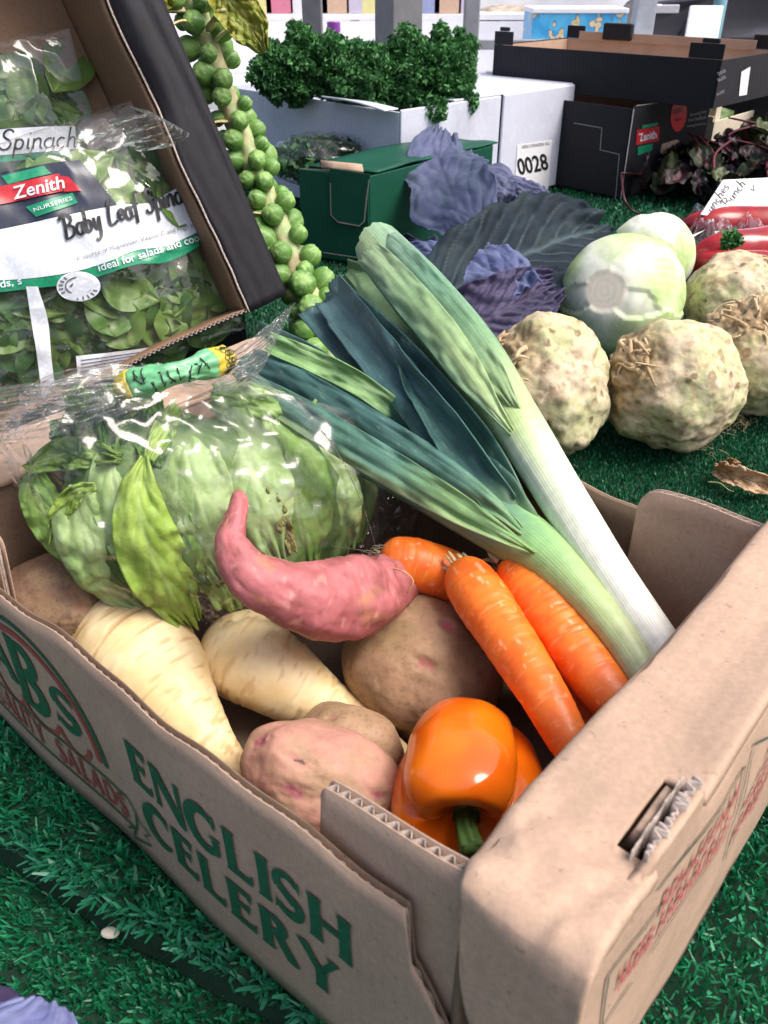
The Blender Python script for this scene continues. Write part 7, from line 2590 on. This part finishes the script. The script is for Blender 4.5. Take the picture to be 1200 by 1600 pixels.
# ---- wrapped red peppers
M_REDPEP = vmat('red pointed pepper', 0.2, (30, 0.08), (30, 0.05, 0.002), 0.5, coat=0.3)
for lab_, rows, sd in (('long red pepper at the back of the wrapped peppers', [(1058, 354, 0.05, 12), (1100, 352, 0.055, 24), (1150, 352, 0.055, 29), (1215, 354, 0.055, 30), (1260, 354, 0.05, 18)], 3),
                       ('long red pepper lying in front in the wrapping', [(1078, 398, 0.045, 14), (1120, 392, 0.05, 28), (1165, 390, 0.05, 32), (1215, 387, 0.05, 33), (1260, 383, 0.045, 20)], 7),
                       ('long red pepper lowest in the wrapping beside the cabbage', [(1070, 404, 0.03, 14), (1110, 416, 0.032, 26), (1160, 422, 0.032, 30), (1215, 420, 0.03, 28)], 11)):
    def rc(T, Hh, S, sd=sd):
        return 0.06 * fbm(S * V3(1, 1, .35), 1, 2, sd), lerp(col3(0.36, 0.012, 0.014), col3(0.26, 0.008, 0.012), sstep(-.4, .4, fbm(S, 1.2, 2, sd)))
    root('red_pepper', lab_, 'red pepper', rows, M_REDPEP, rc, top=.15, tip=.15, group='wrapped red peppers', nr=80, ns=40)
rw = thing('plastic_wrap', at(1140, 395, 0.0), 'clear plastic wrap stretched over the red peppers', 'plastic wrap')
s_, t_ = np.meshgrid(np.linspace(0, 1, 70), np.linspace(0, 1, 50), indexing='ij')
A0, A1, A2, A3 = at(1040, 352, 0.03), at(1240, 330, 0.03), at(1240, 440, 0.02), at(1068, 432, 0.02)
V = (A0 * ((1 - s_) * (1 - t_))[..., None] + A1 * (s_ * (1 - t_))[..., None] + A2 * (s_ * t_)[..., None] + A3 * ((1 - s_) * t_)[..., None])
q = np.stack([s_ * 8, t_ * 5, s_ * 0], -1)
V[..., 2] += 0.052 * np.clip(np.sin(t_ * math.pi), 0, 1) ** .5 * np.clip(s_ * 6, 0, 1) + 0.012 * fbm(q, 1, 3, 5) - 0.02 * np.abs(fbm(q, 1.6, 2, 8))
V[..., 2] = np.maximum(V[..., 2], 0.006)
mk('film', V, grid_faces(70, 50), M_FILM2, rw)
sg = thing('parsley_sprig', at(1142, 375, 0.07), 'tiny parsley sprig lying on the wrapped red peppers', 'parsley sprig')
cpt2 = at(1142, 374, 0.085)
V, F, C = frilly(60, np.random.default_rng(3), lambda rg: ((lambda d: (cpt2 + d * V3(.012, .010, .008) * rg.uniform(.2, 1), d))(nrm(rg.normal(size=3)))), 0.009)
tag(mk('foliage', V, F, M_PARSLEY, sg, C), kind='stuff')

# ================================================================== behind the stall
def column(name, label, px0, px1, y, z0=GROUND_Z, z1=1.6, m=None, group='grey stall posts', turn=0.0):
    A, B = aty(px0, 40, y), aty(px1, 40, y)
    w = abs(B[0] - A[0])
    c = (A + B) / 2 * V3(1, 1, 0)
    x = V3(math.cos(turn), math.sin(turn), 0)
    yv = V3(-x[1], x[0], 0)
    t_ = thing(name, c + Z * z0, label, 'post', group)
    s = w / (abs(math.cos(turn)) + abs(math.sin(turn)))
    ob = slab('shaft', t_, m or M_STEEL, c + Z * (z0 + 0.006) - x * s / 2 - yv * s / 2, x, yv, Z, s, s, z1 - z0, 0.004)
    slab('base_plate', t_, m or M_STEEL, c + Z * z0 - x * s * .9 - yv * s * .9, x, yv, Z, s * 1.8, s * 1.8, 0.006)
    slab('cap', t_, m or M_STEEL, c + Z * (z1 + 0.0065) - x * s * .52 - yv * s * .52, x, yv, Z, s * 1.04, s * 1.04, 0.004)
    return t_


column('stall_post', 'thin grey steel post left of the broad one', 474, 504, 2.9)
column('stall_post', 'broad grey square post behind the parsley', 585, 660, 2.55, turn=0.55)
column('stall_post', 'slim grey steel post at the right end of the parsley', 724, 748, 2.6, m=M_STEEL_L)
column('stall_post', 'grey post behind the printed blue carton', 988, 1018, 3.9, m=M_STEEL_L)
column('stall_post', 'pale post far behind, right of the thin one', 548, 562, 4.6, m=M_STEEL_L)

M_WHITETOP = plain('white laminate', (0.80, 0.80, 0.84), 0.5, var=0.04)
M_WARMGREY = plain('grey cloth', (0.28, 0.28, 0.31), 0.9, var=0.2)
# neighbouring trestle with bottles
nt = thing('trestle_table', V3(0.0, 3.7, GROUND_Z), 'neighbouring market table crowded with bottles beyond the parsley', 'table')
tz = 0.02
slab('table_top', nt, M_WHITETOP, V3(-1.6, 3.25, tz - 0.03), X, Y, Z, 2.2, 0.85, 0.028)
slab('shelf', nt, M_WHITETOP, V3(-1.6, 4.12, tz + 0.20), X, Y, Z, 2.6, 0.35, 0.02)
slab('shelf_back', nt, M_WHITETOP, V3(-1.6, 4.11, tz), X, Y, Z, 2.6, 0.008, 0.195)
for lx in (-1.5, 0.5):
    for ly in (3.3, 4.0):
        slab('leg', nt, M_STEEL_L, V3(lx, ly, GROUND_Z), X, Y, Z, 0.035, 0.035, tz - 0.031 - GROUND_Z)


def bottle_mesh(name, col, capc, h=0.16, r=0.03):
    mats = [plain(name + ' bottle', col, 0.3, var=0.08), plain(name + ' cap', capc, 0.35, var=0.05)]
    body = [(0.001, 0), (1, 0.0), (1, 0.05), (1, 0.66), (0.85, 0.74), (0.45, 0.80), (0.42, 0.84), (0.001, 0.842)]
    cap = [(0.001, 0.843), (0.5, 0.843), (0.5, 0.99), (0.46, 1.0), (0.001, 1.0)]
    out = []
    for prof, m in ((body, mats[0]), (cap, mats[1])):
        a = np.linspace(0, 2 * math.pi, 14, endpoint=False)
        V = np.array([[(q[0] * r * math.cos(t), q[0] * r * .8 * math.sin(t), q[1] * h) for t in a] for q in prof])
        out.append(make_mesh('bottle', V, grid_faces(len(prof), 14, wrap=True), m, smooth=False))
    return out


def bottle(label, meshes, P, s=1.0, group=None, cat='bottle'):
    t_ = thing('bottle', P, label, cat, group)
    M = frame_m(P, X, Y, Z, s)
    place('body', meshes[0], M, t_)
    place('cap', meshes[1], M, t_)


BLUE_B = bottle_mesh('blue', (0.02, 0.03, 0.30), (0.03, 0.05, 0.42), 0.165, 0.022)
PURP_B = bottle_mesh('purple', (0.13, 0.03, 0.20), (0.22, 0.05, 0.30), 0.22, 0.05)
DARK_B = bottle_mesh('dark', (0.015, 0.015, 0.02), (0.02, 0.02, 0.02), 0.15, 0.03)
PALE_B = bottle_mesh('pale', (0.62, 0.60, 0.64), (0.5, 0.12, 0.2), 0.17, 0.03)
RED_B = bottle_mesh('red', (0.42, 0.02, 0.02), (0.5, 0.04, 0.04), 0.15, 0.03)
yb = 3.42
for k in range(6):
    for j in range(2):
        p = aty(541 + 9 * k, 60, yb + 0.06 * j)
        bottle('blue bottle in the %s row of the cluster beyond the parsley, %s from the left' % (['front', 'back'][j], ['first', 'second', 'third', 'fourth', 'fifth', 'sixth'][k]), BLUE_B, V3(p[0], yb + 0.06 * j, tz), 1.0, 'cluster of blue bottles')
p = aty(521, 30, 3.6)
bottle('purple bottle standing tall left of the blue cluster', PURP_B, V3(p[0], 3.6, tz), 1.0)
for k, (px, m, lab) in enumerate(((405, PALE_B, 'pale bottle nearest the sprout leaf'), (422, DARK_B, 'small black bottle left of the thin post, first in line'), (440, DARK_B, 'small black bottle left of the thin post, second in line'), (458, PALE_B, 'pale pink capped bottle just left of the thin post'), (512, DARK_B, 'small black bottle under the purple one'), (672, RED_B, 'red bottle right of the broad post'), (682, RED_B, 'red bottle beside the black ones'), (696, DARK_B, 'black bottle right of the red ones'), (710, DARK_B, 'black bottle left of the slim post'), (655, PALE_B, 'pale bottle half behind the broad post'))):
    p = aty(px, 50, 3.40)
    bottle(lab, m, V3(p[0], 3.40 + .015 * (k % 3), tz), 0.95, 'loose bottles on the far table')
# boxes and tubs on the far shelf
TUB = [plain('tub %d' % k, c, 0.45, var=0.06) for k, c in enumerate([(0.55, 0.50, 0.62), (0.70, 0.66, 0.30), (0.62, 0.20, 0.30), (0.72, 0.72, 0.76), (0.30, 0.34, 0.55), (0.60, 0.42, 0.30)])]
words = ['lilac', 'yellow', 'pink', 'white', 'blue', 'tan']
for k in range(13):
    px = 380 + 29 * k
    p = aty(px, 10, 4.2)
    t_ = thing('tub', V3(p[0], 4.22, tz + 0.221), '%s packet on the far shelf, number %s from the left' % (words[k % 6], ['one', 'two', 'three', 'four', 'five', 'six', 'seven', 'eight', 'nine', 'ten', 'eleven', 'twelve', 'thirteen'][k]), 'packet', 'packets on the far shelf')
    wdt = 0.035 + 0.012 * (k % 3)
    slab('box', t_, TUB[k % 6], V3(p[0] - wdt, 4.17, tz + 0.2205), X, Y, Z, wdt * 2, 0.08, 0.10 + 0.03 * (k % 4), 0.003)
    slab('lid', t_, TUB[(k + 2) % 6], V3(p[0] - wdt * .9, 4.175, tz + 0.221 + 0.10 + 0.03 * (k % 4)), X, Y, Z, wdt * 1.8, 0.07, 0.018, 0.003)

# rail table with the printed blue carton
M_RAIL = M_STEEL_L
rt = thing('rail_stand', V3(1.0, 3.6, GROUND_Z), 'grey metal rail stand carrying the printed blue carton', 'stand')
slab('rail', rt, M_RAIL, aty(742, 78, 3.3) * V3(1, 0, 1) + Y * 3.3, X, Y, Z, 0.28, 0.03, 0.03, 0.002)
slab('rail', rt, M_RAIL, V3(0.68, 3.55, 0.090), X, Y, Z, 0.60, 0.05, 0.035, 0.002)
slab('rail', rt, M_RAIL, V3(0.68, 4.05, 0.090), X, Y, Z, 0.60, 0.05, 0.035, 0.002)
slab('board', rt, M_WHITETOP, V3(0.68, 3.55, 0.126), X, Y, Z, 0.50, 0.55, 0.012)
for lx in (0.36, 0.55, 0.70, 1.22):
    slab('upright', rt, M_RAIL, V3(lx, 3.332 if lx < .6 else 3.61, GROUND_Z), X, Y, Z, 0.03, 0.03, (0.10 if lx < .6 else 0.088) - GROUND_Z, 0.001)

N = NT('bright cartoon free print')
c = N.coord()
f1 = N.noise(9, 2, 0.5, dist=0.8)
f2 = N.noise(16, 2, 0.5)
sky_ = N.ramp(f1, [(0.0, (0.02, 0.20, 0.55)), (0.42, (0.05, 0.35, 0.68)), (0.52, (0.10, 0.45, 0.75)), (1.0, (0.05, 0.30, 0.65))])
spots = N.ramp(f2, [(0.0, (0.10, 0.25, 0.05)), (0.28, (0.12, 0.30, 0.06)), (0.30, (0.55, 0.40, 0.06)), (0.36, (0.70, 0.60, 0.45)), (0.40, (0.0, 0.0, 0.0))])
N.set(Base_Color=N.mix(sky_, spots, N.ramp(f2, [(0.38, 1.0), (0.41, 0.0)])), Roughness=0.4)
M_BLUEBOX = N.m
bb = thing('printed_carton', aty(900, 40, 3.6) * V3(1, 0, 0) + Y * 3.6 + Z * 0.14, 'bright blue printed carton with yellow and green patches on the rail stand', 'carton')
bo = V3(aty(832, 40, 3.62)[0], 3.62, 0.140)
bw = aty(978, 40, 3.62)[0] - bo[0]
slab('body', bb, M_BLUEBOX, bo, X, Y, Z, bw, 0.24, 0.125, 0.003)
slab('lid', bb, M_WHITETOP, bo + V3(-.004, -.004, .1255), X, Y, Z, bw + .008, 0.248, 0.016, 0.003)

# stone-coloured block (stacked bags) left of it
M_STONE = plain('mottled sacking', (0.42, 0.36, 0.29), 0.9, var=0.5, scale=30)
sk = thing('sack', aty(790, 45, 4.4) * V3(1, 0, 0) + Y * 4.4 + Z * 0.0, 'mottled brown sack left of the printed blue carton', 'sack')
S, F = ico(4)
cc = V3(aty(795, 45, 4.45)[0], 4.45, 0.13)
p_ = 4.0
sup = (np.abs(S) ** p_).sum(1) ** (-1 / p_)
mk('body', cc + S * (sup * (1 + 0.05 * fbm(S, 3, 3, 4)))[:, None] * V3(0.17, 0.14, 0.13), F, M_STONE, sk)
slab('tie', sk, M_WHITETOP, cc + V3(-.06, -.155, 0.02), X, Y, Z, 0.12, 0.01, 0.06, 0.003)
ts_ = thing('trestle_table', V3(0.7, 4.5, GROUND_Z), 'low pale table behind the sack and the blue carton', 'table')
slab('table_top', ts_, M_WHITETOP, V3(0.2, 4.2, -0.03), X, Y, Z, 1.8, 0.7, 0.028)
for lx in (0.25, 1.9):
    for ly in (4.25, 4.85):
        slab('leg', ts_, M_STEEL_L, V3(lx, ly, GROUND_Z), X, Y, Z, 0.035, 0.035, -0.031 - GROUND_Z)

# white sign board and teal bollard in front of the car
M_TEAL = plain('teal plastic', (0.14, 0.30, 0.36), 0.5, var=0.08)
M_WSHEET = plain('white sheet', (0.86, 0.86, 0.9), 0.6, var=0.03)
sb = thing('sign_board', V3(aty(1045, 60, 5.0)[0], 5.0, GROUND_Z), 'blank white upright board in the bright street', 'board')
x0, x1 = aty(1070, 60, 5.0)[0], aty(1122, 60, 5.0)[0]
slab('panel', sb, M_WSHEET, V3(x0, 5.0, -0.06), X, Y, Z, x1 - x0, 0.015, 0.30, 0.01)
slab('leg', sb, M_STEEL_L, V3(x0 + .02, 5.003, GROUND_Z), X, Y, Z, 0.02, 0.01, 0.79)
slab('leg', sb, M_STEEL_L, V3(x1 - .04, 5.003, GROUND_Z), X, Y, Z, 0.02, 0.01, 0.79)
bl = thing('bollard', V3(aty(1121, 30, 5.3)[0], 5.3, GROUND_Z), 'teal bollard with a pale cap beside the white board', 'bollard')
a = np.linspace(0, 2 * math.pi, 20, endpoint=False)
pr_ = [(0.034, 0.0), (0.034, 1.14), (0.030, 1.15)]
V = np.array([[(WLOC[bl][0] + q[0] * math.cos(t), 5.3 + q[0] * math.sin(t), GROUND_Z + q[1]) for t in a] for q in pr_])
mk('shaft', V, tube_faces(3, 20), M_TEAL, bl)
S, F = ico(3)
mk('cap', V3(WLOC[bl][0], 5.3, GROUND_Z + 1.165) + S * V3(.034, .034, .04), F, M_WSHEET, bl)

# ---- parked dark car
M_CARPAINT = plain('dark grey car paint', (0.045, 0.045, 0.06), 0.25, 0.3, var=0.05)
M_TYRE = plain('tyre rubber', (0.02, 0.02, 0.022), 0.8)
M_RIM = plain('alloy rim', (0.55, 0.55, 0.6), 0.3, 0.6)
M_GLASS = plain('car window glass', (0.10, 0.12, 0.15), 0.05, 0.0, 0.8, var=0.02)
car = thing('parked_car', V3(7.6, 15.2, GROUND_Z), 'dark grey car parked across the bright street at top right', 'car')
cy0, cy1 = 14.4, 16.1
wx, wr_ = aty(1192, 45, 14.4)[0], 0.33
# side outline (x along the car, z up)
x0_ = wx - 1.75
out = [(0.05, 0.28), (0.0, 0.55), (0.15, 0.80), (0.9, 0.92), (1.45, 1.42), (2.0, 1.52), (3.2, 1.50), (3.9, 1.0), (4.25, 0.92), (4.3, 0.45), (4.2, 0.28)]
oc = catmull(np.array([(q[0], 0, q[1]) for q in out]), 70)
prof = [(0.0, 0.10), (0.03, 0.02), (0.12, 0.0), (0.5, -0.015), (0.88, 0.0), (0.97, 0.02), (1.0, 0.10)]
V = np.array([[(x0_ + 2.15 + (q[0] - 2.15) * (1 - p[1] * .25), cy0 + (cy1 - cy0) * p[0], GROUND_Z + 0.28 + (q[2] - .28) * (1 - p[1] * .5)) for p in prof] for q in oc])
nP = len(prof)
F = grid_faces(len(oc), nP).tolist() + [[i * nP for i in range(len(oc))][::-1], [i * nP + nP - 1 for i in range(len(oc))]]
mk('body', V, F, M_CARPAINT, car)
for win in ([(1.15, 1.0), (1.55, 1.36), (2.35, 1.42), (2.35, 1.0)], [(2.45, 1.0), (2.45, 1.42), (3.1, 1.40), (3.55, 1.02)]):
    mk('window', np.array([(x0_ + q[0], cy0 + 0.155 - 0.0, GROUND_Z + q[1]) for q in win] + [(x0_ + q[0], cy0 + 0.13, GROUND_Z + q[1]) for q in win]), [[3, 2, 1, 0], [4, 5, 6, 7], [0, 1, 5, 4], [1, 2, 6, 5], [2, 3, 7, 6], [3, 0, 4, 7]], M_GLASS, car, smooth=False)
for wxk in (x0_ + 0.85, x0_ + 3.5):
    for wy in (cy0 + 0.06, cy1 - 0.2):
        a = np.linspace(0, 2 * math.pi, 28, endpoint=False)
        ring_ = [(0.20, 0), (0.33, 0.0), (0.335, 0.05), (0.335, 0.15), (0.33, 0.2), (0.20, 0.2)]
        V = np.array([[(wxk + q[0] * math.cos(t), wy - 0.08 + q[1], GROUND_Z + 0.335 + q[0] * math.sin(t)) for t in a] for q in ring_])
        ty = mk('wheel', V, tube_faces(6, 28), M_TYRE, car)
        mb = MB()
        for k in range(5):
            t = k * 2 * math.pi / 5
            mb.box(V3(wxk + .10 * math.cos(t), wy - 0.088, GROUND_Z + .335 + .10 * math.sin(t)), V3(math.cos(t), 0, math.sin(t)), V3(-math.sin(t), 0, math.cos(t)), Y, 0.10, 0.03, 0.01)
        mb.build('rim', M_RIM, ty)
slab('headlight', car, M_RIM, V3(x0_ + 0.12, cy0 - 0.005, GROUND_Z + 0.66), X, Y, Z, 0.35, 0.06, 0.12, 0.02)
slab('sill', car, M_TYRE, V3(x0_ + 1.2, cy0 - 0.004, GROUND_Z + 0.26), X, Y, Z, 1.9, 0.05, 0.10, 0.01)

# ---- pale building across the street
M_RENDER = plain('white render', (0.82, 0.82, 0.85), 0.8, var=0.06, scale=2)
M_WFRAME = plain('window frame', (0.75, 0.75, 0.78), 0.5, var=0.03)
bld = thing('building', V3(0, 24, GROUND_Z), 'pale rendered building across the street', 'building')
slab('wall', bld, M_RENDER, V3(-22, 24, GROUND_Z), X, Y, Z, 50, 4, 6.0)
slab('roof', bld, M_STEEL, V3(-22.3, 23.7, GROUND_Z + 6.0), X, Y, Z, 50.6, 4.6, 0.4)
for k in range(12):
    w = slab('window', bld, M_GLASS, V3(-20 + 4 * k, 23.96, GROUND_Z + 1.0), X, Y, Z, 1.6, 0.05, 1.6)
    slab('frame', w, M_WFRAME, V3(-20.08 + 4 * k, 23.93, GROUND_Z + 0.92), X, Y, Z, 0.08, 0.1, 1.76)
    slab('sill', w, M_WFRAME, V3(-20.1 + 4 * k, 23.88, GROUND_Z + 0.84), X, Y, Z, 1.8, 0.12, 0.08)
